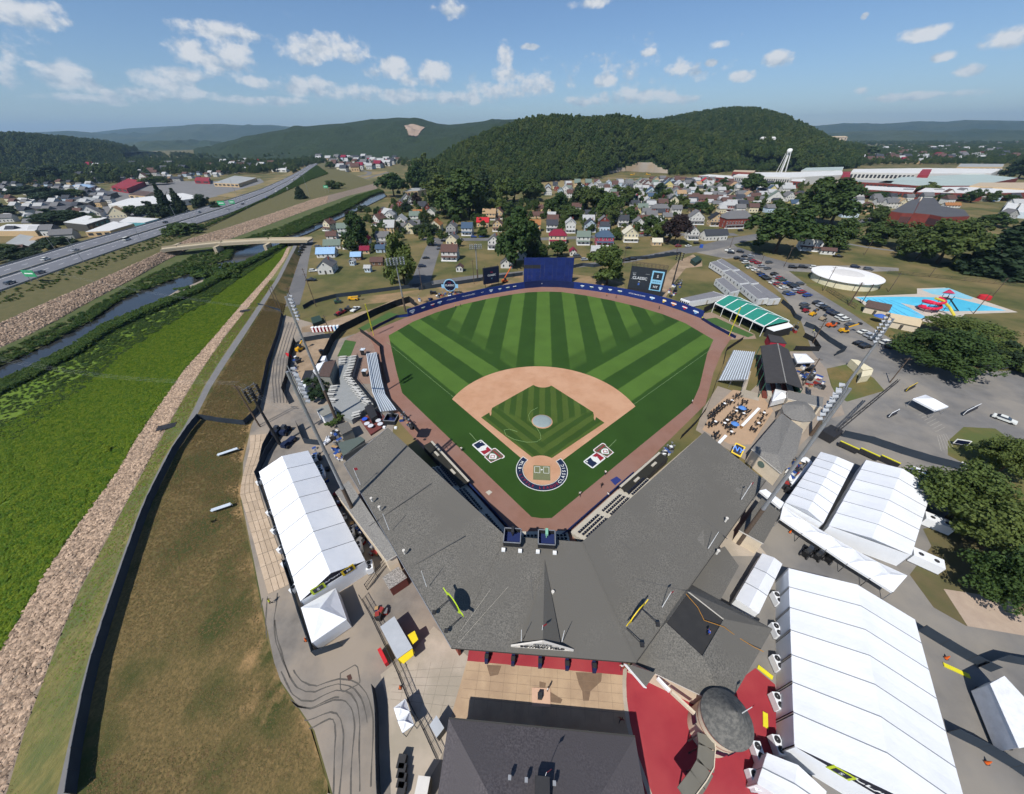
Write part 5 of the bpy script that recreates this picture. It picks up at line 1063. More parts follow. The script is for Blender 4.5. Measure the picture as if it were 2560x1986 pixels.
# right side tents
tr1=[P('BR',387,660,5),P('BR',415,1475,5),P('BR',700,735,8),P('BR',872,1694,8),P('BR',965,895,5),P('BR',1262,1975,5)]
t2_=tent('biggest white frame tent filling the lower right corner',*tr1,7,NAVYG)
gable_sign(t2_,tr1[1],tr1[5],tr1[3],'CLASSIC',(LIME,GOLD))
tr2=[P('BR',742,165,4),P('BR',572,465,4),P('BR',908,205,6.4),P('BR',768,522,6.4),P('BR',1045,290,4),P('BR',948,600,4)];tent('wide white frame tent beside the trees, dappled by leaf shadow',*tr2,6)
tr3=[P('BR',535,128,4),P('BR',372,358,4),P('BR',610,150,5.8),P('BR',475,395,5.8),P('BR',685,182,4),P('BR',545,455,4)];tent('narrow white frame tent nearest the right roof wing',*tr3,7)
tr4=[P('BR',268,592,3.2),P('BR',145,800,3.2),P('BR',322,612,4.4),P('BR',205,838,4.4),P('BR',358,640,3.2),P('BR',250,868,3.2)];tent('small narrow white tent between the roof and the biggest tent',*tr4,3)
tr5=[P('BR',290,1505,3.4),P('BR',245,1645,3.4),P('BR',430,1560,4.6),P('BR',400,1740,4.6),P('BR',560,1680,3.4),P('BR',540,1800,3.4)];tent('small white entrance tent at the foot of the biggest tent',*tr5,2)
mb=MB();a,b=P('BR',270,1640,2.6),P('BR',350,1690,2.6);mb.bar(a,b,.1,1.0);mb.build('banner',LIME,None,label='lime green banner on the small entrance tent in the lower right',cat='banner')
# low canopies along the front of the two right tents
cp=[(365,372),(468,440),(590,512),(690,570),(800,628),(935,690)];cq=[(348,432),(448,500),(560,575),(655,640),(760,705),(862,770)]
for k in range(5):
    q4=[P('BR',*cp[k],3.4),P('BR',*cp[k+1],3.4),P('BR',*cq[k+1],3.0),P('BR',*cq[k],3.0)]
    canopy('low white canopy along the tent fronts, %s from the grandstand'%ordw(k+1),[p for p in q4],3.1,3.9,'low canopies before the right tents',.5)
canopy('slim white awning reaching from the roof to the tents',[P('R5',505,1085,3.6),P('R5',545,1075,3.6),P('R5',660,1160,3.6),P('R5',640,1195,3.6)],3.6,3.9)
canopy('white gabled canopy standing alone in the right car park',[P('R5',1480,500,3),P('R5',1560,475,3),P('R5',1705,550,3),P('R5',1625,575,3)],3,4.4)
canopy('white peaked canopy behind the grey roofed right field stand',[P('R5',720,215,3),P('R5',800,215,3),P('R5',855,265,3),P('R5',745,270,3)],3,4.3)
canopy('white box shaped canopy beside the picnic deck',[P('K4',1295,345,3),P('K4',1470,380,3),P('K4',1500,480,3),P('K4',1240,545,3)],3,4.0,skirt=2)
canopy('small white canopy with printed triangles on the left plaza, upper of two',[P('BL',1112,1070,2.6),P('BL',1195,1005,2.6),P('BL',1225,1095,2.6),P('BL',1140,1160,2.6)],2.6,3.4,skirt=.3)
canopy('small white canopy with printed triangles on the left plaza, lower of two',[P('BL',1140,1165,2.6),P('BL',1226,1098,2.6),P('BL',1255,1190,2.6),P('BL',1175,1250,2.6)],2.6,3.4,skirt=.3)
# cooling units along the tents
def ac_unit(label,c,rz,sx=1.1,sy=2.0,h=1.7,fans=2):
    t=thing('cooling_unit',label,'cooling unit','white cooling units beside the tents',(c.x,c.y,0),rz)
    mb=MB();mb.box((0,0,h/2+.1),(sx,sy,h));mb.build('housing',PVCW,t)
    for k in range(fans):mb=MB();mb.lathe((0,(k-(fans-1)/2)*sy/fans,h+.1),[(.38*min(1,sx),0),(.38*min(1,sx),.06),(.05,.07)],12);mb.build('fan',DKSTEEL,t)
    mb=MB();mb.box((0,0,.06),(sx*1.05,sy*1.02,.1));mb.build('skid',DKSTEEL,t)
acs_=[('BR',333,800),('BR',330,945),('BR',335,1095),('BR',335,1270),('BR',335,1470),('BR',245,1500),('BR',230,1630)]
for k,(s,x,y) in enumerate(acs_):ac_unit('white cooling unit on the left wall of the biggest tent, %s from the top'%ordw(k+1),P(s,x,y,1),0,1.0,1.9,1.5)
for k,(x,y) in enumerate(((1010,625),(1062,455),(1000,240),(1110,290))):ac_unit(['white generator box with two fans on the grass below the trees','white generator box with two fans beside the dappled tent','white cooling unit at the top right corner of the dappled tent','white cooling unit under the branches beside the dappled tent'][k],P('BR',x,y,1),R(55),2.2,4.2,2.0)
for k,(x,y) in enumerate(((740,220),(785,310),(800,345),(1040,820),(1100,940),(1190,1100))):ac_unit('cooling unit in the alley right of the long left tent, %s from the top'%ordw(k+1),P('LM',x,y,1),R(28),1.2,1.8)
for k,(x,y) in enumerate(((290,400),(375,645),(415,790),(465,945),(500,1060),(570,1270))):ac_unit('white vent box on the left wall of the long left tent, %s from the top'%ordw(k+1),P('LM',x,y,1),R(-18),.8,1.5,1.2,1)
# white ducts near the light pole bases
for lb,s,pts in (('coiled white air duct behind the narrow right tent','R5',[(740,900),(800,880),(830,910),(790,960),(740,1010),(700,1050)]),('white wrapped ducts beside the left light pole','K6',[(790,1330),(830,1280),(850,1230),(830,1300),(870,1270)])):
    mb=MB();mb.path([P(s,x,y,.6) for x,y in pts],.45,10);mb.build('air_duct',PVCW,None,label=lb,cat='air duct')
# ------------------------------------------------------------------ entrance building, clubhouse, tower
def hip(t,c4,ze,ridge2,m,th=.3,fascia=None):
    """c4 eave corners anticlockwise, ridge2 two ridge points (first near edge 3-0, second near edge 1-2)"""
    cs=[Vector((p[0],p[1],ze)) for p in c4];r1_,r2_=ridge2
    for nm,fs in (('roof_slope',[cs[0],cs[1],r2_,r1_]),('roof_slope',[cs[2],cs[3],r1_,r2_]),('roof_hip',[cs[3],cs[0],r1_]),('roof_hip',[cs[1],cs[2],r2_])):
        n=len(fs);lo=[p-Vector((0,0,th)) for p in fs];mb=MB();mb.add(fs+lo,[tuple(range(n)),tuple(range(2*n-1,n-1,-1))]+[(i,i+n,(i+1)%n+n,(i+1)%n) for i in range(n)]);mb.m=[0,0]+[1]*n;mb.build(nm,[m,fascia or DKTRIM],t)
ebA,ebB=P('BC',150,868,5),P('BC',1280,978,5);so_=Vector((.6,-24,0))
eb=thing('entrance_building','dark grey hip roofed entrance building at the bottom edge','building',loc=((ebA+ebB)/2+so_/2).xy.to_3d(),world=True)
hip(eb,[ebA+so_,ebB+so_,ebB,ebA],5,(ebA+Vector((9.5,-9.5,5.2)),ebB+Vector((-9.5,-9.5,5.2))),SHING2) if False else None
c_=[ebA,ebA+so_,ebB+so_,ebB];ra_,rb_=ebA+Vector((10,-10,4.6)),ebB+Vector((-10,-10,4.6));ra2,rb2=ra_+Vector((.3,-4,0)),rb_+Vector((.3,-4,0))
for nm,fs in (('roof_slope',[ebA,ra_,rb_,ebB][::-1]),('roof_slope',[ebA,ebA+so_,ra2,ra_]),('roof_slope',[ebB,rb_,rb2,ebB+so_]),('roof_slope',[ebA+so_,ebB+so_,rb2,ra2])):
    n=len(fs);lo=[p-Vector((0,0,.3)) for p in fs];mb=MB();mb.add(fs+lo,[tuple(range(n)),tuple(range(2*n-1,n-1,-1))]+[(i,i+n,(i+1)%n+n,(i+1)%n) for i in range(n)]);mb.m=[0,0]+[1]*n;mb.build(nm,[SHING2,DKTRIM],eb)
mb=MB();mb.poly([ra_,ra2,rb2,rb_]);mb.build('roof_flat',SHING2,eb)
mb=MB();mb.prism([(p+Vector((sx,sy,0))).xy.to_3d() for p,sx,sy in ((ebA,.7,-.7),(ebA+so_,.7,.7),(ebB+so_,-.7,.7),(ebB,-.7,-.7))],0,4.75);mb.build('wall',CREAM,eb)
mb=MB();mb.bar(ebA+Vector((0,.08,-.05)),ebB+Vector((0,.08,-.05)),.16,.18);mb.build('gutter',DKTRIM,eb)
c=P('BC',718,1265,8.4);mb=MB();mb.box((c.x,c.y-.5,8.2),(1.6,2.2,.7));mb.build('roof_opening',DKSTEEL,eb)
for x,y in ((620,1240),(790,1260),(520,1225)):p=P('BC',x,y,7.9);mb=MB();mb.box((p.x,p.y,8.0),(.35,.4,.5));mb.build('roof_vent',STEEL,eb)
p=P('BC',735,1215,7.9);flagpole('thin dark flagpole on the entrance building roof',p-Vector((0,0,.4)),p+Vector((0,0,3)),'#23262b',.04)
# clubhouse with flat dark roof well
cb=thing('clubhouse','grey hip roofed clubhouse with a dark flat roof well right of the entrance','building',loc=P('BC',1700,450).xy.to_3d(),world=True)
ze,zf=5.4,7.7;cN,cE,cS,cW=P('BC',1560,20,ze),P('BC',2115,322,ze),P('BC',1840,800,ze),P('BC',1250,520,ze)
fN,fE,fS,fW=P('BC',1605,95,zf),P('BC',1820,262,zf),P('BC',1690,487,zf),P('BC',1470,285,zf)
for fs in ([cN,fN,fE,cE],[cE,fE,fS,cS],[cS,fS,fW,cW],[cW,fW,fN,cN]):
    fs=fs[::-1];n=4;lo=[p-Vector((0,0,.3)) for p in fs];mb=MB();mb.add(fs+lo,[(0,1,2,3),(7,6,5,4)]+[(i,i+n,(i+1)%n+n,(i+1)%n) for i in range(n)]);mb.m=[0,0]+[1]*n;mb.build('roof_slope',[SHING,TRIM],cb)
mb=MB();mb.poly([p-Vector((0,0,.35)) for p in (fN,fE,fS,fW)]);mb.build('roof_well',mat('roof_membrane',(.035,.034,.033),(.025,.025,.025),scale=.7,rough=.6),cb)
mb=MB();ctr=(cN+cE+cS+cW)/4;mb.prism([(p+(ctr-p)*.06).xy.to_3d() for p in (cN,cE,cS,cW)],0,ze-.3);mb.build('wall',CREAM,cb)
mb=MB();mb.path([P('BC',x,y,7.9 if i<4 else 6.5) for i,(x,y) in enumerate(((1590,110),(1660,190),(1700,270),(1820,310),(1900,370),(2000,430),(2060,460)))],.05,5);mb.build('orange_hose',flat_mat('hose_orange','#a5752c'),None,label='orange cable trailing over the clubhouse roof',cat='cable')
gp=[P('BC',1222,530,6.8),P('BC',1345,672,4.2)];mb=MB();
wg=[P('BC',1222,532,7.2),P('BC',1405,590,7.0),P('BC',1345,675,4.6)];mb.add([wg[0],wg[1],wg[2]],[(0,2,1)]);
mb.build('gable_roof',SHING,cb);mb=MB();g0_,g1_=wg[0].lerp(wg[0],0),wg[2];mb.bar(wg[0]-Vector((0,0,.3)),wg[2]-Vector((0,0,.3)),.12,.5);mb.build('gable_trim',SHEETS_TXT,cb)
for k,(x0,y0,x1,y1) in enumerate(((1415,620,1490,700),(1500,705,1640,835))):
    a,b=P('BC',x0,y0,4.4),P('BC',x1,y1,4.4);mb=MB();mb.bar(a,b,.3,.7);mb.build('sign_board' if k==0 else 'fascia_box',SHEETS_TXT if k==0 else CREAM,cb)
# round tower
TZ=6.6;tc_=P('BC',1838,862,TZ+.2);TRAD=142*mpp('BC',tc_)
tw=thing('round_tower','round cream tower with a shallow grey shingled cone roof beside the red plaza','tower',loc=tc_.xy.to_3d(),world=True)
mb=MB();mb.lathe((tc_.x,tc_.y,0),[(TRAD*.93,0),(TRAD*.93,TZ)],40);mb.build('wall',CREAM,tw,smooth=True)
for z in (TZ-2.1,TZ-.8):mb=MB();mb.lathe((tc_.x,tc_.y,z),[(TRAD*.945,0),(TRAD*.945,.14)],40);mb.build('red_band',flat_mat('band_red','#9a4a3f'),tw,smooth=True)
mb=MB();mb.lathe((tc_.x,tc_.y,TZ-.1),[(TRAD*.95,0),(TRAD*1.02,0),(TRAD*1.02,.3),(TRAD*.6,1.6),(.05,3.4)],40);mb.build('cone_roof',mat('shingle_mosaic',(.15,.145,.13),(.085,.085,.08),scale=2.2,rough=.95,contrast=2.2),tw)
flagpole('flagpole with a red flag on the round tower roof',Vector((tc_.x+1.2,tc_.y+.2,TZ+1.5)),Vector((tc_.x+1.2,tc_.y+.2,TZ+5)),'#a03038')
for k,(x,y) in enumerate(((1665,870),(1730,950),(1790,1010),(1860,1045))):p=P('BC',x,y,TZ-3.6);d_=Vector((p.x-tc_.x,p.y-tc_.y,0)).normalized();c=Vector((tc_.x,tc_.y,TZ-3.6))+d_*TRAD*.94;mb=MB();u=Vector((-d_.y,d_.x,0));mb.bar(c-u*.6,c+u*.6,.1,1.5);mb.build('window',SCRN,tw)
# covered walkway leading away from the tower
wk=thing('covered_walkway','narrow grey covered walkway bending down from the round tower','walkway',loc=P('BC',1690,1150).xy.to_3d(),world=True);wpts=[P('BC',x,y,4.6) for x,y in ((1705,965),(1715,1040),(1705,1160),(1660,1240),(1580,1345))]
for k,(a,b) in enumerate(zip(wpts,wpts[1:])):
    mb=MB();mb.bar(a,b,1.9,.3);mb.build('roof_section',flat_mat('walk_roof','#6d6a60' if k<3 else '#8d897d',.8),wk);mb=MB();mb.bar(a+Vector((.95,0,.1)),b+Vector((.95,0,.1)),.1,.5);mb.build('parapet',CREAM,wk)
    for o in (-.8,.8):mb=MB();mb.tube((a.x+o,a.y,0),(a.x+o,a.y,4.5),.1);mb.build('post',DKSTEEL,wk)
# right low buildings: pavilion with rounded end beside the picnic deck
pv=thing('pavilion','grey shingled pavilion with a fan shaped end beside the picnic deck','building',loc=P('K4',1300,1200).xy.to_3d(),world=True);z1,z2=4.6,6.0
q=[P('K4',1400,740,z1),P('K4',905,1320,z1),P('K4',1395,1720,z1),P('K4',1640,1400,z1),P('K4',1745,1000,z1)];rg0,rg1=P('K4',1560,860,z2),P('K4',1330,1420,z2)
for fs in ([q[0],q[1],rg1,rg0],[q[1],q[2],rg1],[q[2],q[3],q[4],rg0,rg1]):
    n=len(fs);lo=[p-Vector((0,0,.3)) for p in fs];mb=MB();mb.add(fs+lo,[tuple(range(n))]+[(i,i+n,(i+1)%n+n,(i+1)%n) for i in range(n)]);mb.m=[0]+[1]*n;mb.build('roof_slope',[SHING3,TRIM],pv)
mb=MB();ctr=sum((p for p in q),Vector())/5;mb.prism([(p+(ctr-p)*.03).xy.to_3d() for p in q],0,z1-.25);mb.build('wall',CREAM,pv)
fc=P('K4',1640,720,5.4);fan=[P('K4',x,y,4.8) for x,y in ((1395,610),(1500,560),(1650,535),(1800,560),(1900,650),(1955,780),(1890,870),(1740,880),(1560,840),(1430,740))]
mb=MB();apx=P('K4',1760,600,6.3);n=len(fan);mb.add(fan+[apx],[(i,(i+1)%n,n) for i in range(n)]);mb.build('fan_roof',SHING3,pv);mb=MB();mb.prism([(p+(apx-p)*.05).xy.to_3d() for p in fan],0,4.7);mb.build('fan_wall',CREAM,pv)
c=P('K4',1065,1610,2.6);a,b=P('K4',905,1320,z1-.3),P('K4',1395,1720,z1-.3);u=(b-a).normalized();nn=Vector((u.y,-u.x,0));c=a.lerp(b,.45)+nn*.1;c.z=2.6;mb=MB()
n=20;f=[c+u*.85*cos(2*pi*i/n)+Vector((0,0,.85*sin(2*pi*i/n))) for i in range(n)];mb.add(f+[v+nn*.06 for v in f],[tuple(range(n,2*n)),tuple(range(n))[::-1]]+[(i,(i+1)%n,(i+1)%n+n,i+n) for i in range(n)]);mb.build('round_emblem',flat_mat('emblem_green','#5b6b62'),pv)
lw=thing('low_annex','low grey shingled roof wing joining the pavilion near the right field stand','building',loc=P('K4',1750,460).xy.to_3d(),world=True);q=[P('K4',1490,370,4.2),P('K4',2080,480,4.2),P('K4',2060,640,4.2),P('K4',1500,500,4.2)];mb=MB();mb.prism([p.xy.to_3d() for p in q],3.9,4.2,0,1);mb.build('roof',[SHING3,TRIM],lw);mb=MB();mb.prism([(p+(q[0]+q[2]-2*p)*.02).xy.to_3d() for p in q],0,3.9);mb.build('wall',CREAM,lw)
lw=thing('low_annex','small grey shingled roof below the right roof wing beside the awning','building',loc=P('R5',500,1250).xy.to_3d(),world=True);q=[P('R5',520,1130,4.0),P('R5',640,1225,4.0),P('R5',530,1420,4.0),P('R5',375,1335,4.0)];mb=MB();mb.prism([p.xy.to_3d() for p in q],3.7,4.0,0,1);mb.build('roof',[SHING,TRIM],lw);mb=MB();mb.prism([(p+(q[0]+q[2]-2*p)*.02).xy.to_3d() for p in q],0,3.7);mb.build('wall',CREAM,lw)
hut_=[P('BR',x,y,5.0) for x,y in ((-70,745),(35,585),(95,560),(160,650),(75,805))];lw=thing('low_annex','grey shingled flat annex roof below the right end of the grandstand','building',loc=hut_[0].xy.to_3d(),world=True);mb=MB();mb.prism([p.xy.to_3d() for p in hut_],4.7,5.0,0,1);mb.build('roof',[SHING,DKTRIM],lw);mb=MB();ctr=sum(hut_,Vector())/5;mb.prism([(p+(ctr-p)*.04).xy.to_3d() for p in hut_],0,4.7);mb.build('wall',CREAM,lw)
lw=thing('low_annex','long grey shingled lean-to along the left roof wing','building',loc=P('LM',1150,700).xy.to_3d(),world=True);q=[P('LM',905,490,5.2),P('LM',1015,395,6.4),P('LM',1410,1000,6.4),P('LM',1325,1050,5.2)]
mb=MB();lo=[p-Vector((0,0,.3)) for p in q];mb.add(q+lo,[(3,2,1,0)]+[(i,i+4,(i+1)%4+4,(i+1)%4) for i in range(4)]);mb.m=[0]+[1]*4;mb.build('roof',[SHING3,TRIM],lw);mb=MB();mb.prism([(p+(q[0]+q[2]-2*p)*.03).xy.to_3d() for p in q],0,4.9);mb.build('wall',CREAM,lw)
lw=thing('gravel_roof_shed','small shed with a speckled flat roof beside the long left tent','shed',loc=P('LM',1400,1160).xy.to_3d(),world=True);q=[P('LM',1290,1185,3),P('LM',1420,1095,3),P('LM',1490,1185,3),P('LM',1345,1280,3)];mb=MB();mb.prism([p.xy.to_3d() for p in q],2.8,3.0,0,1);mb.build('roof',[mat('gravel_roof',(.36,.34,.31),(.14,.13,.12),scale=4,rough=.95,contrast=2.5),TRIM],lw);mb=MB();mb.prism([(p+(q[0]+q[2]-2*p)*.04).xy.to_3d() for p in q],0,2.8);mb.build('wall',flat_mat('shed_red','#6d3b34'),lw)
# food trailers on the left plaza
def trailer(label,c4,h,roofm,wallm,name='food_trailer',hatch=None,cat='trailer',axle=True):
    t=thing(name,label,cat,loc=(sum(c4,Vector())/4).xy.to_3d(),world=True);p4=[Vector((p.x,p.y,0)) for p in c4];mb=MB();mb.prism(p4,.6 if axle else.1,h-.08);mb.build('body',wallm,t)
    ctr=sum(p4,Vector())/4;mb=MB();mb.prism([p+(p-ctr)*.02 for p in p4],h-.08,h);mb.build('roof',roofm,t)
    if axle:
        for s in (.35,.6):
            for a,b in ((p4[0],p4[1]),(p4[3],p4[2])):p=a.lerp(b,s);d_=(ctr-p).normalized();mb=MB();mb.tube(p+d_*.1+Vector((0,0,.35)),p+d_*.35+Vector((0,0,.35)),.35,n=10);mb.build('wheel',DKSTEEL,t)
    for (a,b,m_) in hatch or ():
        mb=MB();q4=[Vector((v.x,v.y,h-.5)) for v in (a+b if False else [])];mb=MB();mb.prism([v.xy.to_3d() for v in a],b,b+.1);mb.build('awning',m_,t)
    return t
YAWN=flat_mat('awning_yellow','#e3c81e',.6);ROOFS=mat('trailer_roof',(.42,.44,.46),(.36,.38,.40),scale=.8,rough=.5)
trailer('grey roofed food trailer with two yellow awnings on the left plaza',[P('BL',1015,485,3.0),P('BL',1115,410,3.0),P('BL',1245,635,3.0),P('BL',1135,715,3.0)],3.0,ROOFS,flat_mat('trailer_yellow','#c9b12a'),hatch=[([P('BL',1210,545,2.6),P('BL',1262,512,2.6),P('BL',1288,575,2.6),P('BL',1245,615,2.6)],2.5,YAWN),([P('BL',1140,715,2.6),P('BL',1245,640,2.6),P('BL',1255,690,2.6),P('BL',1180,752,2.6)],2.5,YAWN)])
trailer('long pale trailer at the bottom edge beside the entrance building',[P('BL',1290,1560,2.8),P('BL',1375,1570,2.8),P('BL',1340,1760,2.8),P('BL',1250,1750,2.8)],2.8,flat_mat('trailer_roof_pale','#cfcbc4',.5),flat_mat('trailer_dark','#4b4a48'))
trailer('small grey kiosk at the upper left corner of the entrance building',[P('BL',1370,1195,2.6),P('BL',1420,1125,2.6),P('BL',1475,1215,2.6),P('BL',1420,1285,2.6)],2.6,ROOFS,flat_mat('trailer_dark','#4b4a48'),name='kiosk',axle=False,cat='kiosk')
# big white semi trailer with steps at the right edge
trailer('white articulated broadcast trailer at the right edge',[P('BR',1310,1190,4),P('BR',1375,1155,4),P('BR',1640,1440,4),P('BR',1440,1480,4)],4.0,mat('trailer_white',(.80,.81,.82),rough=.4),mat('trailer_white',(.8,.81,.82)))
trailer('tan storage container beside the right car park',[P('R5',1085,250,2.6),P('R5',1130,255,2.6),P('R5',1225,310,2.6),P('R5',1165,320,2.6)],2.6,flat_mat('container_cream','#d9cfae',.6),flat_mat('container_cream','#d9cfae',.6),'storage_container',axle=False,cat='container')
trailer('second tan storage container standing against the first',[P('R5',1160,325,2.6),P('R5',1228,315,2.6),P('R5',1215,350,2.6),P('R5',1150,362,2.6)],2.6,flat_mat('container_cream','#d9cfae',.6),flat_mat('container_cream','#d9cfae',.6),'storage_container',axle=False,cat='container')
# windscreen fences
def fz_(s,pts,z=0):return [P(s,x,y,z) for x,y in pts]
fence('windscreen_fence','long dark fence following the levee path down the left side',fz_('LL',[(235,1694),(252,1560),(281,1400),(308,1280),(338,1180),(396,1000),(436,880),(466,800),(540,650),(583,585),(612,548)],ZL-.1),1.9,SLATE)
fence('windscreen_fence','dark fence running from the levee path down to the timber road',[P('LL',612,548,ZL-.1),P('LL',690,560,1.5),P('LL',752,566,.3)],1.9,SLATE)
fence('windscreen_fence','dark fence at the levee foot beside the service road',fz_('LL',[(752,566),(790,530),(806,460),(822,380),(850,300),(866,232)]),1.9,SLATE);fence('windscreen_fence','short slate fence across the levee slope near the pole line',[P('L4',190,330,2.4),P('L4',350,372,.2)],1.8,SLATE)
fence('windscreen_fence','slate fence along the road behind left field',fz_('K3',[(-130,480),(0,400),(150,355),(400,290),(800,240),(1400,160),(1955,95)]),2.0,SLATE);fence('windscreen_fence','slate fence behind left centre between the street and the small screen',[P('TC',600,1155),P('TC',780,1130),P('TC',985,1098),P('TC',1230,1066)],2.0,SLATE)
fence('windscreen_fence','slate fence between the blue background wall and the scoreboard along the road',fz_('H2',[(1010,1010),(1120,985),(1240,1000),(1500,960),(1640,915),(1860,905),(2184,860)]),2.0,SLATE);fence('windscreen_fence','slate fence across the sandy yard below the portable toilets',fz_('K3',[(-120,1010),(0,990),(200,955),(400,935)]),2.0,SLATE)
fence('windscreen_fence','tall black windscreen round the left field bullpen',fz_('K3',[(1680,430),(1600,370),(1370,440),(1050,575),(760,720),(500,850),(350,1020),(220,1300),(100,1540)]),3.2,BLACKF);fence('windscreen_fence','black fence along the left field foul line behind the bleachers',fz_('K3',[(790,850),(960,970),(1115,1100),(1130,1260),(1160,1420),(1220,1694)]),1.9,BLACKF)
fence('windscreen_fence','black fence down the left side past the silver bleachers to the roof',[P('F',118,560),P('F',140,690),P('F',165,775),P('F',240,860),P('F',330,960)],1.3,BLACKF);fence('windscreen_fence','black fence along the right field line beside the track',fz_('R5',[(395,130),(290,200),(270,290),(230,390),(200,480),(160,580),(100,660),(0,760)]),1.7,BLACKF)
fence('windscreen_fence','tall black windscreen behind the right field bullpen under the green roof',fz_('H6',[(330,810),(460,740),(600,800),(800,900),(1000,1010),(1080,1060)]),3.2,BLACKF);fence('bullpen_fence','low blue rail fence in front of the right field bullpen',fz_('H6',[(325,875),(420,935),(560,1010),(690,1080)]),1.3,BLUED);fence('bullpen_fence','low blue rail fence in front of the left field bullpen',fz_('K3',[(1600,590),(1380,620),(1100,760),(960,840)]),1.3,BLUED)
fence('windscreen_fence','black fence between the service road and the sandy yard',fz_('K6',[(420,-20),(365,170),(330,420),(262,655),(335,800)]),2.2,BLACKF);fence('windscreen_fence','dark fence round the machines above the long left tent',fz_('K6',[(130,1180),(20,1400),(-20,1600)]),2.0,SLATE);fence('windscreen_fence','slate fence curving behind the long left tent top',fz_('K6',[(450,1090),(490,1200),(540,1320),(800,1350)]),2.0,SLATE)
fence('windscreen_fence','slate fence snaking past the end of the office trailers',fz_('H6',[(1190,690),(1290,770),(1330,850),(1400,890)]),2.0,SLATE);fence('windscreen_fence','slate fence along the edge of the car park behind the right field stand',fz_('H6',[(1440,940),(1540,980),(1700,1110),(1880,1220),(1770,1270)]),2.0,SLATE);fence('windscreen_fence','black fence round a small yard behind the right field stand',fz_('R5',[(720,195),(880,200),(840,140),(780,110)]),2.0,BLACKF)
fence('windscreen_fence','dark slate fence separating the tents from the right car park',fz_('R5',[(1020,740),(1200,780),(1400,850),(1600,910),(1760,950)]),2.2,SLATE);fence('windscreen_fence','dark fence right of the biggest tent, upper stretch',fz_('BR',[(975,945),(1080,1010),(1200,1080),(1310,1135)]),2.2,SLATE);fence('windscreen_fence','dark fence right of the biggest tent, lower stretch',fz_('BR',[(1110,1410),(1250,1480),(1400,1570),(1500,1640)]),2.2,SLATE)
fence('windscreen_fence','dark fence round the trailer at the right edge',fz_('BR',[(1250,1115),(1340,1080),(1500,1110)]),2.2,SLATE);fence('windscreen_fence','dark fence beside the square canopy ending at the bottom left road',fz_('BL',[(330,30),(400,260),(460,450),(545,695),(740,625)]),2.0,SLATE);fence('windscreen_fence','dark fence along the timber road left of the long tent',fz_('LM',[(470,10),(360,180),(275,370),(330,520),(430,800),(500,990),(590,1260)]),2.0,SLATE)
fence('windscreen_fence','tall dark fence dividing the left asphalt from the plaza',fz_('BL',[(975,930),(1000,1100),(1005,1300),(1010,1500),(1020,1720)]),2.2,SLATE);fence('iron_fence','long black iron fence along the left plaza',fz_('BL',[(880,290),(960,430),(1060,640),(1150,830),(1240,1060),(1330,1230),(1430,1450)]),1.9,None,cat='fence') if False else None
def iron_fence(label,pts,h=1.9,step=2.4):
    t=thing('iron_fence',label,'fence',loc=pts[0],world=True)
    for a,b in zip(pts,pts[1:]):
        n=max(1,round((b-a).length/step))
        for i in range(n):
            p,q=a.lerp(b,i/n),a.lerp(b,(i+1)/n);mb=MB()
            for z in (.2,h*.55,h):mb.bar(p+Vector((0,0,z)),q+Vector((0,0,z)),.07,.07)
            for k in range(1,9):c=p.lerp(q,k/9);mb.bar(c+Vector((0,0,.1)),c+Vector((0,0,h)),.035,.035)
            mb.build('panel',DKSTEEL,t);mb=MB();mb.tube(p,p+Vector((0,0,h+.15)),.06,n=6);mb.build('post',DKSTEEL,t)
iron_fence('long black iron fence along the left plaza',fz_('BL',[(880,290),(960,430),(1060,640),(1150,830),(1240,1060),(1330,1230),(1430,1450)]));iron_fence('black iron gates beside the speckled roof shed',fz_('LM',[(1170,1290),(1250,1180),(1330,1090)]),2.2)
# ------------------------------------------------------------------ bleachers, decks, stands, park
ALU=mat('aluminium',(.62,.68,.72),(.50,.56,.61),scale=1.2,rough=.5)
def bleacher(label,front,back,rows,z0,z1,walkway=0):
    t=thing('bleacher',label,'bleacher',loc=front[0].xy.to_3d(),world=True)
    for r in range(rows):
        k=(r+.5)/rows;z=z0+(z1-z0)*r/(rows-1);ln=[Vector((a.lerp(b,k).x,a.lerp(b,k).y,z)) for a,b in zip(front,back)]
        mb=MB();[mb.bar(a,b,.32,.06) for a,b in zip(ln,ln[1:])];mb.build('foot_board',STEEL,t)
        mb=MB();off=(back[0]-front[0]).xy.to_3d().normalized()*.42
        [mb.bar(a+off+Vector((0,0,.42)),b+off+Vector((0,0,.42)),.30,.07) for a,b in zip(ln,ln[1:])];mb.build('bench',ALU,t)
    n=8;L=resample(front,n);K=resample(back,n)
    for a,b in zip(L,K):
        mb=MB();mb.bar(Vector((a.x,a.y,z0-.15)),Vector((b.x,b.y,z1-.15)),.08,.14);mb.bar((b.x,b.y,.0),(b.x,b.y,z1),.08,.08);mb.bar((a.x,a.y,0),(a.x,a.y,z0),.08,.08);m_=a.lerp(b,.5);mb.bar((m_.x,m_.y,0),(m_.x,m_.y,(z0+z1)/2),.08,.08);mb.build('frame',STEEL,t)
    mb=MB();up1=Vector((0,0,z1+1.0));[mb.bar(a.xy.to_3d()+up1,b.xy.to_3d()+up1,.05,.05) for a,b in zip(back,back[1:])];mb.build('back_rail',STEEL,t)
    return t
bleacher('long bent silver bleacher beside the left field track',[P('F',98,505,.6),P('F',128,660,.6),P('F',150,745,.6),P('F',215,832,.6)],[P('F',40,520,3),P('F',62,660,3),P('F',75,735,3),P('F',120,848,3)],7,.8,3.2)
bleacher('broad silver bleacher behind the right field corner',[P('R5',335,196,.6),P('R5',238,388,.6)],[P('R5',468,215,4.5),P('R5',420,388,4.5)],11,.9,4.8)
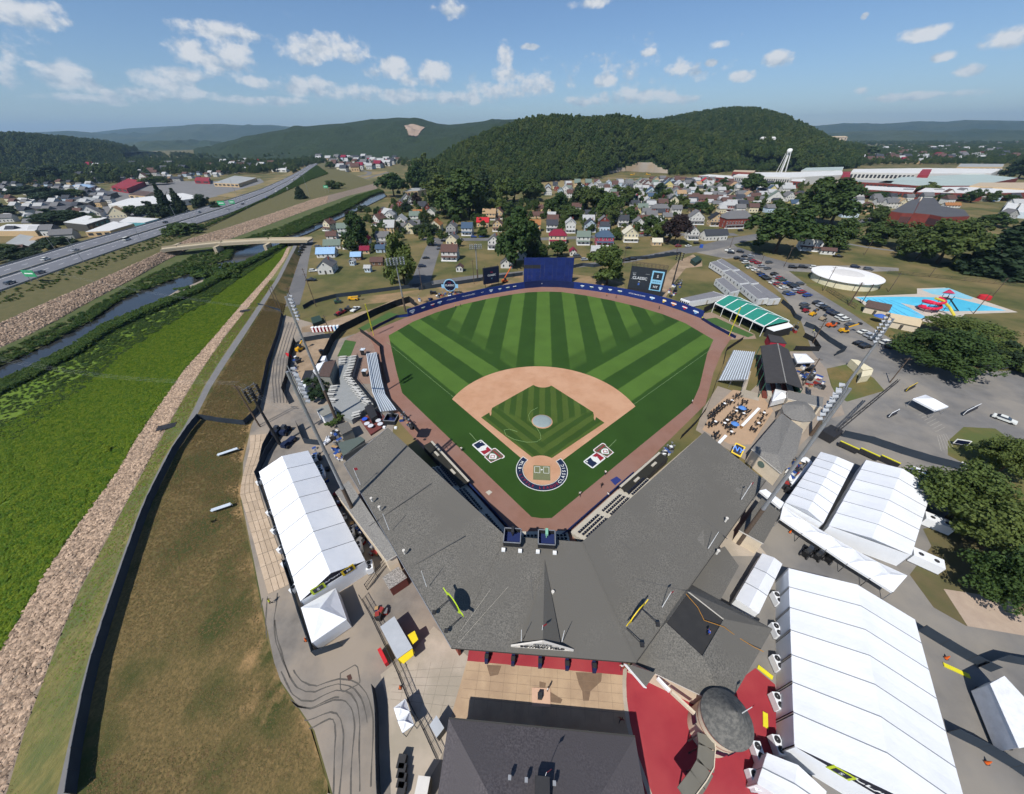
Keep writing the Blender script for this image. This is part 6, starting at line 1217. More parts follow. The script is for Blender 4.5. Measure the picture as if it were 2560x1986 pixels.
for k,(x,y) in enumerate(((850,1215),(880,1560))):
    p=P('K3',x,y,0);t=thing('camera_stand','small raised stand behind the left bleacher, %s from the top'%ordw(k+1),'stand','stands behind the left bleacher',p);mb=MB();mb.box((0,0,2.2),(1.6,1.6,.15));mb.build('deck',ALU,t);mb=MB();mb.box((0,-.78,1.1),(1.5,.06,2));mb.build('skirt',BLACKF,t)
    for sx in (-1,1):
        for sy in (-1,1):mb=MB();mb.tube((sx*.7,sy*.7,0),(sx*.7,sy*.7,3.1),.05,n=6);mb.build('post',STEEL,t)
# left picnic deck
DECK=mat('deck_grey',(.27,.28,.275),(.23,.24,.235),scale=.7,rough=.85)
dk=thing('picnic_deck','raised grey deck with bench tables behind the left bleacher','deck',loc=P('K6',1050,600).xy.to_3d(),world=True);dpoly=[P('K6',x,y,1.6) for x,y in ((985,190),(1245,150),(1160,440),(1450,800),(1310,880),(1160,1010),(1040,960),(830,740),(830,640),(880,560),(1010,540),(985,320))]
mb=MB();mb.prism([p.xy.to_3d() for p in dpoly],0,1.6);mb.build('platform',DECK,dk)
for k,(i,j) in enumerate(((1,2),(2,3))):a,b=dpoly[i].copy(),dpoly[j].copy();mb=MB();[mb.bar(Vector((a.x,a.y,z)),Vector((b.x,b.y,z)),.06,.06) for z in (2.1,2.65)];mb.bar(Vector((a.x,a.y,1.85)),Vector((b.x,b.y,1.85)),.04,.5);mb.build('railing',DKSTEEL,dk)
BENCH=flat_mat('bench_white','#b9b8b2',.7)
tabs=[(1185,185,8),(1178,225,8),(1170,262,10),(1160,300,12),(1148,338,14),(1130,372,14),(1112,408,10),(1105,440,0),(1128,478,-28),(1150,512,-30),(1175,548,-32),(1205,605,-34),(1235,640,-34),(1265,675,-34),(1292,712,-34),(1325,748,-34),(1358,786,-34),(1050,190,4),(1045,225,4),(1040,262,4),(935,582,5),(910,632,5),(890,690,-5),(915,758,-20),(1230,930,25),(1220,965,25)]
rk=rank_by_x([P('K6',x,y) for x,y,a in tabs])
def picnic_table(label,loc,rz,m=BENCH,group='bench tables on the left deck'):
    t=thing('picnic_table',label,'picnic table',group,loc,rz)
    mb=MB();mb.box((0,0,.74),(2.2,.7,.06));mb.build('top',m,t)
    for s in (-1,1):mb=MB();mb.box((0,s*.72,.44),(2.2,.28,.06));mb.build('bench',m,t);mb=MB();mb.bar((s*.75,-.8,.1),(s*.75,.3,.72),.07,.07);mb.bar((s*.75,.8,.1),(s*.75,-.3,.72),.07,.07);mb.build('leg',DKSTEEL,t)
for (x,y,a),r in zip(tabs,rk):picnic_table('white bench table on the grey deck, %s from the left'%ordw(r),P('K6',x,y,1.61),R(a+8))
def hut(label,c4,h,roofm,wallm,over=.05,slope=.0,name='hut',cat='hut'):
    t=thing(name,label,cat,loc=(sum(c4,Vector())/4).xy.to_3d(),world=True);p=[Vector((v.x,v.y,0)) for v in c4];ctr=sum(p,Vector())/4;n=len(p)
    mb=MB();mb.prism(p,0,h-.05);mb.build('wall',wallm,t);mb=MB();up_=[Vector((*(v+(v-ctr)*over).xy,h+(slope if i>=2 else 0))) for i,v in enumerate(p)];lo=[v-Vector((0,0,.2)) for v in up_]
    mb.add(up_+lo,[tuple(range(n)),tuple(range(2*n-1,n-1,-1))]+[(i,i+n,(i+1)%n+n,(i+1)%n) for i in range(n)]);mb.build('roof',roofm,t);return t
GREYW=flat_mat('hut_grey','#84847c',.85);BROWNR=mat('roof_brown',rgb('#5a4a44'),rgb('#4a3d38'),scale=1.5,rough=.95)
hut('grey deck building with a brown flat roof behind the left bleacher',[P('K6',800,245,4.6),P('K6',945,218,4.6),P('K6',865,430,4.6),P('K6',722,420,4.6)],4.6,BROWNR,GREYW);hut('small grey hut with a white door beside the left deck',[P('K6',690,870,3.4),P('K6',850,800,3.4),P('K6',945,880,3.4),P('K6',780,960,3.4)],3.4,GREYW,SHEETS_TXT);hut('small peaked grey hut at the left end of the grandstand',[P('K6',970,1075,3.4),P('K6',1110,1030,3.4),P('K6',1165,1130,3.4),P('K6',1030,1200,3.4)],3.4,SHING,GREYW)
hut('dark sided service block below the left end of the roof',[P('K6',985,1310,4.2),P('K6',1270,1230,4.2),P('K6',1330,1270,4.2),P('K6',1050,1480,4.2)],4.2,flat_mat('roof_greengrey','#56605a'),GREYW)
for k,(pts,h) in enumerate((([(690,270),(790,240),(720,360),(650,360)],3),([(470,500),(590,480),(520,620),(440,600)],2.8),([(745,165),(820,160),(800,215),(730,220)],2.6))):hut(['white rigid roof shelter beside the black bullpen screen','white shelter roof behind the near light bank','small white shelter at the top of the sandy yard'][k],[P('K6',x,y,h) for x,y in pts],h,PVC,PVCW,name='shelter',cat='shelter')
hut('flat black roofed trailer standing in the sandy yard',[P('K6',545,355,2.6),P('K6',655,350,2.6),P('K6',600,460,2.6),P('K6',500,470,2.6)],2.6,DKSTEEL,SHEETS_TXT,name='site_trailer',cat='trailer')
# seating nook at the roof end with white tables
nk=thing('terrace','small red floored terrace with blue and white furniture at the roof end','terrace',loc=P('K6',1420,1080).xy.to_3d(),world=True);mb=MB();mb.prism([P('K6',x,y,.6).xy.to_3d() for x,y in ((1270,1000),(1480,880),(1600,960),(1600,1080),(1410,1200))],0,.6);mb.build('floor',flat_mat('terrace_red','#6b3b38'),nk);mb=MB();mb.prism([P('K6',x,y,1.6).xy.to_3d() for x,y in ((1340,870),(1430,820),(1510,980),(1430,1030))],.6,2.6);mb.build('bar_counter',DKSTEEL,nk)
for k,(x,y,c) in enumerate(((1340,1020,'#2f55c0'),(1370,1080,'#c9ccd2'),(1420,1110,'#c9ccd2'),(1520,1040,'#c9ccd2'),(1545,1085,'#c9ccd2'))):
    p=P('K6',x,y,.62);t=thing('cafe_table',['blue cafe table on the red terrace','white cafe table on the red terrace nearest the blue one','white cafe table on the red terrace beside the roof edge','white cafe table on the red terrace, upper of the end pair','white cafe table on the red terrace, lower of the end pair'][k],'table','cafe tables',p);mb=MB();mb.lathe((0,0,.74),[(.02,.05),(.75,.05),(.75,0),(.02,0)],16);mb.build('top',flat_mat('table_'+c[1:],c,.5),t);mb=MB();mb.tube((0,0,0),(0,0,.74),.06);mb.build('leg',STEEL,t)
# right picnic patio
pt=sheet('patio_brick',PP('K4',[(230,700),(600,360),(1050,420),(1260,700),(900,1250),(560,1250),(100,1010),(180,870)]),.03,mat('patio_tan',(.42,.29,.19),(.36,.25,.16),scale=.5,rough=.9))
CHM=flat_mat('chair_dark','#2a2522',.7)
spots=[(200,960),(250,930),(300,915),(225,830),(255,790),(290,755),(330,720),(370,690),(410,650),(450,620),(520,585),(570,570),(640,500),(690,470),(450,940),(490,890),(540,840),(590,790),(640,740),(660,690),(720,640),(780,580),(510,1000),(620,900),(700,840),(760,780),(820,720),(1090,770),(1050,860),(1000,940),(920,1030),(330,1100),(300,1150),(560,1080)]
rk=rank_by_x([P('K4',*p) for p in spots])
def table_set(label,loc,rz,group):
    t=thing('patio_table',label,'table set',group,loc,rz);mb=MB();mb.lathe((0,0,.98),[(.02,.04),(.4,.04),(.4,0),(.02,0)],10);mb.build('top',DKSTEEL if len(label)%3 else SHEETS_TXT,t);mb=MB();mb.tube((0,0,0),(0,0,1),.05);mb.build('leg',DKSTEEL,t)
    for k in range(4):a=k*pi/2+.3;mb=MB();mb.box((.75*cos(a),.75*sin(a),.7),(.4,.4,.06),a);mb.box((.93*cos(a),.93*sin(a),.95),(.06,.4,.5),a);[mb.bar((.75*cos(a)+sx*.17,.75*sin(a)+sy*.17,0),(.75*cos(a)+sx*.14,.75*sin(a)+sy*.14,.7),.035,.035) for sx in (-1,1) for sy in (-1,1)];mb.build('chair',CHM,t)
for (x,y),r in zip(spots,rk):table_set('dark patio table with four chairs right of the field, %s from the left'%ordw(r),P('K4',x,y,.04),R((x*7+y*3)%90),'patio tables and chairs')
for lb,a,b in (('long white counter in the middle of the right patio',(1030,655),(750,945)),('short white counter at the roof end of the right patio',(490,1100),(375,1225))):
    A_,B_=P('K4',*a,1.05),P('K4',*b,1.05);t=thing('counter',lb,'counter',loc=((A_+B_)/2).xy.to_3d(),world=True);mb=MB();mb.bar(A_,B_,.7,.1);mb.build('top',SHEETS_TXT,t);mb=MB();mb.bar(A_-Vector((0,0,.55)),B_-Vector((0,0,.55)),.45,1.0);mb.build('front',flat_mat('counter_wood','#8a6a48'),t)
for k,(x,y) in enumerate(((715,735),(595,995))):p=P('K4',x,y,.04);t=thing('parasol',['closed blue parasol in the upper part of the right patio','closed blue parasol in the lower part of the right patio'][k],'parasol','blue parasols',p);mb=MB();mb.tube((0,0,0),(0,0,2.6),.04);mb.build('pole',STEEL,t);mb=MB();mb.lathe((0,0,1.9),[(1.1,0),(.6,.35),(.02,.6)],8);mb.build('canopy',flat_mat('parasol_blue','#4f7fc0',.8),t)
sg=thing('team_screen','square dark screen with a gold frame and blue letters at the roof corner','screen',loc=P('K4',690,1340).xy.to_3d(),world=True);q=[P('K4',650,1215,3.2),P('K4',810,1290,3.2),P('K4',730,1460,1.6),P('K4',570,1375,1.6)];nq=(q[1]-q[0]).cross(q[3]-q[0]).normalized();nq=nq if nq.z>0 else -nq
mb=MB();mb.add([*q,*[v-nq*.3 for v in q]],[(0,1,2,3),(7,6,5,4),(0,4,5,1),(1,5,6,2),(2,6,7,3),(3,7,4,0)]);mb.build('frame',GOLD,sg);cq_=sum(q,Vector())/4;mb=MB();mb.add([cq_+(v-cq_)*.78+nq*.04 for v in q],[(0,1,2,3)]);mb.build('screen',SCRN,sg)
text_part('lettering','NY',sg,frame_mtx(cq_+nq*.07,(q[1]-q[0]),nq.cross((q[1]-q[0]))),1.7,mat('letter_blue',rgb('#4f86e0'),emit=.3,rough=.4),extrude=.01,bold=True);mb=MB();ct_=cq_-nq*.4;mb.bar((ct_.x,ct_.y,0),(ct_.x,ct_.y,cq_.z-.2),.3,.3);mb.build('stand',DKSTEEL,sg)
# grey roofed stand behind right field
st=thing('covered_stand','dark grey gable roofed stand behind the right field bleacher','stand',loc=P('R5',640,300).xy.to_3d(),world=True);zr2,ze2=7.2,5.6;a0,a1,b0,b1=P('R5',620,150,zr2),P('R5',672,398,zr2),P('R5',512,165,ze2),P('R5',545,398,ze2);c0,c1=P('R5',690,190,ze2),P('R5',780,435,ze2)
DKROOF=mat('roof_darkgrey',(.055,.052,.052),(.042,.04,.04),scale=.8,rough=.9)
for fs in ([b0,b1,a1,a0],[a0,a1,c1,c0]):lo=[p-Vector((0,0,.25)) for p in fs];mb=MB();mb.add(fs+lo,[(0,1,2,3),(7,6,5,4)]+[(i,i+4,(i+1)%4+4,(i+1)%4) for i in range(4)]);mb.build('roof_slope',DKROOF,st)
mb=MB();mb.bar(a0+Vector((0,0,.05)),a1+Vector((0,0,.05)),.3,.1);mb.build('ridge_cap',flat_mat('ridge_grey','#86847f'),st);GREENW=flat_mat('stand_green','#2f5a45',.8)
for a,b in ((b0,b1),(c0,c1)):
    for k in range(5):p=a.lerp(b,k/4);mb=MB();mb.tube((p.x,p.y,0),(p.x,p.y,p.z-.2),.12,n=6);mb.build('post',GREENW,st)
mb=MB();mb.bar((c0.x,c0.y,2.2),(c1.x,c1.y,2.2),.2,4.2);mb.build('back_wall',GREENW,st)
for r in range(6):p,q_=b0.lerp(c0,.18+r*.13),b1.lerp(c1,.18+r*.13);mb=MB();z=.6+r*.5;mb.bar((p.x,p.y,z/2),(q_.x,q_.y,z/2),1.3,z);mb.build('step',TIER if r%2 else flat_mat('seat_redbrown','#6f3b30'),st)
hut('low dark roofed concession with a red front behind the right bullpen',[P('H6',1050,1030,3.4),P('H6',1200,1060,3.4),P('H6',1250,1130,3.4),P('H6',1080,1110,3.4)],3.4,DKROOF,flat_mat('concession_red','#a3263a'),name='concession',cat='hut')
# concrete walk beside bleacher
sheet('bleacher_walk',PP('K4',[(840,40),(900,60),(810,360),(1030,420),(1020,540),(720,470),(760,270)]),.034,CONC)
# green roofed pavilion
gp_=thing('green_pavilion','long pavilion with a bright green roof and white seams behind right field','pavilion',loc=P('H6',880,800).xy.to_3d(),world=True);zr3,ze3=6.2,4.4;GREENR=mat('roof_green',rgb('#2f8573'),rgb('#2b7a69'),scale=.8,rough=.5)
e0_,e1_,r0__,r1__,f0_,f1_=P('H6',470,690,ze3),P('H6',1010,945,ze3),P('H6',620,605,zr3),P('H6',1165,855,zr3),P('H6',735,630,ze3),P('H6',1280,885,ze3)
for side,(A0,A1) in enumerate(((e0_,e1_),(f0_,f1_))):
    for k in range(5):
        fs=[A0.lerp(A1,k/5),A0.lerp(A1,(k+1)/5),r0__.lerp(r1__,(k+1)/5),r0__.lerp(r1__,k/5)];fs=fs if side==0 else fs[::-1];lo=[p-Vector((0,0,.2)) for p in fs];mb=MB();mb.add(fs+lo,[(0,1,2,3),(7,6,5,4)]+[(i,i+4,(i+1)%4+4,(i+1)%4) for i in range(4)]);mb.build('roof_panel',GREENR,gp_)
    for k in range(6):mb=MB();mb.bar(A0.lerp(A1,k/5)+Vector((0,0,.06)),r0__.lerp(r1__,k/5)+Vector((0,0,.06)),.35,.12);mb.build('seam',SHEETS_TXT,gp_)
    mb=MB();mb.bar(A0-Vector((0,0,.1)),A1-Vector((0,0,.1)),.2,.55);mb.build('fascia',SHEETS_TXT,gp_)
    for k in range(6):p=A0.lerp(A1,k/5);mb=MB();mb.tube((p.x,p.y,0),(p.x,p.y,p.z),.12,n=6);mb.build('post',SHEETS_TXT,gp_)
mb=MB();mb.add([e1_,f1_,r1__],[(0,1,2)]);mb.build('gable',GREENR,gp_);mb=MB();mb.bar((f0_.x,f0_.y,1.9),(f1_.x,f1_.y,1.9),.2,3.6);mb.build('back_wall',GREENW,gp_)
hut('white flat roofed annex at the right end of the green pavilion',[P('H6',1040,960,3.6),P('H6',1270,905,3.6),P('H6',1320,945,3.6),P('H6',1120,995,3.6)],3.6,SHEETS_TXT,DKSTEEL,name='annex',cat='hut')
# office trailers
OFFW=mat('office_wall',(.62,.63,.62),(.55,.56,.55),scale=.8,rough=.6);OFFR=mat('office_roof',(.20,.20,.21),(.16,.16,.17),scale=.6,rough=.7)
def office(label,c4,h=3.4,wallm=OFFW):
    t=thing('office_trailer',label,'trailer','grey office trailers',(sum(c4,Vector())/4).xy.to_3d(),world=True);p=[Vector((v.x,v.y,0)) for v in c4];ctr=sum(p,Vector())/4
    mb=MB();mb.prism(p,.5,h-.02);mb.build('body',wallm,t);mb=MB();mb.prism([v+(ctr-v)*.05 for v in p],h-.02,h+.06);mb.build('roof',OFFR,t);mb=MB();mb.prism([v+(ctr-v)*.06 for v in p],0,.5);mb.build('skirt',DKSTEEL,t)
    n=5
    for k in range(n):
        a,b=p[0],p[1];c=a.lerp(b,(k+.5)/n);d_=(b-a).normalized();o=(c-ctr).normalized();nn=Vector((d_.y,-d_.x,0));nn=nn if nn.dot(o)>0 else -nn;mb=MB();mb.bar(c-d_*.35+nn*.02+Vector((0,0,2.1)),c+d_*.35+nn*.02+Vector((0,0,2.1)),.06,1.0);mb.build('window',SCRN,t)
    a,b=p[1],p[2];d_=(b-a).normalized();c=(a+b)/2;nn=Vector((d_.y,-d_.x,0));nn=nn if nn.dot(c-ctr)>0 else -nn;mb=MB();mb.bar(c-d_*.45+nn*.02+Vector((0,0,1.6)),c+d_*.45+nn*.02+Vector((0,0,1.6)),.06,2.0);mb.build('door',flat_mat('door_tan','#b5ad9d'),t)
offs=[([(415,245),(560,335),(640,325),(480,230)],'first in the upper row'),([(490,225),(670,330),(740,325),(545,205)],'behind the first in the upper row'),([(560,350),(745,480),(840,470),(630,325)],'in the middle of the near row'),([(680,340),(870,480),(950,470),(745,330)],'in the middle of the far row'),([(475,430),(645,575),(740,555),(560,410)],'standing alone nearest the grass'),([(745,490),(945,650),(1065,635),(840,475)],'last in the near row'),([(880,490),(1070,650),(1190,640),(950,475)],'last in the far row'),([(95,640),(195,675),(590,605),(450,562)],'long and white, beside the green roof')]
for c4,w_ in offs:office('grey roofed office trailer, '+w_,[P('H6',x,y,3.4) for x,y in c4],wallm=SHEETS_TXT if 'long' in w_ else OFFW)
hut('dark green roll-off container on the sandy path',[P('H6',205,215,2),P('H6',280,175,2),P('H6',325,215,2),P('H6',260,255,2)],2.2,flat_mat('container_green','#2c4038'),flat_mat('container_green','#2c4038'),over=.01,name='waste_container',cat='container')
# round white tank building and pool
tkc=P('H4',455,1125,3.6);tr_=285*mpp('H4',tkc);tk=thing('round_building','round cream building with a flat white roof by the pool','building',loc=tkc.xy.to_3d(),world=True);mb=MB();mb.lathe((tkc.x,tkc.y,0),[(tr_*.94,0),(tr_*.94,3.7)],56);mb.build('wall',flat_mat('tank_cream','#d6cfb0',.8),tk,smooth=True)
mb=MB();mb.lathe((tkc.x,tkc.y,3.6),[(tr_*.95,0),(tr_,.05),(tr_,.35),(tr_*.45,1.0)],56);mb.build('roof',mat('tank_roof',(.76,.75,.73),(.70,.69,.67),scale=.5,rough=.7),tk);mb=MB();mb.lathe((tkc.x,tkc.y,4.6),[(tr_*.45,0),(tr_*.42,.25),(tr_*.2,.5),(.05,.55)],40);mb.build('roof_crown',flat_mat('crown_grey','#cfccc7',.7),tk)
for k in range(12):a=k*pi/6+.2;mb=MB();mb.tube((tkc.x+tr_*.97*cos(a),tkc.y+tr_*.97*sin(a),0),(tkc.x+tr_*.97*cos(a),tkc.y+tr_*.97*sin(a),3.6),.1,n=6);mb.build('post',DKSTEEL,tk)
PCONC=mat('pool_deck',(.50,.45,.38),(.44,.39,.33),scale=.4,rough=.9)
sheet('pool_deck',PP('TR',[(1250,1075),(1600,1060),(1600,1030),(1750,1025),(2150,1160),(1860,1170),(1820,1215),(1660,1215),(1400,1160),(1290,1110)]),.018,PCONC)
POOL=mat('pool_water',rgb('#62cbe8'),rgb('#54bfe0'),scale=.25,rough=.08,spec=.5,bump=.01,bscale=2);POOLS=mat('pool_shallow',rgb('#9fd6e6'),rgb('#8ccde2'),scale=.25,rough=.1,spec=.5)
sheet('pool_water',PP('H4',[(545,1340),(1010,1335),(1500,1345),(2010,1470),(1420,1478),(1200,1440),(980,1395),(1250,1545),(1000,1548)]),.03,POOL);sheet('pool_water',PP('H4',[(1180,1265),(1450,1250),(1690,1345),(1660,1362),(1500,1340),(1290,1310)]),.034,POOLS)
mb=MB()
for k in range(6):a,b=P('H4',600+k*55,1345+k*4,.04),P('H4',900+k*62,1540-(k*9 if k>3 else 0),.04);mb.bar(a,b,.22,.01)
struct('pool_lane_line',mb,flat_mat('lane_navy','#1d4a86'))
def helix(name,label,c,z0,z1,r,turns,m,tail):
    t=thing(name,label,'water slide',loc=c.xy.to_3d(),world=True);pts=[];n=40
    for i in range(n+1):a=2*pi*turns*i/n+1.2;pts.append(Vector((c.x+r*cos(a),c.y+r*sin(a),z0+(z1-z0)*i/n)))
    mb=MB();mb.path(pts,.6,8);mb.build('flume',m,t);mb=MB();[mb.tube((pts[i].x,pts[i].y,0),pts[i],.12,n=6) for i in range(2,n,6)];mb.build('support',DKSTEEL,t)
    mb=MB();tw_=Vector((c.x+r+2.2,c.y+1,0));[mb.tube(tw_+Vector((sx,sy,0)),tw_+Vector((sx,sy,z1+1.5)),.1,n=6) for sx in (-1.2,1.2) for sy in (-1.2,1.2)];mb.box((tw_.x,tw_.y,z1),(2.8,2.8,.2));mb.bar(tw_+Vector((1.2,0,z1)),tw_+Vector((7.5,-1,.3)),1.2,.2);mb.build('tower',DKSTEEL,t)
    mb=MB();mb.path(tail,.5,8);mb.build('yellow_flume',flat_mat('slide_yellow','#c9bb45',.4),t)
sc_=P('H4',1240,1470);helix('water_slide','red spiral water slide with a yellow flume beside the pool',sc_,.8,5.5,3.2,1.9,flat_mat('slide_red','#d22a4a',.35),[P('H4',1320,1350,6.5),P('H4',1395,1375,5.5),P('H4',1460,1440,3),P('H4',1505,1520,.6)])
mb=MB();c=P('H4',1445,1302,.1);mb.add([c+Vector((-3,0,.3)),c+Vector((1.5,2.2,1.3)),c+Vector((2.2,-1.2,.3)),c+Vector((0,0,1.8))],[(0,2,3),(2,1,3),(1,0,3)]);mb.build('pool_float',flat_mat('float_red','#b5304f'),None,label='red pointed play feature in the shallow pool',cat='play feature');mb=MB();c=P('H4',1790,1355,0);mb.lathe((c.x,c.y,0),[(2.4,0),(2.2,1.6),(.1,2.2)],10);mb.build('play_hut',flat_mat('float_red2','#b8262f'),None,label='small red play hut at the far corner of the pool',cat='play feature')
def gable_hut(label,s,x,y,w_,d_,h,rz,wallm,roofm,name='pool_house'):
    p=P(s,x,y);t=thing(name,label,'building',loc=p,rz=rz);mb=MB();mb.box((0,0,h/2),(w_,d_,h));mb.add([(-w_/2,-d_/2,h),(-w_/2,d_/2,h),(-w_/2,0,h+d_*.3)],[(0,2,1)]);mb.add([(w_/2,-d_/2,h),(w_/2,d_/2,h),(w_/2,0,h+d_*.3)],[(0,1,2)]);mb.build('wall',wallm,t);o=.4
    for sgn in (-1,1):mb=MB();q=[(-w_/2-o,sgn*(d_/2+o),h-.2),(w_/2+o,sgn*(d_/2+o),h-.2),(w_/2+o,0,h+d_*.3+.1),(-w_/2-o,0,h+d_*.3+.1)];lo=[(a,b,c-.15) for a,b,c in q];mb.add(q+lo,[(0,1,2,3),(7,6,5,4),(0,4,5,1),(1,5,6,2),(2,6,7,3),(3,7,4,0)]);mb.build('roof_slope',roofm,t)
    mb=MB();mb.box((0,-d_/2-.03,1.0),(1,.06,2));mb.build('door',flat_mat('door_dark','#4a4640'),t)
gable_hut('tan pool house with a brown roof by the car park','H4',715,1490,7.5,6,3,R(-38),CREAM,BROWNR);gable_hut('second tan building beyond the pool corner with a pale roof','TR',1500,1240,9,6,3,R(-35),CREAM,flat_mat('roof_tan','#b9a98c'));mb=MB();c=P('H4',790,1520,2.8);mb.lathe((c.x,c.y,0),[(.1,2.4),(.1,2.5),(2.4,2.5),(1.2,3.2),(.05,3.6)],8);mb.build('umbrella',flat_mat('umbrella_blue','#3d62ad'),None,label='blue umbrella beside the tan pool house',cat='umbrella')
iron_fence('dark chain fence along the car park side of the pool',[P('H4',x,y) for x,y in ((250,1275),(400,1370),(540,1460))],2.2,3.5);iron_fence('dark chain fence running across the park behind the pool',[P('H4',x,y) for x,y in ((850,1110),(1200,1140),(1600,1180),(2184,1240))],1.8,6)
# ------------------------------------------------------------------ houses
WCOL=dict(white='#c9c8c2',cream='#cfc6a8',tan='#bfa57f',grey='#9b9b96',bluegrey='#a8b6bf',paleblue='#b8c9d6',yellow='#cfc07e',brick='#7c3a30',pink='#a8425a',brown='#6b5340',green='#aeb9a4')
RCOL=dict(grey='#6b6b6c',darkgrey='#3e4147',black='#2a2d33',brown='#5c4640',green='#6d7a70',orange='#9a6a42',red='#b52a33',crimson='#7d2338',blue='#43566b',paleblue='#8fb0d2',tan='#a58a6a',cream='#c8c2ae',pale='#a9aaa9')
def wm(c):return mat('house_'+c,rgb(WCOL[c]),tuple(v*.9 for v in rgb(WCOL[c])),scale=.7,rough=.85)
def rm(c):return mat('roof_'+c+'_shingle',rgb(RCOL[c]),tuple(v*.8 for v in rgb(RCOL[c])),scale=1.2,rough=.95)
WINM={}
def win_mesh(w_,h):
    k=(round(w_,1),round(h,1))
    if k not in WINM:WINM[k]=(MB().box((0,-.03,0),(k[0],.06,k[1])).mesh('window',mat('window_glass',(.03,.035,.045),(.05,.055,.06),rough=.15,spec=.6)),MB().box((0,0,0),(k[0]+.24,.06,k[1]+.24)).mesh('frame',WHITE))
    return WINM[k]
def window(t,w_,h,loc,rz=0.0):a,b=win_mesh(w_,h);o=link('window',a,t,loc=loc,rz=rz);link('frame',b,o)
def house(label,base,w_,d_,kind,st,wall,roof,rz,group,detail=2):
    t=thing('house',label,'house',group,base,rz);h=2.9*st;rise_=(w_ if kind=='f' else d_)*.40;mb=MB();mb.box((0,d_/2,h/2),(w_,d_,h))
    o=.45;q=[]
    if kind=='f':
        mb.add([(-w_/2,0,h),(w_/2,0,h),(0,0,h+rise_)],[(0,1,2)]);mb.add([(-w_/2,d_,h),(w_/2,d_,h),(0,d_,h+rise_)],[(1,0,2)])
        k=o*rise_*2/w_;q=[[(s*(w_/2+o),-o,h-k),(s*(w_/2+o),d_+o,h-k),(0,d_+o,h+rise_+.05),(0,-o,h+rise_+.05)][::s] for s in (1,-1)]
    elif kind=='s':
        for s in (-1,1):mb.add([(s*w_/2,0,h),(s*w_/2,d_,h),(s*w_/2,d_/2,h+rise_)],[(0,1,2) if s>0 else (1,0,2)])
        k=o*rise_*2/d_;q=[[(-w_/2-o,-o,h-k),(w_/2+o,-o,h-k),(w_/2+o,d_/2,h+rise_+.05),(-w_/2-o,d_/2,h+rise_+.05)],[(w_/2+o,d_+o,h-k),(-w_/2-o,d_+o,h-k),(-w_/2-o,d_/2,h+rise_+.05),(w_/2+o,d_/2,h+rise_+.05)]]
    else:
        a,b=(-w_/2+d_*.38,d_/2,h+rise_),(w_/2-d_*.38,d_/2,h+rise_);c=[(-w_/2-o,-o,h),(w_/2+o,-o,h),(w_/2+o,d_+o,h),(-w_/2-o,d_+o,h)];q=[[c[0],c[1],b,a],[c[1],c[2],b],[c[2],c[3],a,b],[c[3],c[0],a]]
    mb.build('wall',wm(wall),t)
    for f in q:n=len(f);lo=[(x,y,z-.16) for x,y,z in f];m2=MB();m2.add(f+lo,[tuple(range(n)),tuple(range(2*n-1,n-1,-1))]+[(i,i+n,(i+1)%n+n,(i+1)%n) for i in range(n)]);rf_=m2.build('roof_slope',rm(roof),t)
    if detail:
        nw=max(2,int(w_/2.6))
        for s_ in range(max(1,int(st))):
            for k in range(nw):
                if s_==0 and k==nw//2 and detail>1:continue
                window(t,.95,1.35,(-w_/2+w_*(k+.5)/nw,-.03,1.6+2.9*s_))
            if detail>1:
                sx=-1 if base[0]>0 else 1
                for k in range(2):window(t,.95,1.35,(sx*(w_/2+.03),d_*(k+.5)/2,1.6+2.9*s_),R(90)*sx)
        if kind=='f':window(t,.8,1.0,(0,-.03,h+rise_*.35))
    if detail>1:
        m2=MB();m2.box((-w_/2+w_*(nw//2+.5)/nw,-.04,1.05),(1.0,.08,2.1));m2.build('door',flat_mat('door_dark','#4a4640'),t)
        m2=MB();m2.add([(-w_/2,-2.2,2.5),(w_/2,-2.2,2.5),(w_/2,0,3.0),(-w_/2,0,3.0),(-w_/2,-2.2,2.38),(w_/2,-2.2,2.38),(w_/2,0,2.88),(-w_/2,0,2.88)],[(0,1,2,3),(7,6,5,4),(0,4,5,1),(1,5,6,2),(3,7,4,0)]) if st>=2 and wall!='brown' else None
        if m2.v:m2.build('porch_roof',rm(roof),t);m3_=MB();m3_.box((0,-1.1,.25),(w_,2.2,.5));[m3_.box((-w_/2+.2+(w_-.4)*k/3,-2.05,1.45),(.16,.16,1.9)) for k in range(4)];m3_.build('porch',WHITE,t)
        m2=MB();m2.box((w_*.2,d_*.6,h+rise_*.8+.4),(.6,.6,1.6));m2.build('chimney',BRICKR,rf_)
    return t
ST={1:'one storey',1.5:'storey and a half',2:'two storey',2.5:'tall',3:'tall'}
def row(sheet_,items,phrase,rz0=0.0,detail=2,kindw='house'):
    ps=[P(sheet_,i[0],i[1]) for i in items];rk=rank_by_x(ps)
    for it,p,r in zip(items,ps,rk):
        x,y,wpx,d_,wall,roof,kind,st=it[:8];rz=R(it[8]) if len(it)>8 else rz0;w_=max(3.0,wpx*mpp(sheet_,p)*.92)
        rw=dict(f='gable',s='pitched',h='hip')[kind]
        house('%s %s, %s roof, %s from the left %s'%(wall,kindw,roof,ordw(r),phrase),p,w_,d_*.85,kind,st,wall,roof,rz,'houses '+phrase,detail)
row('H1',[(330,1075,170,13,'white','grey','f',1.5,12),(330,895,210,9,'white','paleblue','s',1,8),(345,600,105,9,'cream','brown','f',2,-20),(390,695,115,8,'white','brown','s',1,10),(535,650,150,9,'white','green','s',2,10),(400,800,190,9,'white','green','s',1,10),(575,795,115,9,'yellow','green','f',2,8),(752,785,120,9,'white','red','f',2,8),(955,755,150,9,'white','grey','s',2,5),(925,840,105,6,'bluegrey','blue','s',1,5)],'in the cluster by the creek road')
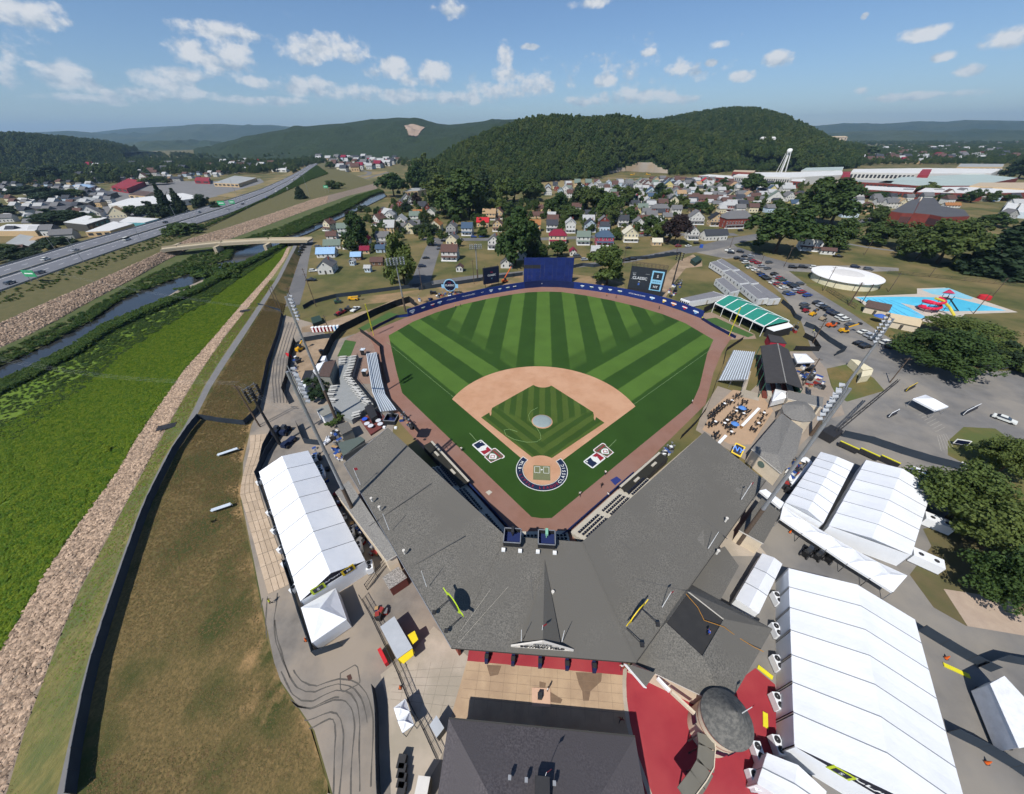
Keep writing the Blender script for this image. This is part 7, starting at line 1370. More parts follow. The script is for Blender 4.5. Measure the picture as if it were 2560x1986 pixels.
row('H1',[(880,545,120,10,'white','brown','f',2,-30),(985,480,150,11,'white','pale','s',2,-35),(1070,390,130,9,'tan','brown','s',1,-30),(1220,315,130,9,'white','grey','f',2,20),(1305,505,125,9,'white','green','s',2,5),(1350,440,150,8,'tan','orange','s',1,5),(1440,425,105,8,'brick','black','f',2,15),(1485,355,80,8,'white','grey','f',1,10),(1170,605,105,9,'white','grey','s',1),(1300,570,110,9,'white','grey','s',1)],'behind the leafy creek side trees')
row('H1',[(1520,620,135,12,'cream','orange','f',2),(1695,640,115,11,'grey','grey','f',2),(1868,650,125,10,'white','blue','s',2),(2040,560,140,9,'tan','red','s',1.5),(2110,480,150,10,'tan','tan','s',2),(1700,755,130,10,'cream','grey','f',1.5),(1678,925,185,10,'white','brown','s',2)],'along the street behind left centre')
row('H1',[(1785,1050,78,4,'white','brown','f',1),(660,925,115,6,'brown','paleblue','s',1,8),(615,980,58,3.5,'paleblue','pale','f',1),(885,985,140,6,'brown','brown','s',1,5),(785,1055,70,3.5,'paleblue','pale','s',1),(755,855,105,6,'tan','crimson','s',1,8)],'among the sheds on the lawns',detail=1,kindw='shed')
row('H2',[(195,470,115,9,'tan','brown','f',2),(190,605,110,9,'tan','brown','f',2),(150,800,135,10,'white','grey','f',2),(640,385,140,8,'tan','brown','s',1),(470,402,60,6,'white','crimson','f',1),(600,465,190,8,'tan','brown','s',1),(600,612,125,9,'tan','orange','s',2),(785,612,130,9,'white','darkgrey','s',2),(985,622,115,11,'white','pale','f',2.5),(1200,612,130,10,'bluegrey','darkgrey','f',2),(1350,572,125,9,'brick','grey','f',2),(1210,445,140,8,'cream','darkgrey','s',1),(1560,555,115,9,'white','darkgrey','s',2),(1730,592,125,10,'white','grey','f',2)],'across the street behind centre field')
row('H2',[(845,745,200,11,'cream','crimson','h',2),(1125,752,150,9,'white','green','s',2),(1357,762,200,11,'pink','blue','h',2),(1640,722,165,12,'cream','cream','f',2)],'nearest the blue centre field wall')
row('H2',[(450,922,115,7,'white','green','f',1),(290,1010,140,7,'white','grey','f',1),(1015,875,75,7,'white','crimson','f',1),(1262,862,105,7,'white','pale','s',1),(1930,765,110,6,'tan','cream','s',1)],'in the yards behind the blue wall',detail=1,kindw='garage')
row('H2',[(1960,425,200,10,'brick','grey','h',2),(1770,412,115,9,'yellow','green','s',2),(2140,432,110,9,'white','grey','s',2),(740,212,95,8,'white','brown','f',2),(930,205,115,8,'white','pale','f',2),(1220,165,85,8,'white','pale','f',2),(1340,155,110,8,'white','grey','s',2),(1740,292,105,8,'white','red','f',2),(1860,225,115,9,'paleblue','blue','f',2)],'behind the dark trees of the centre block',detail=1)
row('H3',[(780,705,175,10,'white','grey','f',2),(1000,722,145,9,'tan','black','f',2),(1130,565,175,9,'brick','pale','h',2),(745,872,125,9,'white','grey','f',2),(1000,882,280,9,'white','darkgrey','s',1.5,12),(1920,692,115,9,'white','brown','f',2,-20),(2020,992,215,12,'white','brown','f',2,-22)],'near the road bend right of the scoreboard')
house('large red brick mansion with grey hip roof and white porch by the road bend',P('H3',1235,745),300*mpp('H3',P('H3',1235,745)),13,'h',2.6,'brick','grey',R(10),'large brick buildings');house('long brick row house with brown roof in the middle of the right blocks',P('H3',870,485),350*mpp('H3',P('H3',870,485)),9,'s',2,'brick','brown',R(-8),'large brick buildings',1)
cols=['white','white','cream','white','paleblue','yellow','white','grey'];rcs=['grey','darkgrey','brown','pale','grey','green','blue','tan']
far_=[(1160,435,115),(1275,435,105),(1365,445,95),(1425,455,105),(1640,470,200),(1800,455,105),(1785,365,145),(1610,375,95),(1515,375,90),(1040,345,95),(1212,335,85),(1125,325,85),(940,375,90),(700,300,85),(600,312,90),(482,315,95),(435,362,95),(562,395,95),(622,425,105),(250,315,95),(120,335,105),(52,305,90),(180,425,105),(302,455,105),(540,485,105),(880,290,105),(820,315,80),(760,325,80),(1330,345,80),(1470,300,80),(1960,560,100),(1850,540,100)]
row('H3',[(x,y,w_,8+(i*7%4),cols[(i*5+2)%8],'red' if (x,y)==(880,290) else rcs[(i*3+1)%8],'fs'[(i*3)%5>2],2 if i%4 else 1.5,(i*13)%17-8) for i,(x,y,w_) in enumerate(far_)],'in the packed blocks before the factory',detail=1)
row('H4',[(480,565,145,10,'paleblue','grey','f',2,-15),(800,465,135,9,'white','grey','s',2),(890,475,125,9,'white','grey','s',2),(972,475,95,9,'cream','tan','f',2),(650,525,105,9,'tan','brown','f',2),(1420,395,125,9,'white','brown','f',2,-20),(1562,375,105,9,'white','grey','f',2),(1790,355,115,9,'white','grey','s',2),(560,405,90,8,'white','grey','f',2),(1480,470,150,6,'white','orange','s',1),(262,925,130,4,'white','brown','s',1,-18),(2110,480,120,9,'white','pale','s',2),(2030,600,110,9,'grey','grey','f',2)],'round the brick school and park edge',detail=1)
# flat roofed blocks: outline of the roof at its height
def block(label,s,pts,h,roof,wall,name='commercial_building',group=None,cat='building',wins=0):
    ps=[P(s,x,y,h) for x,y in pts];ctr=sum(ps,Vector())/len(ps);t=thing(name,label,cat,group,ctr.xy.to_3d(),world=True);mb=MB();mb.prism([p.xy.to_3d() for p in ps],0,h);mb.build('wall',wall,t);mb=MB();mb.prism([(p+(ctr-p)*.015).xy.to_3d() for p in ps],h,h+.25);mb.build('roof',roof,t)
    for k in range(wins):
        i=max(range(len(ps)),key=lambda j:-((ps[j]+ps[(j+1)%len(ps)])/2-CAM).length);a,b=ps[i],ps[(i+1)%len(ps)];p=a.lerp(b,(k+.5)/wins);d_=(b-a).normalized();nn=Vector((d_.y,-d_.x,0));nn=nn if nn.dot(CAM-p)>0 else -nn;w_=(b-a).length/wins*.3
        mb=MB();mb.bar(Vector((p.x,p.y,h*.55))-d_*w_+nn*.06,Vector((p.x,p.y,h*.55))+d_*w_+nn*.06,.1,h*.45);mb.build('window',MATS['window_glass'],t)
    return t
FW=mat('flat_roof_white',(.60,.60,.58),(.52,.52,.50),scale=.06,rough=.8);FG=mat('flat_roof_grey',(.33,.34,.33),(.27,.28,.27),scale=.06,rough=.85);FGR=mat('flat_roof_green',(.36,.43,.40),(.31,.37,.35),scale=.05,rough=.85);FD=mat('flat_roof_dark',(.09,.09,.095),(.07,.07,.075),scale=.08,rough=.9);FRD=mat('flat_roof_red',rgb('#8f3038'),rgb('#7c2a31'),scale=.1,rough=.8);FT=mat('flat_roof_tan',(.45,.36,.25),(.40,.32,.22),scale=.08,rough=.85);BW=mat('block_brick',rgb('#7b3b34'),rgb('#6b332d'),scale=.4,rough=.9);BWH=wm('white');BTN=wm('tan');BDK=flat_mat('block_dark','#4a4844')
for a in (('long white store with a pale roof beside the highway',[(588,1118),(740,1128),(1110,1078),(1000,1055),(700,1085)],6,FW,BWH,7),('long dark roofed warehouse at the left among the houses',[(150,1135),(330,1160),(425,1110),(280,1090)],5,FD,BDK,5),('white roofed block with a dark wall near the highway',[(345,1215),(470,1228),(590,1190),(470,1178)],6,FW,BDK,4),('low white roofed shop at the left edge',[(-60,1262),(190,1262),(265,1228),(40,1225)],4,FW,BTN,5),('flat white roofed shop next to the highway barrier',[(465,1268),(600,1262),(730,1222),(620,1210)],4,FW,BTN,3),('flat white roofed shop with a painted mural wall',[(640,1217),(790,1217),(870,1195),(700,1185)],4,FW,flat_mat('mural','#5fa0a8'),0),('red roofed restaurant in the left town',[(605,1020),(690,1032),(790,992),(700,975)],6,FRD,FRD,3),('pale blue roofed hall in the left town',[(388,1015),(470,1030),(530,1015),(440,1003)],6,flat_mat('roof_skyblue','#8fa9c4'),BWH,3),('dark roofed workshop behind the red restaurant',[(480,1065),(560,1077),(640,1050),(550,1038)],5,FD,BDK,3),('small bright red roofed shop beside the far car park',[(1060,985),(1140,988),(1145,970),(1070,968)],5,FRD,FRD,2),('tan strip of shops beside the interchange',[(1165,1000),(1300,1005),(1400,972),(1280,960)],5,FG,BTN,6),('grey roofed workshop left of the long white store',[(400,1100),(480,1108),(540,1085),(460,1075)],5,FG,BDK,3),('brown roofed shop behind the long white store',[(700,1065),(790,1072),(840,1050),(760,1040)],5,flat_mat('roof_brown_flat','#5c4a40'),BTN,3),('pale roofed sheds at the far left under the trees',[(80,1100),(170,1105),(200,1085),(100,1080)],5,FW,BWH,2),('long pale roofed row beyond the left woods edge',[(60,945),(200,948),(220,935),(80,930)],5,FW,BWH,4),('grey roofed garage near the highway lamp posts',[(30,1330),(160,1345),(230,1300),(110,1280)],4,FG,BDK,2),('white roofed block at the far end of the highway',[(1480,925),(1560,928),(1590,912),(1510,908)],5,FW,BWH,3),('large pale block beyond the interchange at the hill foot',[(2000,890),(2090,895),(2110,875),(2020,870)],7,FW,BWH,4)):block(a[0],'TL',a[1],a[2],a[3],a[4],wins=a[5])
row('TL',[(235,1345,120,10,'tan','tan','h',1,20),(350,1310,110,9,'grey','grey','s',1.5,20),(60,1395,130,9,'brown','brown','s',1,20),(650,1190,85,8,'cream','tan','f',1.5,20),(510,1195,90,8,'white','grey','f',2,20),(180,1225,70,8,'white','pale','f',1.5,20),(40,1215,70,8,'white','grey','s',1.5,20),(930,1180,70,8,'grey','darkgrey','f',2,20),(785,985,50,8,'white','brown','f',2),(405,940,45,8,'white','brown','s',1.5),(960,990,60,9,'grey','darkgrey','s',1.5),(1250,940,55,9,'cream','brown','f',1.5),(330,1190,70,8,'white','grey','s',1.5,20),(1560,920,40,8,'white','grey','f',2),(1410,900,40,8,'brick','red','f',2)],'on the town side of the highway',detail=1)
for a in (('long white sawtooth factory wall with dark slots and pale roof','H5',[(340,405),(700,418),(1040,400),(1030,375),(700,385),(400,385)],11,FW,mat('wall_offwhite',(.62,.60,.55),rough=.8),26),('low brick wing at the left end of the factory','H5',[(115,408),(345,425),(360,408),(180,398)],7,FW,BW,8),('red brick block on top of the factory left end','H5',[(335,380),(470,386),(480,374),(345,370)],14,FT,BW,5),('brick factory block with arched white frames','H5',[(705,440),(790,445),(800,428),(715,424)],8,FW,BW,4),('pale green roofed factory hall','H5',[(770,372),(1030,372),(1040,350),(800,356)],12,FGR,BWH,8),('red brick tower block in the middle of the factory','H5',[(1025,415),(1078,416),(1085,380),(1035,380)],11,FRD,BW,3),('wide white roofed factory hall behind','H5',[(1085,385),(1500,392),(1980,390),(2050,362),(1560,358),(1100,364)],11,FW,BWH,16),('red roofed strip across the white factory hall','H5',[(1510,402),(1580,404),(1600,365),(1540,365)],12.5,FRD,FRD,0),('wide grey green factory roof','H5',[(1250,450),(1500,470),(1900,470),(2150,420),(1900,395),(1400,415)],9,FGR,BW,10),('brick factory wing with a pale parapet','H5',[(1085,445),(1340,455),(1360,440),(1100,430)],9,FG,BW,10),('long brick factory front behind the brick school','H5',[(1160,492),(1480,512),(1500,486),(1180,470)],8,FW,BW,12),('pale long factory roof at the right edge','H5',[(1500,510),(1900,520),(2300,510),(2300,470),(1900,476),(1560,480)],8,FW,BW,12),('tan flat roofed depot at the right edge','H5',[(1840,470),(2184,490),(2400,460),(2184,450),(1900,450)],9.5,FT,BTN,8),('long low shed beyond the factory','H5',[(1760,350),(2050,350),(2060,332),(1780,330)],10,FG,BTN,8),('red roofed hospital far beyond the right woods','H5',[(1640,168),(1790,170),(1790,158),(1660,156)],14,FRD,BTN,0),('white stepped bleacher roof at the right edge of town','H4',[(1975,490),(2090,500),(2150,405),(2040,400)],5,FW,ALU,0),('pale grandstand roof at the far right edge beside the white one','H4',[(2110,505),(2260,520),(2300,415),(2170,405)],5,FW,ALU,0)):block(a[0],a[1],a[2],a[3],a[4],a[5],wins=a[6],name='factory_building')
block('large brick school with a dark hipped roof behind the park trees','H4',[(1110,520),(1185,368),(1310,372),(1375,452),(1600,488),(1655,552),(1400,562),(1270,535)],10,FD,BW,'school',wins=10);block('tall brick stair wing at the left of the school','H4',[(890,505),(1080,395),(1180,375),(1105,525),(1000,520)],11,FD,BW,'school',wins=6)
mb=MB();a,b=P('H4',1015,660,.4),P('H4',1190,365,11.5);mb.bar(a,b,1.1,.6);mb.build('stone_band',CREAM,None,label='slanting pale stone coping across the brick school',cat='coping')
block('long grey roofed pavilion among the trees left of centre','H1',[(1160,175),(1330,165),(1500,130),(1480,100),(1340,110)],7,FG,BTN,wins=6)
for lb,x,y,dist,sz,m_ in (('large tan institution on the wooded rise',955,186,2300,(100,36,30),mat('wall_buff',(.50,.42,.32),rough=.85)),('white building half hidden on the wooded slope',540,212,1250,(34,18,44),BWH)):
    p=Q('H5',x,y,dist);t=thing('hillside_building',lb,'building',loc=(p.x,p.y,0),world=True);mb=MB();mb.box((p.x,p.y,(p.z+14)/2-2),(sz[0],sz[1],p.z+18),-.3);mb.build('wall',m_,t);mb=MB();mb.box((p.x,p.y,p.z+15.5),(sz[0]*1.02,sz[1]*1.05,3),-.3,taper=.8);mb.build('roof',FT if sz[0]>50 else FW,t)
    for k in range(8):mb=MB();mb.box((p.x+cos(-.3)*(k-3.5)*sz[0]/8+sin(-.3)*(sz[1]/2+.2),p.y+sin(-.3)*(k-3.5)*sz[0]/8-cos(-.3)*(sz[1]/2+.2),p.z+6),(2.6,.5,9),-.3);mb.build('window',MATS['window_glass'],t)
# water tower
wt=P('H5',640,392);zt=rise(wt,'H5',678,232);t=thing('water_tower','slim white water tower on legs behind the factory','water tower',loc=wt,world=True);s_=zt/45
mb=MB();mb.lathe((wt.x,wt.y,0),[(.1,zt-9),(4,zt-7.5),(4.6,zt-5),(4.6,zt-2),(2.5,zt-.3),(.1,zt)],20);mb.build('tank',WHITE,t,smooth=True)
for k in range(5):a=2*pi*k/5;mb=MB();mb.tube((wt.x+9*cos(a),wt.y+9*sin(a),0),(wt.x+4*cos(a),wt.y+4*sin(a),zt-6),.45,n=6);mb.build('leg',WHITE,t)
mb=MB();mb.tube((wt.x,wt.y,0),(wt.x,wt.y,zt-8),1.4,n=10);mb.build('riser',WHITE,t)
# far small houses: nothing tells these apart
HMATS=[wm(c) for c in ('white','cream','paleblue','tan')]+[rm(c) for c in ('grey','brown','darkgrey','pale','crimson')]
def mini_house(mb,p,rz,k,i,j):
    c,s_=cos(rz)*k,sin(rz)*k;T=lambda x,y,z:(p[0]+x*c-y*s_,p[1]+x*s_+y*c,z*k);mb.box((p[0],p[1],2.6*k),(9*k,8*k,5.2*k),rz,i)
    mb.add([T(*v) for v in ((-5,-4.6,5),(5,-4.6,5),(5,0,8.4),(-5,0,8.4),(5,4.6,5),(-5,4.6,5))],[(0,1,2,3),(4,5,3,2),(0,3,5),(1,4,2)],4+j)
    for x in (-2.8,0,2.8):mb.add([T(x+a,-4.05,z) for a,z in ((-.5,1.2),(.5,1.2),(.5,2.6),(-.5,2.6))],[(0,1,2,3)],9)
def far_houses(where,group,s,poly,n,seed):
    rng=random.Random(seed);xs=[p[0] for p in poly];ys=[p[1] for p in poly];mb=MB();k=0
    while k<n:
        x,y=rng.uniform(min(xs),max(xs)),rng.uniform(min(ys),max(ys))
        if in_poly(x,y,poly):mini_house(mb,P(s,x,y),rng.uniform(-.3,.3),rng.uniform(1.2,2.1),rng.choice((0,0,1,2,3)),rng.randrange(4) if rng.random()<.9 else 4);k+=1
    mb.build('distant_houses',HMATS+[MATS['window_glass']],None,label='mass of small pale houses '+where,cat='houses',kind='stuff')
far_houses('beyond the interchange','far houses beyond the interchange','TL',[(1600,880),(1800,862),(2180,870),(2180,905),(1980,935),(1850,950),(1790,900),(1700,870)],70,1)
far_houses('beyond the factory','far houses beyond the factory','TR',[(840,330),(1000,300),(1300,270),(2184,230),(2184,330),(1700,350),(1000,355)],150,2);far_houses('below the wooded rise','far houses below the wooded rise','TR',[(560,360),(760,330),(960,340),(860,365),(600,380)],10,3);far_houses('in the left woods','far houses in the left woods','TL',[(0,930),(400,900),(900,900),(1500,880),(1500,930),(900,960),(300,990),(0,990)],60,4)
# packed blocks: more houses along the side streets
def blocks(where,s,poly,dx,dy,seed,keep=.8,joined=False):
    rng=random.Random(seed);pl=[p.xy for p in PP(s,poly)];x0,x1=min(p.x for p in pl),max(p.x for p in pl);y0,y1=min(p.y for p in pl),max(p.y for p in pl);ps=[];y=y0
    taken=[o.matrix_basis.translation.xy for o in C.objects if o.name.startswith('house') or o.name.startswith('tree')]
    while y<y1:
        x=x0
        while x<x1:
            q=Vector((x+rng.uniform(-3,3),y+rng.uniform(-3,3)))
            if rng.random()<keep and in_poly(q.x,q.y,pl) and all((q-k).length>9 for k in taken):ps.append(Vector((q.x,q.y,0)))
            x+=dx
        y+=dy
    if joined:
        mb=MB();[mini_house(mb,p,rng.uniform(-.15,.15),rng.uniform(.8,1.1),rng.choice((0,0,0,1,2,3)),rng.randrange(4)) for p in ps];mb.build('distant_houses',HMATS+[MATS['window_glass']],None,label='mass of pale houses '+where,cat='houses',kind='stuff');return
    for p,r in zip(ps,rank_by_x(ps)):
        c=rng.choice(['white','white','white','cream','bluegrey','tan','paleblue','brick']);rf=rng.choice(['grey','darkgrey','pale','brown','green','grey']);house('%s house, %s roof, %s from the left %s'%(c,rf,ordw(r),where),p,rng.uniform(7,9.5),rng.uniform(8,12),rng.choice('ffs'),rng.choice([1.5,2,2]),c,rf,rng.uniform(-.12,.12),'houses '+where,1)
blocks('in the dense rows behind centre','TC',[(1300,560),(1500,520),(2184,500),(2184,640),(1950,660),(1500,600)],17,26,1);blocks('in the dense rows before the factory','TR',[(20,560),(100,450),(560,440),(900,450),(900,560),(560,590),(100,600)],17,26,2,joined=True);blocks('in the rows behind the school','H4',[(480,420),(760,330),(1500,320),(2184,330),(2184,420),(1500,430),(900,440),(560,560)],19,28,3,joined=True);blocks('in the rows by the creek trees','TC',[(250,820),(420,640),(620,590),(680,700),(660,800),(480,860)],18,26,4,.7);blocks('on the side streets of the left town','TL',[(0,1130),(200,1060),(560,1010),(620,1090),(560,1180),(330,1290),(0,1330)],20,30,5,.75,True);blocks('in the far left town','TL',[(520,1000),(900,960),(1500,900),(1600,905),(1150,985),(800,1010)],24,40,6,.7,True)
blocks('between the centre field streets','TC',[(1300,660),(1900,640),(2184,660),(2184,800),(1800,800),(1300,780)],16,24,8,.6,True);blocks('along the side streets before the school','H3',[(600,420),(2000,400),(2100,620),(1500,620),(600,600)],16,24,9,.6,True);blocks('at the edge of the left woods','TL',[(0,1010),(560,940),(900,950),(600,1010),(300,1060),(0,1080)],20,32,10,.6,True)
# streets
road('street','H1',[(-60,1420),(20,1180),(60,950),(110,760),(135,690)],8);road('street','H1',[(1290,1230),(1370,1130),(1430,960),(1490,800),(1545,690)],11);road('street','H2',[(-640,690),(0,695),(700,690),(1500,655),(2184,640),(2800,640)],9,z=.035)
road('street','H2',[(-760,1200),(0,1100),(480,1060),(1000,985),(1500,945),(1800,890),(2250,800)],7,z=.028);road('street','H3',[(600,1000),(900,960),(1200,880),(1500,830),(1700,800)],13,z=.03);road('street','H3',[(1180,960),(1500,1070),(1800,1150),(2100,1170)],11,z=.026);road('street','H4',[(470,640),(650,590),(900,520)],9);road('park_path','H4',[(470,820),(700,860),(950,890),(1300,920)],4,PATHM);road('service_road','TC',[(1150,475),(1500,472),(1900,478),(2300,470)],9,SAND);road('street','H3',[(1600,480),(1000,520),(500,520),(-300,560)],7,z=.032)
sheet('dry_field',PP('TC',[(1290,485),(1640,482),(1640,520),(1540,540),(1380,535)]),.012,mat('dry_field_grass',(.26,.20,.095),(.20,.16,.07),scale=.05,rough=1));sheet('factory_lot',PP('H3',[(20,260),(200,200),(800,190),(900,230),(780,270),(300,280)]),.014,LOT)
# ------------------------------------------------------------------ trees one can tell apart
def tree_row(s,items,phrase,leaf=None):
    ps=[P(s,i[0],i[1]) for i in items]
    for it,r in zip(items,rank_by_x(ps)):
        k=it[4] if len(it)>4 else 'oak%d'%(1+r%3);lf=it[5] if len(it)>5 else leaf;sp=k.startswith('spruce')
        tree_px('%s, %s from the left %s'%('pointed evergreen' if sp else 'copper leaved tree' if lf is LEAF_RED else 'leafy green tree',ordw(r),phrase),s,it[0],it[1],it[2],it[3],k,lf,'spruce_tree' if sp else 'tree','trees '+phrase)
LL_,LD,LR=LEAF_LIGHT,LEAF_DARK,LEAF_RED
tree_row('TC',[(450,590,150,440),(600,560,150,380),(690,520,120,350),(640,470,130,330),(760,690,190,470,'tall1'),(850,720,230,440,'tall1'),(930,700,180,470,'oak1'),(1000,660,130,440,'spruce1',LD),(1100,640,150,480,'oak3',LL_),(1180,620,150,480),(1270,610,150,470),(1320,580,90,490),(1060,700,120,600,'oak2',LL_),(1150,700,110,620),(960,760,70,690)],'in the tall stand left of centre')
tree_row('TC',[(1450,690,130,560),(1400,700,90,600),(1560,660,110,510,'spruce1',LD),(1620,670,130,520),(1700,660,130,540),(1740,740,130,560,'oak2',LL_),(1760,760,110,640),(1860,640,110,530,'tall2'),(1865,750,80,650,'tall1',LL_),(1500,720,150,640),(1660,600,70,540,'oak1',LR),(1790,590,60,520,'tall1',LL_),(1560,720,90,660),(1480,760,70,690)],'in the stand behind centre field')
tree_row('TC',[(240,900,120,690,'tall1'),(420,800,130,720),(530,680,70,620,'oak1',LD),(590,640,50,565,'oak1',LR),(640,820,130,750,'oak2',LD),(700,790,60,700,'oak1',LD),(645,750,40,690,'spruce2',LD),(740,860,45,790,'tall1'),(1300,950,110,760,'spruce1',LD),(1325,960,90,860),(1440,955,100,850,'oak2'),(990,830,70,770),(255,680,60,640,'oak3',LD),(180,720,40,670,'oak1',LR),(850,890,40,840),(1165,960,70,800,'tall2')],'in the gardens behind left centre')
tree_row('TC',[(2000,790,120,700),(2060,850,120,740,'oak3',LL_),(2145,880,130,690,'oak2',LR),(2050,590,60,510,'tall1',LD),(1800,850,60,800),(2100,610,60,540,'tall2',LL_)],'near the scoreboard gardens')
tree_row('H3',[(1380,370,230,140),(720,360,100,240,'spruce2',LD),(1075,290,110,195),(650,530,130,400,'oak1',LL_),(820,580,200,460),(930,600,100,480,'oak3',LL_),(1090,500,120,430,'oak2',LL_),(1270,530,130,450),(1450,550,220,460),(1640,310,190,240),(1660,560,160,440,'oak2',LL_),(1780,580,140,480,'oak1',LL_),(2020,700,330,220,'tall1'),(2090,560,320,210,'oak1'),(1150,300,70,240,'oak1',LD),(380,380,90,260,'tall1')],'among the blocks right of the scoreboard')
tree_row('H4',[(310,880,330,570,'oak3'),(290,640,340,200,'tall1'),(90,600,240,190,'oak1'),(520,370,160,250),(740,620,250,450),(760,380,240,310,'oak2'),(1220,340,170,220,'oak1',LL_),(1380,410,100,330),(1660,420,130,280),(1790,300,90,240),(1860,410,110,300),(2010,400,130,330),(1130,980,330,640,'oak1'),(1330,1010,470,560,'oak2'),(1500,840,300,560,'oak3'),(1860,650,250,510),(1850,1100,520,590,'spruce1',LD),(2080,1050,330,620,'spruce2',LD),(2150,900,200,570,'oak1',LD),(1540,400,110,350),(1000,900,160,700)],'in the park round the school')
tree_row('TR',[(1660,1460,340,1230,'near1'),(1850,1320,310,1190,'near2',LL_),(2050,1450,190,1310,'oak1',LD),(2240,1500,260,1330,'oak3'),(1300,310,120,250),(2150,430,130,310,'oak1',LD)],'beside the car park below the pool')
near=[('R5',2190,830,300,640,'near2'),('BR',1245,330,330,180,'near1'),('BR',1420,470,360,40,'near2'),('BR',1480,690,300,300,'near1')]
for k,(s,x,y,w_,yt,kd) in enumerate(near):p=P(s,x,y,7.5).xy.to_3d();tree('big leafy tree at the right edge beside the white tents, %s from the top'%ordw(k+1),p,13 if k else 11,w_*mpp(s,p+Vector((0,0,7.5)))*.95,kd,LEAF_LIGHT,group='big trees beside the right tents')
tree_row('TL',[(370,1220,190,1150,'oak2',LD),(850,1200,110,1100,'oak1',LD),(1115,1150,100,1060,'oak3',LD),(740,1180,110,1120),(1010,1300,170,1215,'oak2'),(1650,1100,70,1020,'spruce1',LD),(1825,1045,80,985),(300,1215,170,1140,'oak1',LD),(130,1420,150,1340,'oak1',LD),(30,1400,120,1330),(320,1370,170,1290,'oak2',LD),(540,1230,100,1180),(400,1080,110,1030),(300,1100,160,1020,'oak1',LD),(160,1080,150,1010,'oak2',LD),(40,1180,130,1110,'oak1',LD),(850,1010,110,955),(430,980,110,900),(300,1000,150,900,'oak2',LD),(600,985,120,890),(1190,1155,60,1100,'oak1',LD),(1810,930,50,880),(1600,945,60,905)],'on the town side by the highway')
tree('olive shrub behind the left deck, upper of two',P('K6',720,580),5,7,'bush1',LD,'shrub');tree('olive shrub behind the left deck, lower of two',P('K6',740,760),5,7,'bush2',LD,'shrub');tree('bright yellow green shrub at the left roof end, upper of two',P('K6',1020,1010),3,3,'bush1',LL_,'shrub');tree('bright yellow green shrub at the left roof end, lower of two',P('K6',930,1100),3,3.4,'bush2',LL_,'shrub')
# ------------------------------------------------------------------ woods and weeds
def fillpx(s,poly,spacing,seed=0,z=0.0):return fill_points([p.xy for p in PP(s,poly)],spacing,seed,z=z)
wood('valley_wood','dark belt of trees across the left valley floor',fillpx('D',[(0,398),(150,396),(260,392),(330,375),(560,372),(690,352),(690,347),(560,350),(300,344),(0,350)],15,1),11,18,1);wood('valley_wood','trees scattered through the far town beyond the interchange',fillpx('D',[(640,348),(900,358),(900,346),(760,339),(640,340)],30,2),9,15,2)
wood('valley_wood','wooded neighbourhood beyond the factory on the right',fillpx('D',[(1600,370),(1700,362),(1900,352),(2184,352),(2400,352),(2400,312),(2000,311),(1750,322),(1600,345)],15,3),9,16,3);wood('valley_wood','dark trees filling the distance on the left plain',fillpx('D',[(-100,348),(300,342),(620,340),(620,333),(300,331),(-100,336)],45,4),12,20,4)
wood('valley_wood','trees filling the distance on the right plain',fillpx('D',[(1700,312),(2184,311),(2400,311),(2400,303),(1800,303)],50,5),12,20,5);wood('street_trees','small garden trees dotted between the houses',fillpx('TC',[(0,960),(300,700),(600,560),(1300,640),(2184,560),(2184,860),(1900,880),(1500,830),(1000,830),(640,900)],12,6)[::2],5,10,6);wood('street_trees','small trees dotted through the far right blocks',fillpx('H3',[(600,300),(2000,300),(2100,480),(1500,560),(600,520)],15,7)[::2],6,11,7)
wood('foot_trees','ragged trees along the foot of the long hill',fillpx('D',[(905,402),(1000,404),(1090,397),(1170,389),(1280,381),(1280,377),(1090,390),(905,396)],9,8),9,15,8);wood('foot_trees','ragged trees right of the quarry',fillpx('D',[(1425,377),(1600,366),(1700,352),(1700,345),(1430,366)],12,9),9,15,9)
BUSH=[CROWN_OBJ['bush1'],CROWN_OBJ['bush2']]
def band_pts(A,B,n,seed,lo=0.,hi=1.,y0=-60,y1=900):
    rng=random.Random(seed);a_,b_=resample(A,160),resample(B,160);out=[]
    wts=[((a-b).length*(a_[min(i+1,159)]-a).length) if y0<a.y<y1 else 0 for i,(a,b) in enumerate(zip(a_,b_))]
    for i in rng.choices(range(159),wts[:-1],k=n):
        u=rng.random();t=rng.uniform(lo,hi);out.append(a_[i].lerp(a_[i+1],u).lerp(b_[i].lerp(b_[i+1],u),t))
    return out
def clump(pts,a,b,seed,flat=.7):rng=random.Random(seed);return [(s,s,s*flat) for s in (rng.uniform(a,b) for _ in pts)]
def weeds(label,pts,a,b,seed,flat=.7,leaf=None,srcs=BUSH):return scatter('weeds',label,'weeds',[(p[0],p[1],p[2]-.1) for p in pts],clump(pts,a,b,seed,flat),srcs)
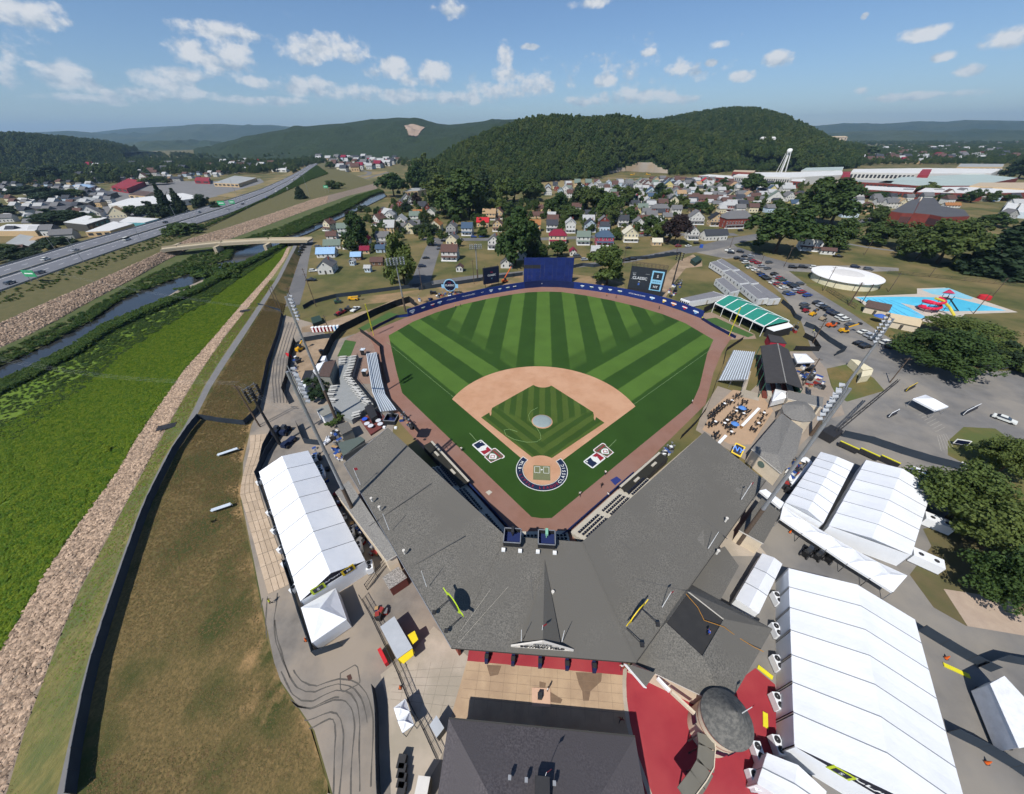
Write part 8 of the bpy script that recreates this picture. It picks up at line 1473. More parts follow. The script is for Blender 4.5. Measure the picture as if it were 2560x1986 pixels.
# low knotweed plants of the meadow use a brighter leaf
mw=tree('single bright green weed clump in the meadow beside the stones',near_y(L4,0)+Vector((-6,0,0)),1.2,2.2,'bush1',LEAF_WEED,'shrub');WEED=[c for c in mw.children if c.name.startswith('crown')]
p_=[q for q in band_pts(L4,L5N,44000,1,.0,.72) if mnoise.noise(Vector((q.x/9,q.y/22,1)))+.35*mnoise.noise(Vector((q.x/2.5,q.y/4,2)))>-.75];weeds('lush bright green weeds covering the creek meadow',p_,.7,1.5,1,.38,srcs=WEED);p_=band_pts(L4,L5N,2600,11,.6,.97);weeds('patchy darker weeds towards the creek',p_,.9,2.2,11,.5);p_=band_pts(L4,L5N,1700,2,.93,1.015);weeds('bushes lining the near creek bank',p_,2.2,5.2,2,.7);p_=band_pts(L6,L7,900,12,-.02,.15);weeds('bushes overhanging the far creek edge',p_,2.0,4.6,12,.6);p_=band_pts(L6,L7,2600,3,.03,.6);weeds('green growth along the far creek bank',p_,1.6,4.2,3,.55)
p_=band_pts(L8,HW,4200,4,.5,.97,-60,520);weeds('scrubby growth below the highway',p_,1.6,4.0,4,.55);rng_=random.Random(5);p_=[P('TL',1060+240*rng_.random(),1455+70*rng_.random(),-1.4) for _ in range(90)];weeds('leafy island in the creek below the bridge',p_,3,6.5,5,.7)
dt=tree('single dry straw tuft on the levee slope near the lower bench',P('LL',640,860,1.6),.35,.9,'bush1',LEAF_DRY,'shrub');DRY=[c for c in dt.children if c.name.startswith('crown')]
p_=band_pts(L0,L1,30000,21,.04,.95,-75,95);weeds('short dry tufted grass on the levee slope',p_,.35,.8,21,.28,srcs=DRY);p_=band_pts(L2,L3,9000,22,.06,.96,-75,120);weeds('straw coloured tufts beside the levee path',p_,.35,.8,22,.3,srcs=DRY+WEED)
sheet('gravel_bar',PP('TL',[(790,1700),(960,1590),(1080,1540),(1300,1440),(1330,1455),(1130,1570),(980,1640),(860,1720)],-1.75),-1.7,GRAV)
def stones(label,A,B,n,seed,a,b,y1):p=band_pts(A,B,n,seed,.02,.98,-70,y1);rng=random.Random(seed);scatter('riprap',label,'stones',[(q.x,q.y,q.z) for q in p],[(s*rng.uniform(.7,1.3),s,s*.6) for s in (rng.uniform(a,b) for _ in p)],rock=ROCK,tilt=.4)
stones('broken pinkish stones lining the near levee slope',L3,L4,24000,6,.32,.8,190);stones('broken pinkish stones lining the far creek slope',L7,L8,20000,7,.5,1.15,420)
# ------------------------------------------------------------------ bridge
br=thing('road_bridge','low concrete bridge carrying a road across the creek','bridge',loc=P('TL',1300,1340,0),world=True);A_=[P('TL',x,y,3.6) for x,y in ((880,1362),(960,1352),(1200,1326),(1450,1312),(1690,1308))];BC_=flat_mat('bridge_concrete','#b5a88f',.85)
for a,b in zip(A_,A_[1:]):
    mb=MB();mb.bar(a-Vector((0,0,.6)),b-Vector((0,0,.6)),10,1.1);mb.build('deck',BC_,br);nn=Vector((-(b-a).y,(b-a).x,0)).normalized()*4.9
    for s in (-1,1):mb=MB();mb.bar(a+nn*s+Vector((0,0,.4)),b+nn*s+Vector((0,0,.4)),.3,.95);mb.build('parapet',BC_,br)
for x,y in ((1190,1350),(1460,1340)):p=P('TL',x,y,2);mb=MB();mb.box((p.x,p.y,.2),(2.0,9,5.6),R(12));mb.build('pier',BC_,br)
mb=MB();p=P('TL',905,1350,2);mb.box((p.x,p.y,.5),(14,12,5.4),R(15));mb.build('abutment',BC_,br)
# ------------------------------------------------------------------ poles and lights
WOOD=mat('pole_wood',(.12,.085,.06),(.08,.06,.045),scale=3,rough=.95);LAMPW=mat('lamp_white',(.42,.44,.46),rough=.35,scale=2)
def light_tower(label,base,h,face,rows=7,cols=2,lampm=LAMPW,polem=STEEL,rack=5.5,wide=2.2):
    t=thing('light_tower',label,'light tower','stadium light towers',base,world=True);f=Vector((face[0],face[1],0)).normalized();u=Vector((-f.y,f.x,0));b=Vector(base)
    mb=MB();mb.tube(b-Vector((0,0,.3)),b+Vector((0,0,h*.3)),.42,.38,12,1);mb.tube(b+Vector((0,0,h*.3)),b+Vector((0,0,h)),.34,.22,12);mb.build('mast',[polem,WOOD if polem is STEEL else polem],t)
    mb=MB();[mb.bar(b+u*s*wide*.5+f*.35+Vector((0,0,h-rack)),b+u*s*wide*.5+f*.35+Vector((0,0,h+.3)),.12,.12) for s in (-1,1)];[mb.bar(b-u*wide*.5+f*.35+Vector((0,0,h-rack+rack*k/4)),b+u*wide*.5+f*.35+Vector((0,0,h-rack+rack*k/4)),.1,.1) for k in range(5)];mb.build('rack',STEEL,t)
    for r in range(rows):
        for c in range(cols):
            p=b+f*.8+u*wide*(c/(cols-1)-.5)+Vector((0,0,h-rack+rack*(r+.5)/rows));d_=(f-Vector((0,0,.55))).normalized();mb=MB();mb.tube(p-d_*.28,p+d_*.28,.2,.36,10);mb.build('lamp',lampm,t)
def lt(label,s,b,top,face,**k):p=P(s[0],*b);light_tower(label,p,rise(p,s[1],*top),face,**k)
lt('tall steel light tower left of the grandstand, nearer of two',('LM','K6'),(1100,740),(330,360),(1,.9));lt('tall steel light tower behind the left deck, farther of two',('K6','L4'),(965,1020),(365,262),(1,.5));lt('short black light tower above the long left tent',('K6','L4'),(215,1330),(150,880),(1,-.3),lampm=DKSTEEL,polem=DKSTEEL,rows=6,cols=3,rack=3.5,wide=3)
lt('tall steel light tower right of the grandstand, nearer of two',('R5','R5'),(370,1420),(1035,420),(-1,.9));lt('tall steel light tower behind the right patio, farther of two',('R5','R5'),(830,735),(1345,-10),(-1,.4))
lt('slim grey light tower behind the left field wall',('K3','H1'),(1525,520),(1090,890),(.4,-1),rows=4,cols=6,rack=3,wide=7);lt('dark light tower beside the scoreboard on the sandy path',('H6','H6'),(0,500),(90,130),(-.4,-1),rows=4,cols=3,lampm=DKSTEEL,polem=DKSTEEL,rack=4,wide=3);lt('light tower on the lawn behind left centre',('H1','H1'),(1985,1130),(1955,745),(.2,-1),rows=3,cols=6,rack=2.5,wide=6)
def upole(label,base,h,arms=1,lean=(0,0),m=None,lamp=False):
    t=thing('utility_pole' if not lamp else 'lamp_post',label,'pole','poles',base);mb=MB();mb.tube((0,0,-.2),(lean[0],lean[1],h),.17,.11,8);mb.build('pole',m or WOOD,t)
    for k in range(arms):mb=MB();mb.bar((lean[0]-1.1,lean[1],h-.5-k*.9),(lean[0]+1.1,lean[1],h-.5-k*.9),.12,.14);mb.build('crossarm',WOOD,t)
    if lamp:mb=MB();mb.tube((0,0,h),(2.4,0,h+.5),.07,n=6);mb.box((2.6,0,h+.45),(.9,.35,.18));mb.build('lamp_head',STEEL,t)
ups=[('L4',480,420,390,195,'beside the portable toilets'),('L4',330,355,265,170,'on the levee slope, left one of a pair'),('L4',352,360,275,185,'on the levee slope, right one of a pair'),('L4',595,330,500,65,'at the road junction behind left field'),('L4',710,570,645,390,'in the sandy yard'),('L4',190,1170,25,880,'beside the fence corner on the levee, upper'),('L4',200,1180,45,890,'beside the fence corner on the levee, lower'),('H1',1380,1250,1335,1000,'beside the street corner fence'),('H1',1945,1180,1935,920,'behind the small left screen'),('H1',170,1290,60,1010,'beside the creek road'),('H2',1560,1000,1610,740,'right of the olive tree'),('H2',2140,860,2040,620,'behind the scoreboard fence'),('H3',1155,960,1170,830,'at the parking lot entrance'),('H6',1220,300,1320,80,'by the park road'),('H6',940,330,1020,165,'among the parked cars'),('H6',1645,560,1765,290,'beside the round building'),('H6',1930,720,2060,470,'beside the pool fence'),('H6',1560,1080,1640,870,'behind the right field fence'),('H4',470,1420,600,1190,'left of the pool'),('H4',600,1400,715,1210,'at the pool edge'),('H4',860,1290,985,1100,'behind the pool'),('H4',1260,1140,1310,1075,'along the park fence'),('H4',1690,1500,1870,1290,'right of the pool, nearer'),('H4',1860,1350,2020,1150,'right of the pool, farther'),('H4',625,930,700,780,'on the park lawn'),('R5',1330,400,1455,240,'among the machines under the tree'),('R5',780,420,870,240,'behind the grey roofed stand'),('R5',840,150,890,30,'in the small yard by the car park'),('TC',540,640,522,440,'tall and pale above the left trees'),('H2',880,890,880,790,'behind the blue wall')]
for s,x,y,xt,yt,w_ in ups:p=P(s,x,y);upole('wooden utility pole '+w_,p,min(16,max(5,rise(p,s,xt,yt))),1 if s[0]!='T' else 0)
lps=[(460,1435,310,1315),(770,1310,730,1240),(1050,1215,1010,1150),(300,1360,265,1300),(960,1185,925,1120),(1260,1170,1210,1080),(1350,1140,1300,1080),(960,1000,925,940),(1300,1090,1235,940),(1215,1010,1195,920),(1150,1000,1125,930),(1690,1080,1660,960),(1500,865,1470,785),(1660,915,1640,870),(1700,890,1680,850)]
for (x,y,xt,yt),r in zip(lps,rank_by_x([P('TL',a,b,4) for a,b,_,_ in lps])):p=P('TL',x,y,4.2);upole('grey lamp post along the highway, %s from the left'%ordw(r),p,min(34,max(8,rise(p,'TL',xt,yt)-4.2)),0,m=STEEL,lamp=True)
mb=MB()
for a,b,za,zb in ((('L4',350,372),('LL',0,60),12,14),(('L4',25,880),('LL',-100,350),10,12),(('L4',45,890),('K6',600,900),10,9)):
    A_,B_=P(*a,za),P(*b,zb)
    for o in (0,.7,1.4):q=[A_.lerp(B_,k/10)+Vector((0,o,-3*sin(pi*k/10))) for k in range(11)];mb.path(q,.012,4)
mb.build('power_line',STEEL,None,label='thin overhead wires crossing the levee and meadow',cat='wires')
# green highway signs
GSIGN=flat_mat('sign_green','#3f9c6c',.5)
for k,(x,y,xt,yt,w_,lb) in enumerate(((200,1545,150,1502,70,'green highway sign at the lower left'),(1225,1150,1225,1108,40,'green highway sign beside the evergreens, left of two'),(1280,1140,1278,1102,32,'green highway sign beside the evergreens, right of two'),(1785,1050,1783,1020,25,'green sign beside the far ramp'))):
    p=P('TL',x,y,4);z=max(9,rise(p,'TL',xt,yt));ww=w_*mpp('TL',p);t=thing('highway_sign',lb,'sign','green highway signs',p,world=True);mb=MB();mb.box((p.x,p.y,z),(ww,.15,ww*.5));mb.build('board',GSIGN,t);mb=MB();mb.box((p.x,p.y-.09,z),(ww*.7,.04,ww*.08));mb.build('legend',SHEETS_TXT,t)
    for s in (-.35,.35):mb=MB();mb.tube((p.x+s*ww,p.y+.1,p.z-.5),(p.x+s*ww,p.y+.1,z),.12,n=6);mb.build('post',STEEL,t)
# ------------------------------------------------------------------ vehicles
GLASS=MATS['window_glass']
def car_meshes(kind):
    L,W,H=dict(sedan=(4.6,1.8,1.42),suv=(4.7,1.9,1.72),pickup=(5.6,1.95,1.8),van=(5.6,2.0,2.3))[kind];mb=MB();g=MB();w2=W/2
    prof=dict(sedan=[(-.5,.32),(-.5,.62),(-.47,.68),(-.28,.70),(.20,.70),(.47,.62),(.5,.52),(.5,.3)],suv=[(-.5,.3),(-.5,.62),(-.48,.64),(.2,.64),(.46,.58),(.5,.5),(.5,.3)],pickup=[(-.5,.3),(-.5,.58),(-.1,.58),(.2,.6),(.47,.56),(.5,.48),(.5,.3)],van=[(-.5,.25),(-.5,.5),(.38,.5),(.48,.44),(.5,.36),(.5,.25)])[kind]
    top=dict(sedan=[(-.36,.7),(-.24,.99),(.06,1.0),(.24,.7)],suv=[(-.49,.64),(-.42,.98),(.1,1.0),(.26,.64)],pickup=[(-.12,.58),(-.07,.98),(.1,1.0),(.24,.6)],van=[(-.49,.5),(-.49,.98),(.22,1.0),(.4,.5)])[kind]
    def ext(b,pr,a,mi=0,inset=0.0):
        n=len(pr);v=[(x*L,-a,z*H) for x,z in pr]+[(x*L,a,z*H) for x,z in pr];b.add(v,[tuple(range(n)),tuple(range(2*n-1,n-1,-1))]+[(i,i+n,(i+1)%n+n,(i+1)%n) for i in range(n)],mi)
    ext(mb,prof,w2);n=len(top);v=[(x*L,s*(w2 if z<.8 else w2*.82),z*H) for s in (-1,1) for x,z in top];g.add(v,[(0,1,2,3),(7,6,5,4),(0,4,5,1),(2,6,7,3)])
    mb.add([(top[1][0]*L*.98,-w2*.81,H*.985),(top[2][0]*L*.98,-w2*.81,H),(top[2][0]*L*.98,w2*.81,H),(top[1][0]*L*.98,w2*.81,H*.985),(top[1][0]*L,-w2*.82,H*.93),(top[2][0]*L,-w2*.82,H*.94),(top[2][0]*L,w2*.82,H*.94),(top[1][0]*L,w2*.82,H*.93)],[(0,1,2,3),(4,5,1,0),(5,6,2,1),(6,7,3,2),(7,4,0,3)])
    wh=MB();wh.tube((0,-.11,0),(0,.11,0),.33,n=12);return mb.mesh('body',WHITE),g.mesh('window_glass',GLASS),wh.mesh('wheel',DKSTEEL),L,W
CARS={k:car_meshes(k) for k in ('sedan','suv','pickup','van')}
PAINT={n:mat('paint_'+n,rgb(h),tuple(c*.95 for c in rgb(h)),rough=.28,spec=.5,scale=.5) for n,h in dict(white='#d9dadb',black='#131416',silver='#9fa3a8',grey='#54585c',blue='#24478f',red='#7d1f27',green='#2b4a3a',tan='#a5967c',navy='#1c2740',orange='#d8611f',yellow='#d7a21c').items()}
def car(label,loc,rz,col='white',kind='sedan',group='parked cars',parts=True):
    b,g,wh,L,W=CARS[kind];t=thing('car' if kind in ('sedan','suv') else 'van' if kind=='van' else 'pickup_truck',label,'car' if kind in ('sedan','suv') else kind,group,loc,rz);o=link('body',b,t);o.material_slots[0].link='OBJECT';o.material_slots[0].material=PAINT[col];link('window_glass',g,t)
    if parts:
        for sx in (-.31,.31):
            for sy in (-1,1):link('wheel',wh,t,loc=(sx*L,sy*(W/2-.1),.33))
def cars(s,items,rz,phrase,z=.03,parts=True,jit=.04):
    ps=[P(s,i[0],i[1],z) for i in items];rk=rank_by_x(ps)
    for it,p,r in zip(items,ps,rk):k=it[3] if len(it)>3 else 'suv' if (it[0]+it[1])%3 else 'sedan';car('%s %s, %s from the left %s'%(it[2],{'sedan':'car','suv':'sport utility car','pickup':'pickup','van':'van'}[k],ordw(r),phrase),p,rz+random.uniform(-jit,jit),it[2],k,'cars '+phrase,parts)
d=P('H6',1500,620)-P('H6',700,200);rr=atan2(d.y,d.x)+pi/2+.25
CC=['black','grey','silver','white','navy','black','grey','red','white','blue','silver','black','green','tan']
lot=[(710,212),(790,188),(855,188),(772,228),(855,222),(800,258),(885,245),(935,262),(830,292),(850,314),(905,340),(940,362),(965,382),(990,402),(1012,420),(1035,436),(975,302),(1040,322),(1055,257),(1112,387),(1142,412),(1172,432),(1202,448),(1100,478),(1150,496),(1180,515),(1212,534),(1252,482),(1302,503),(1332,524),(1372,548),(1392,493),(1252,592),(1292,604),(1342,574),(1412,584),(1472,618)]
cars('H6',[(x,y,'blue' if (x,y) in ((1472,618),(1292,604)) else 'white' if (x,y) in ((800,258),(1212,534)) else 'red' if (x,y) in ((885,245),(1150,496)) else CC[(i*5)%14]) for i,(x,y) in enumerate(lot)],rr,'in the upper car park rows');cars('H6',[(1440,722,'grey'),(1450,758,'black'),(1580,702,'black'),(1620,727,'silver'),(1662,752,'black'),(1702,776,'black'),(1735,804,'navy'),(1782,826,'black'),(1832,855,'white'),(1882,885,'white'),(1942,935,'grey')],rr,'in the row above the machines')
cars('R5',[(1160,85,'white'),(1200,107,'silver'),(1232,128,'grey'),(1302,152,'white'),(1338,178,'black'),(1132,155,'black'),(1172,176,'black'),(1850,285,'black'),(1910,298,'black'),(1975,315,'black'),(2050,305,'grey'),(2150,280,'navy')],rr,'below the pool house');cars('H6',[(1315,310,'black'),(1425,308,'black'),(1545,313,'white'),(620,128,'white','pickup'),(640,150,'black'),(742,138,'black'),(1805,190,'black','pickup'),(1995,305,'navy'),(2140,330,'grey')],-.35,'on the park road');car('white car parked beside the trees at the right edge',P('R5',2050,640),-.9,'white','sedan')
hd=HW[6]-HW[4];ha=atan2(hd.y,hd.x);cars('TL',[(60,1550,'grey'),(225,1493,'grey'),(255,1420,'white'),(415,1370,'silver'),(695,1312,'white','van'),(905,1218,'black'),(1088,1163,'silver'),(1325,1117,'black'),(1455,1082,'blue'),(1600,987,'grey'),(1642,962,'black'),(1510,1050,'white')],ha,'driving on the highway',4.65);car('long white lorry on the bend of the highway',P('TL',1570,1035,4.65),ha+.3,'white','van')
cars('H1',[(192,1048,'white'),(170,1148,'black','pickup'),(1420,905,'black'),(1490,732,'silver'),(1475,765,'black'),(1575,772,'black'),(1568,805,'grey'),(1940,674,'blue'),(2030,672,'blue'),(1378,997,'navy'),(245,782,'grey')],.2,'along the streets behind left field');cars('H1',[(20,880,'black'),(40,850,'grey'),(60,820,'black'),(78,790,'black'),(95,760,'grey')],1.2,'in the line along the creek road');cars('H2',[(1060,895,'grey','van'),(1235,925,'black'),(1620,795,'black'),(1780,638,'red'),(1140,925,'silver')],.3,'in the yards behind the blue wall')
cars('H2',[(1600,930,'black'),(1670,918,'black'),(1790,905,'black'),(1880,892,'black'),(1940,884,'black'),(1995,876,'black'),(2050,868,'black'),(2105,860,'black')],.1,'along the fence behind the scoreboard');cars('H3',[(590,950,'red'),(790,918,'black'),(700,950,'white'),(1270,780,'black')],.3,'at the road bend')
rng_=random.Random(3);cars('H3',[(60+rng_.random()*800,215+rng_.random()*45,CC[rng_.randrange(14)]) for _ in range(45)],.1,'in the far factory car park',parts=False)
car('white pickup behind the left field wall',P('K3',715,500),1.35,'white','pickup')
# ------------------------------------------------------------------ machines and site equipment
def machine(label,s,x,y,rz,col,boom=None,cab=True,name='site_machine',L=3.2,W=1.9):
    t=thing(name,label,'machine','site machines',P(s,x,y),rz);m_=PAINT.get(col) or MATS[col];mb=MB();mb.box((0,0,.85),(L,W*.8,.7));mb.box((-L*.3,0,1.4),(L*.35,W*.7,.5));mb.build('chassis',m_,t)
    for sx in (-1,1):
        for sy in (-1,1):mb=MB();mb.tube((sx*L*.34,sy*W*.34,.5),(sx*L*.34,sy*W*.52,.5),.5,n=12);mb.build('wheel',DKSTEEL,t)
    if cab:mb=MB();mb.box((L*.08,0,1.9),(1.2,W*.6,1.3),taper=.85);mb.build('cab',GLASS,t)
    if boom:mb=MB();mb.bar((-L*.2,0,1.6),boom,.35,.35);mb.build('boom',m_,t);mb=MB();mb.box(boom,(.9,1.2,.7));mb.build('bucket',DKSTEEL,t)
machine('yellow boom lift parked on the grass behind left field','K3',680,330,0,'yellow',(3.5,0,2.2),False,L=5);machine('green tractor on the grass behind left field','K3',430,380,.4,'green');machine('rust red chipper with an orange end behind left field','K3',480,560,1.2,'red',(-3,0,1),L=4.5);machine('black skid steer beside the rust red machine','K3',600,510,.3,'black');machine('yellow excavator behind the dark fence in the sandy yard','K6',485,90,1.3,'yellow',(2.6,0,3.4));machine('black generator beside the bullpen screen','K6',800,120,.8,'black',cab=False);machine('dark lift under the black light tower, left of two','K6',195,1190,1.6,'navy');machine('dark lift under the black light tower, right of two','K6',295,1180,1.6,'navy');machine('long blue generator above the long left tent','K6',340,1330,1.4,'navy',cab=False,L=4)
machine('yellow forklift beside the parked cars','H6',1530,825,.6,'yellow',(2.4,0,2.2));machine('tan loader next to the yellow forklift','H6',1640,875,.6,'tan');machine('orange forklift in the car park','H6',1725,950,.1,'orange',(2.6,0,1.6));machine('yellow telehandler with its boom raised in the car park','H6',1865,1010,0,'yellow',(4.5,0,4));machine('small red machine beside the dark cars','H6',1450,790,.4,'red',cab=False,L=2);machine('black lighting rig beside the scoreboard','H6',30,570,1.2,'black',(0,0,4));machine('orange lift with its boom up beside the blue wall','H2',270,1165,.5,'orange',(7,6,6.5));machine('black broadcast gear behind the left centre wall','H1',1500,1290,.2,'black',cab=False);machine('red cart behind the grey roofed stand','R5',820,330,.5,'black');machine('yellow digger at the quarry, left of two','TC',1895,458,0,'yellow',(6,0,4),L=9,W=5);machine('yellow digger at the quarry, right of two','TC',1990,455,0,'yellow',(-6,0,5),L=9,W=5)
for k in range(3):machine('black golf cart beside the right tent front, %s from the left'%ordw(k+1),'BR',460+k*52,598+k*12,.7,'black',name='golf_cart',L=2.2,W=1.3)
# truss crane lying beside the right tents
tx=thing('boom_crane','black and yellow crane with its long boom stretched over the right car park','crane',loc=P('R5',950,740),world=True);b0_,b1_=P('R5',990,710,2.2),P('R5',1385,385,13);mb=MB()
for o in ((.5,0,.5),(-.5,0,.5),(.5,0,-.5),(-.5,0,-.5)):mb.bar(b0_+Vector(o),b1_+Vector(o)*.6,.12,.12)
q=[b0_.lerp(b1_,k/14)+Vector((.5 if k%2 else -.5,0,.5 if k%3 else -.5)) for k in range(15)];mb.path(q,.05,4);mb.build('lattice_boom',DKSTEEL,tx);mb=MB();c=P('R5',940,745);mb.box((c.x,c.y,1.2),(5,3,2.2),.6);mb.build('carrier',DKSTEEL,tx)
for k in range(3):a,b=P('R5',1010+k*130,780+k*45,1),P('R5',1130+k*130,835+k*45,1);mb=MB();mb.bar(a,b,.9,1.2);mb.build('spare_section',DKSTEEL,tx);mb=MB();mb.bar(a+Vector((0,0,.7)),b+Vector((0,0,.7)),.3,.15);mb.build('yellow_strut',YEL,tx)
# portable toilets, containers, benches
for k in range(8):
    c,lb=(('#b9242f','red'),('#3f9fd8','blue'))[k>5];p=P('K3',35+k*58,850-k*4);t=thing('portable_toilet','%s portable toilet, %s from the left in the row behind the bullpen'%(lb,ordw(k+1)),'toilet','portable toilets',p);mb=MB();mb.box((0,0,1.05),(1.1,1.1,2.1));mb.build('cabin',flat_mat('toilet_'+lb,c,.5),t);mb=MB();mb.box((0,0,2.2),(1.2,1.2,.25),taper=.8);mb.build('roof',SHEETS_TXT,t);mb=MB();mb.box((0,-.57,1.0),(.75,.05,1.8));mb.build('door',SHEETS_TXT,t)
hut('dark green waste skip in the grass behind the toilets',[P('K3',-20,620,1.6),P('K3',120,580,1.6),P('K3',170,660,1.6),P('K3',10,720,1.6)],1.7,flat_mat('container_green','#2c4038'),flat_mat('container_green','#2c4038'),.01,name='waste_skip',cat='skip');mb=MB();p=P('H3',840,960);mb.box((p.x,p.y,1.1),(2,1.2,2.2));mb.build('blue_toilet',flat_mat('toilet_blue2','#2f55a8'),None,label='pair of blue portable toilets at the road bend',cat='toilet')
for k,(x,y) in enumerate(((695,645),(675,815))):
    a,b=P('LL',x-30,y+12,1.8),P('LL',x+30,y-8,1.2);t=thing('aluminium_bench',['long aluminium bench on the levee slope, upper','long aluminium bench on the levee slope, lower'][k],'bench','aluminium benches',a,world=True);mb=MB();mb.bar(a,b,.9,.08);mb.build('seat',ALU,t);mb=MB();mb.bar(a-Vector((0,0,.4)),a,.5,.1);mb.build('leg',ALU,t);mb=MB();mb.bar(b-Vector((0,0,.5)),b,.5,.1);mb.build('leg',ALU,t)
for k,(x,y) in enumerate(((510,572),(750,217))):p=P('LL',x,y,2.6);mb=MB();mb.box((p.x,p.y,2.75),(4.2,2.2,.12),.5);mb.build('drain_grate',DKSTEEL,None,label=['dark flat hatch on the stones beside the path, nearer','dark flat hatch on the stones beside the path, farther'][k],cat='hatch')
for k,(s,x,y) in enumerate((('BL',478,580),('BL',1160,925),('BR',1105,1072),('BR',1290,1550),('BR',392,497),('LL',936,1224),('H6',1500,790))):p=P(s,x,y);t=thing('traffic_cone',['beside the square canopy','on the left plaza by the iron fence','right of the biggest tent, upper','right of the biggest tent, lower','under the tent fronts','at the asphalt edge on the left','by the red machine'][k] and 'orange traffic cone '+['beside the square canopy','on the left plaza by the iron fence','right of the biggest tent, upper','right of the biggest tent, lower','under the tent fronts','at the asphalt edge on the left','by the red machine'][k],'cone','traffic cones',p);mb=MB();mb.lathe((0,0,0),[(.22,.05),(.05,.9),(.01,.9)],10);mb.build('cone',PAINT['orange'],t);mb=MB();mb.box((0,0,.03),(.5,.5,.06));mb.build('base',DKSTEEL,t)
mb=MB();a,b=P('BL',1010,650,.9),P('BL',1062,755,.9);mb.bar(a,b,.5,1.2);mb.build('red_barrier',flat_mat('barrier_red','#c0242c'),None,label='bright red barrier along the iron fence',cat='barrier');mb=MB();a,b=P('K6',300,135,.6),P('K6',355,170,.6);mb.bar(a,b,.6,1.0);mb.build('red_barrier',MATS['barrier_red'],None,label='red barrier on the service road by the sandy yard',cat='barrier')
for k,(s,a,b) in enumerate((('BR',(1095,1100),(1215,1155)),('BC',(2025,550),(2115,620)),('BC',(2070,830),(2072,920)))):A_,B_=P(s,*a,.1),P(s,*b,.1);mb=MB();mb.bar(A_,B_,.6,.14);mb.build('kerb_marking',YEL,None,label=['yellow painted kerb right of the biggest tent','yellow ramp plate beside the clubhouse corner','yellow ramp plate below the clubhouse'][k],cat='kerb')
# round star signs standing on the roof
def star_sign(label,s,a,b,zt,col):
    A_,B_=P(s,*a,8.4),P(s,*b,8.4);c=(A_+B_)/2;t=thing('round_roof_sign',label,'sign','round signs on the roof',c,world=True);u=(B_-A_).normalized();L=(B_-A_).length;n=24;nn=Vector((u.y,-u.x,0));cz=8.3+zt/2
    def dsc(nm,r,off,m_):f=[Vector((c.x,c.y,cz))+u*r*cos(2*pi*i/n)*(1.0)+Vector((0,0,r*sin(2*pi*i/n)*.95))+nn*off for i in range(n)];g=[v+nn*.12 for v in f];mb=MB();mb.add(f+g,[tuple(range(n)),tuple(range(2*n-1,n-1,-1))]+[(i,i+n,(i+1)%n+n,(i+1)%n) for i in range(n)]);mb.build(nm,m_,t)
    dsc('disc',zt*.46,-.06,flat_mat('roof_sign_'+col,dict(lime='#b8d62c',gold='#e2c52c')[col],.5));dsc('face',zt*.36,-.1,SCRN);dsc('face',zt*.36,.02,SCRN)
    for sx in (-1,1):mb=MB();mb.bar(Vector((c.x,c.y,cz))+u*sx*zt*.3,Vector((c.x,c.y,cz+zt*.12))+u*sx*zt*.68,.1,.5);mb.build('ribbon',MATS['roof_sign_'+col],t);mb=MB();mb.bar(Vector((c.x,c.y,8.3))+u*sx*L*.3,Vector((c.x,c.y,8.4))+u*sx*L*.3-nn*2.6*(1 if nn.y>0 else -1),.09,.09);mb.box(tuple(Vector((c.x,c.y,8.3))+u*sx*L*.3-nn*2.6*(1 if nn.y>0 else -1)),(.5,.5,.4));mb.build('brace',DKSTEEL,t)
star_sign('round lime green edged sign standing on the left part of the roof','BC',(125,110),(250,285),3.8,'lime');star_sign('round gold edged sign standing on the right part of the roof','BC',(1195,360),(1355,165),3.8,'gold')
for k,x in enumerate((382,540,702,865,1028)):p=P('BC',x,505+k*14,0);t=thing('ticket_turnstile','blue turnstile under the entrance eave, %s from the left'%ordw(k+1),'turnstile','entrance turnstiles',p);mb=MB();mb.box((0,0,.6),(.5,1.3,1.2));mb.build('body',BLUED,t);mb=MB();mb.box((0,0,1.3),(.6,.6,.2));mb.build('cap',DKSTEEL,t)
# dark trash bins at the bottom
for k in range(4):p=P('BL',1180,1465+k*68);t=thing('wheeled_bin','black wheeled bin beside the pale trailer, %s from the top'%ordw(k+1),'bin','black wheeled bins',p);mb=MB();mb.box((0,0,.6),(.9,1.2,1.2),taper=1.1);mb.build('body',DKSTEEL,t);mb=MB();mb.box((0,0,1.26),(1.0,1.3,.1));mb.build('lid',DKSTEEL,t)
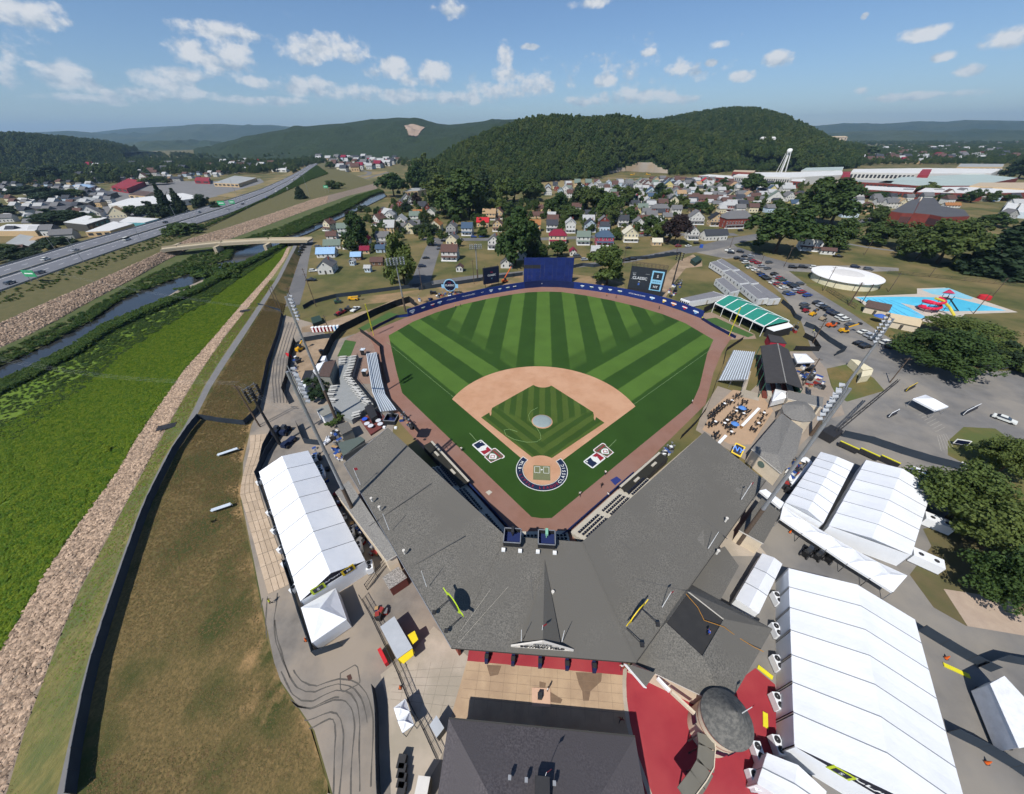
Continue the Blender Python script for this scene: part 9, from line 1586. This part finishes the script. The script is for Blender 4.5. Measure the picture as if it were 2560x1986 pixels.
# loose equipment round the stands
CASEM=[DKSTEEL,STEEL,SHEETS_TXT,flat_mat('case_blue','#2b4a8c'),flat_mat('case_tan','#a5875f'),flat_mat('case_red','#8f2f2c'),flat_mat('case_grey','#6f7274')];CNAME=['black','steel','white','blue','tan','red','grey']
def equipment(where,s,poly,n,seed,a=.7,b=1.9):
    rng=random.Random(seed);xs=[p[0] for p in poly];ys=[p[1] for p in poly];ps=[]
    while len(ps)<n:
        x,y=rng.uniform(min(xs),max(xs)),rng.uniform(min(ys),max(ys))
        if in_poly(x,y,poly):ps.append(P(s,x,y,.02))
    for p,r in zip(ps,rank_by_x(ps)):
        k=rng.choice((0,0,0,1,2,2,3,4,5,6));l_,w_,h=rng.uniform(a,b),rng.uniform(.5,1.1),rng.uniform(.5,1.5);t=thing('equipment_case','%s equipment case %s, %s from the left'%(CNAME[k],where,ordw(r)),'case','equipment cases '+where,p,rng.uniform(0,3));MB().box((0,0,h/2),(l_,w_,h)).build('body',CASEM[k],t);MB().box((0,0,h+.05),(l_*1.04,w_*1.05,.1)).build('lid',CASEM[(k+1)%7] if k else DKSTEEL,t)
        if rng.random()<.3:mb=MB();mb.tube((l_*.3,0,h),(l_*.3,0,h+1.2),.06,n=6);mb.box((l_*.3,0,h+1.3),(.5,.3,.25));mb.build('lamp',CASEM[1],t)
equipment('behind the grey roofed stand','R5',[(730,270),(800,260),(900,400),(920,450),(840,470),(770,380)],26,1);equipment('in the alley beside the long left tent','LM',[(720,120),(850,250),(900,480),(1130,760),(1270,1000),(1180,1000),(980,720),(800,360)],34,2);equipment('at the left end of the roof','K6',[(880,1180),(960,1180),(1080,1480),(1010,1560),(880,1330)],18,3);equipment('behind the left centre wall','F',[(330,215),(480,175),(560,165),(560,190),(400,235)],22,4);equipment('in the sandy yard','K6',[(360,260),(450,180),(480,230),(400,420),(350,420)],10,5);equipment('beside the scoreboard path','H6',[(-60,560),(60,480),(120,420),(140,440),(60,560),(-20,660)],16,6);equipment('by the right field pavilion end','H6',[(1080,1000),(1330,940),(1400,1000),(1250,1040),(1180,1020)],16,7);equipment('along the plaza iron fence','BL',[(985,340),(1060,370),(1090,420),(1000,430)],6,8,.5,.9);equipment('under the first base dugout end','K2',[(1420,500),(1600,380),(1640,430),(1500,540)],10,9,.5,1.2);equipment('between the right tents','R5',[(700,960),(760,880),(800,900),(680,1110),(640,1090)],14,10);equipment('at the third base roof end','K1',[(230,90),(300,150),(440,290),(400,310),(200,160)],10,11,.5,1.2)
# ------------------------------------------------------------------ people
def person_mesh(seed,stride=.0,arm=.15):
    v=[(0,0,.95),(0,0,1.2),(0,0,1.42),(0,0,1.52),(0,.02,1.66)];r=[.15,.14,.15,.055,.10];e=[(0,1),(1,2),(2,3),(3,4)]
    def chain(root,pts):
        k=root
        for p,q in pts:v.append(p);r.append(q);e.append((k,len(v)-1));k=len(v)-1
    for s in (-1,1):chain(0,[((s*.1,0,.88),.1),((s*.11,s*stride*.5,.5),.07),((s*.11,s*stride,.08),.05),((s*.11,s*stride+.14,.04),.045)]);chain(2,[((s*.19,0,1.40),.06),((s*(.24+arm*.3),-s*stride*.3,1.15),.045),((s*(.24+arm*.5),.08-s*stride*.5,.92),.035),((s*(.24+arm*.5),.12-s*stride*.5,.82),.035)])
    me=bpy.data.meshes.new('body');me.from_pydata(v,e,[]);o=bpy.data.objects.new('tmp',me);C.objects.link(o);md=o.modifiers.new('s','SKIN');o.modifiers.new('u','SUBSURF').levels=1
    for i,q in enumerate(r):me.skin_vertices[0].data[i].radius=(q,q);me.skin_vertices[0].data[i].use_root=i==0
    out=bpy.data.meshes.new_from_object(o.evaluated_get(bpy.context.evaluated_depsgraph_get()));bpy.data.objects.remove(o);return out
PM=[person_mesh(0),person_mesh(1,.25,.4)]
for i,me in enumerate(PM):
    me.materials.clear();[me.materials.append(m_) for m_ in (flat_mat('shirt','#d0d0cc'),flat_mat('trousers','#2b2d35'),flat_mat('skin','#a87a5e'))]
    for p in me.polygons:z=p.center.z;p.material_index=1 if z<.96 else 2 if z>1.48 or (abs(p.center.x)>.2 and z<1.2) else 0;p.use_smooth=True
hair=MB().lathe((0,.0,1.66),[(.108,-.01),(.10,.06),(.06,.105),(.005,.115)],10).mesh('hair',flat_mat('hair_dark','#2a211b'))
ppl=[('K1',968,540,'white shirt standing on the left warning track','#d8d8d4'),('F',1885,795,'white shirt on the right field track','#d8d8d4'),('K2',760,735,'white shirt right of home plate by the blue mat','#d8d8d4'),('K2',445,995,'pale clothes at the grass edge right of home','#d8d8d4'),('K2',790,1010,'white hat and pale clothes by the right seats','#d8d8d4'),('K2',712,890,'dark clothes on the right track','#22242c'),('BC',1715,355,'blue shirt on the dark flat clubhouse roof','#2c4fb0',7.4),('BC',1190,880,'red cap in the shade of the entrance plaza','#7d2a30'),('BC',750,695,'white shirt beside the stone slab','#d8d8d4'),('BL',228,315,'yellow vest at the end of the timber road','#c9d23a'),('F',545,250,'yellow vest on the left centre track','#c9b23a'),('F',572,245,'dark clothes on the left centre track','#33353d'),('F',1402,185,'orange vest on the right centre track','#c9763a'),('F',1455,195,'red shirt on the right centre track','#a8403a'),('H6',322,875,'yellow vest at the right field corner','#c9d23a'),('H6',1535,1015,'yellow vest behind the right field fence','#c9d23a'),('F',1700,258,'dark clothes beside the right field wall','#33353d'),('BC',1195,560,'white shirt under the right end of the entrance eave','#d8d8d4')]
for i,it in enumerate(ppl):
    p=P(it[0],it[1],it[2],it[5] if len(it)>5 else.04);t=thing('person','person with '+it[3],'person','people on the grounds',p,i*1.3);o=link('body',PM[i%2],t);o.material_slots[0].link='OBJECT';o.material_slots[0].material=flat_mat('shirt_'+it[4][1:],it[4]);link('hair',hair,t)
mb=MB();q=PP('K2',[(825,800),(905,755),(965,800),(885,865)],.05);mb.prism([v.xy.to_3d() for v in q],.02,.06);mb.build('ground_mat',flat_mat('mat_blue','#2a3570'),None,label='dark blue mat with white marks on the right track',cat='mat');mb=MB();q=PP('K1',[(1265,1050),(1310,1025),(1350,1050),(1305,1090)],.05);mb.prism([v.xy.to_3d() for v in q],.02,.08);mb.build('track_plate',TIER,None,label='small pale square board on the left warning track',cat='board')
for k,(a,b,c,lb) in enumerate((((1335,605),(1385,580),'NAVY','small white framed sign lying on the right car park'),((1745,770),(1840,785),'NAVY','white framed sign board at the dry lawn corner'),((1445,440),(1500,410),'GOLD','gold framed banner beside the right car park fence'),((1810,590),(1900,545),'NAVY','dark entrance board under the trees'),((1775,915),(1830,940),'NAVY','small blue sign at the end of the right fence'))):
    A_,B_=P('R5',*a,1.2),P('R5',*b,1.2);t=thing('sign_board',lb,'sign',loc=A_.xy.to_3d(),world=True);mb=MB();mb.bar(A_,B_,.12,1.6);mb.build('frame',SHEETS_TXT if c=='NAVY' else GOLD,t);u=(B_-A_).normalized();nn=Vector((u.y,-u.x,0));nn=nn if nn.y<0 else -nn;mb=MB();mb.bar(A_+u*.2+nn*.07,B_-u*.2+nn*.07,.04,1.2);mb.build('face',SCRN,t);mb=MB();mb.bar(A_-Vector((0,0,.75)),B_-Vector((0,0,.75)),.5,.1);mb.build('foot',DKSTEEL,t)
# ------------------------------------------------------------------ summer haze
mb=MB();mb.box((0,4750,275),(43000,22500,570));hz=mb.build('haze',None,None,kind='stuff',label='pale summer haze over the valley',cat='haze')
hm_=bpy.data.materials.new('haze');hm_.use_nodes=True;n=hm_.node_tree.nodes;n.remove(n['Principled BSDF']);v=n.new('ShaderNodeVolumePrincipled');v.inputs['Color'].default_value=(.46,.72,1.0,1);v.inputs['Density'].default_value=6.5e-5;v.inputs['Anisotropy'].default_value=.2
hm_.node_tree.links.new(v.outputs[0],n['Material Output'].inputs['Volume']);hz.data.materials.clear();hz.data.materials.append(hm_)
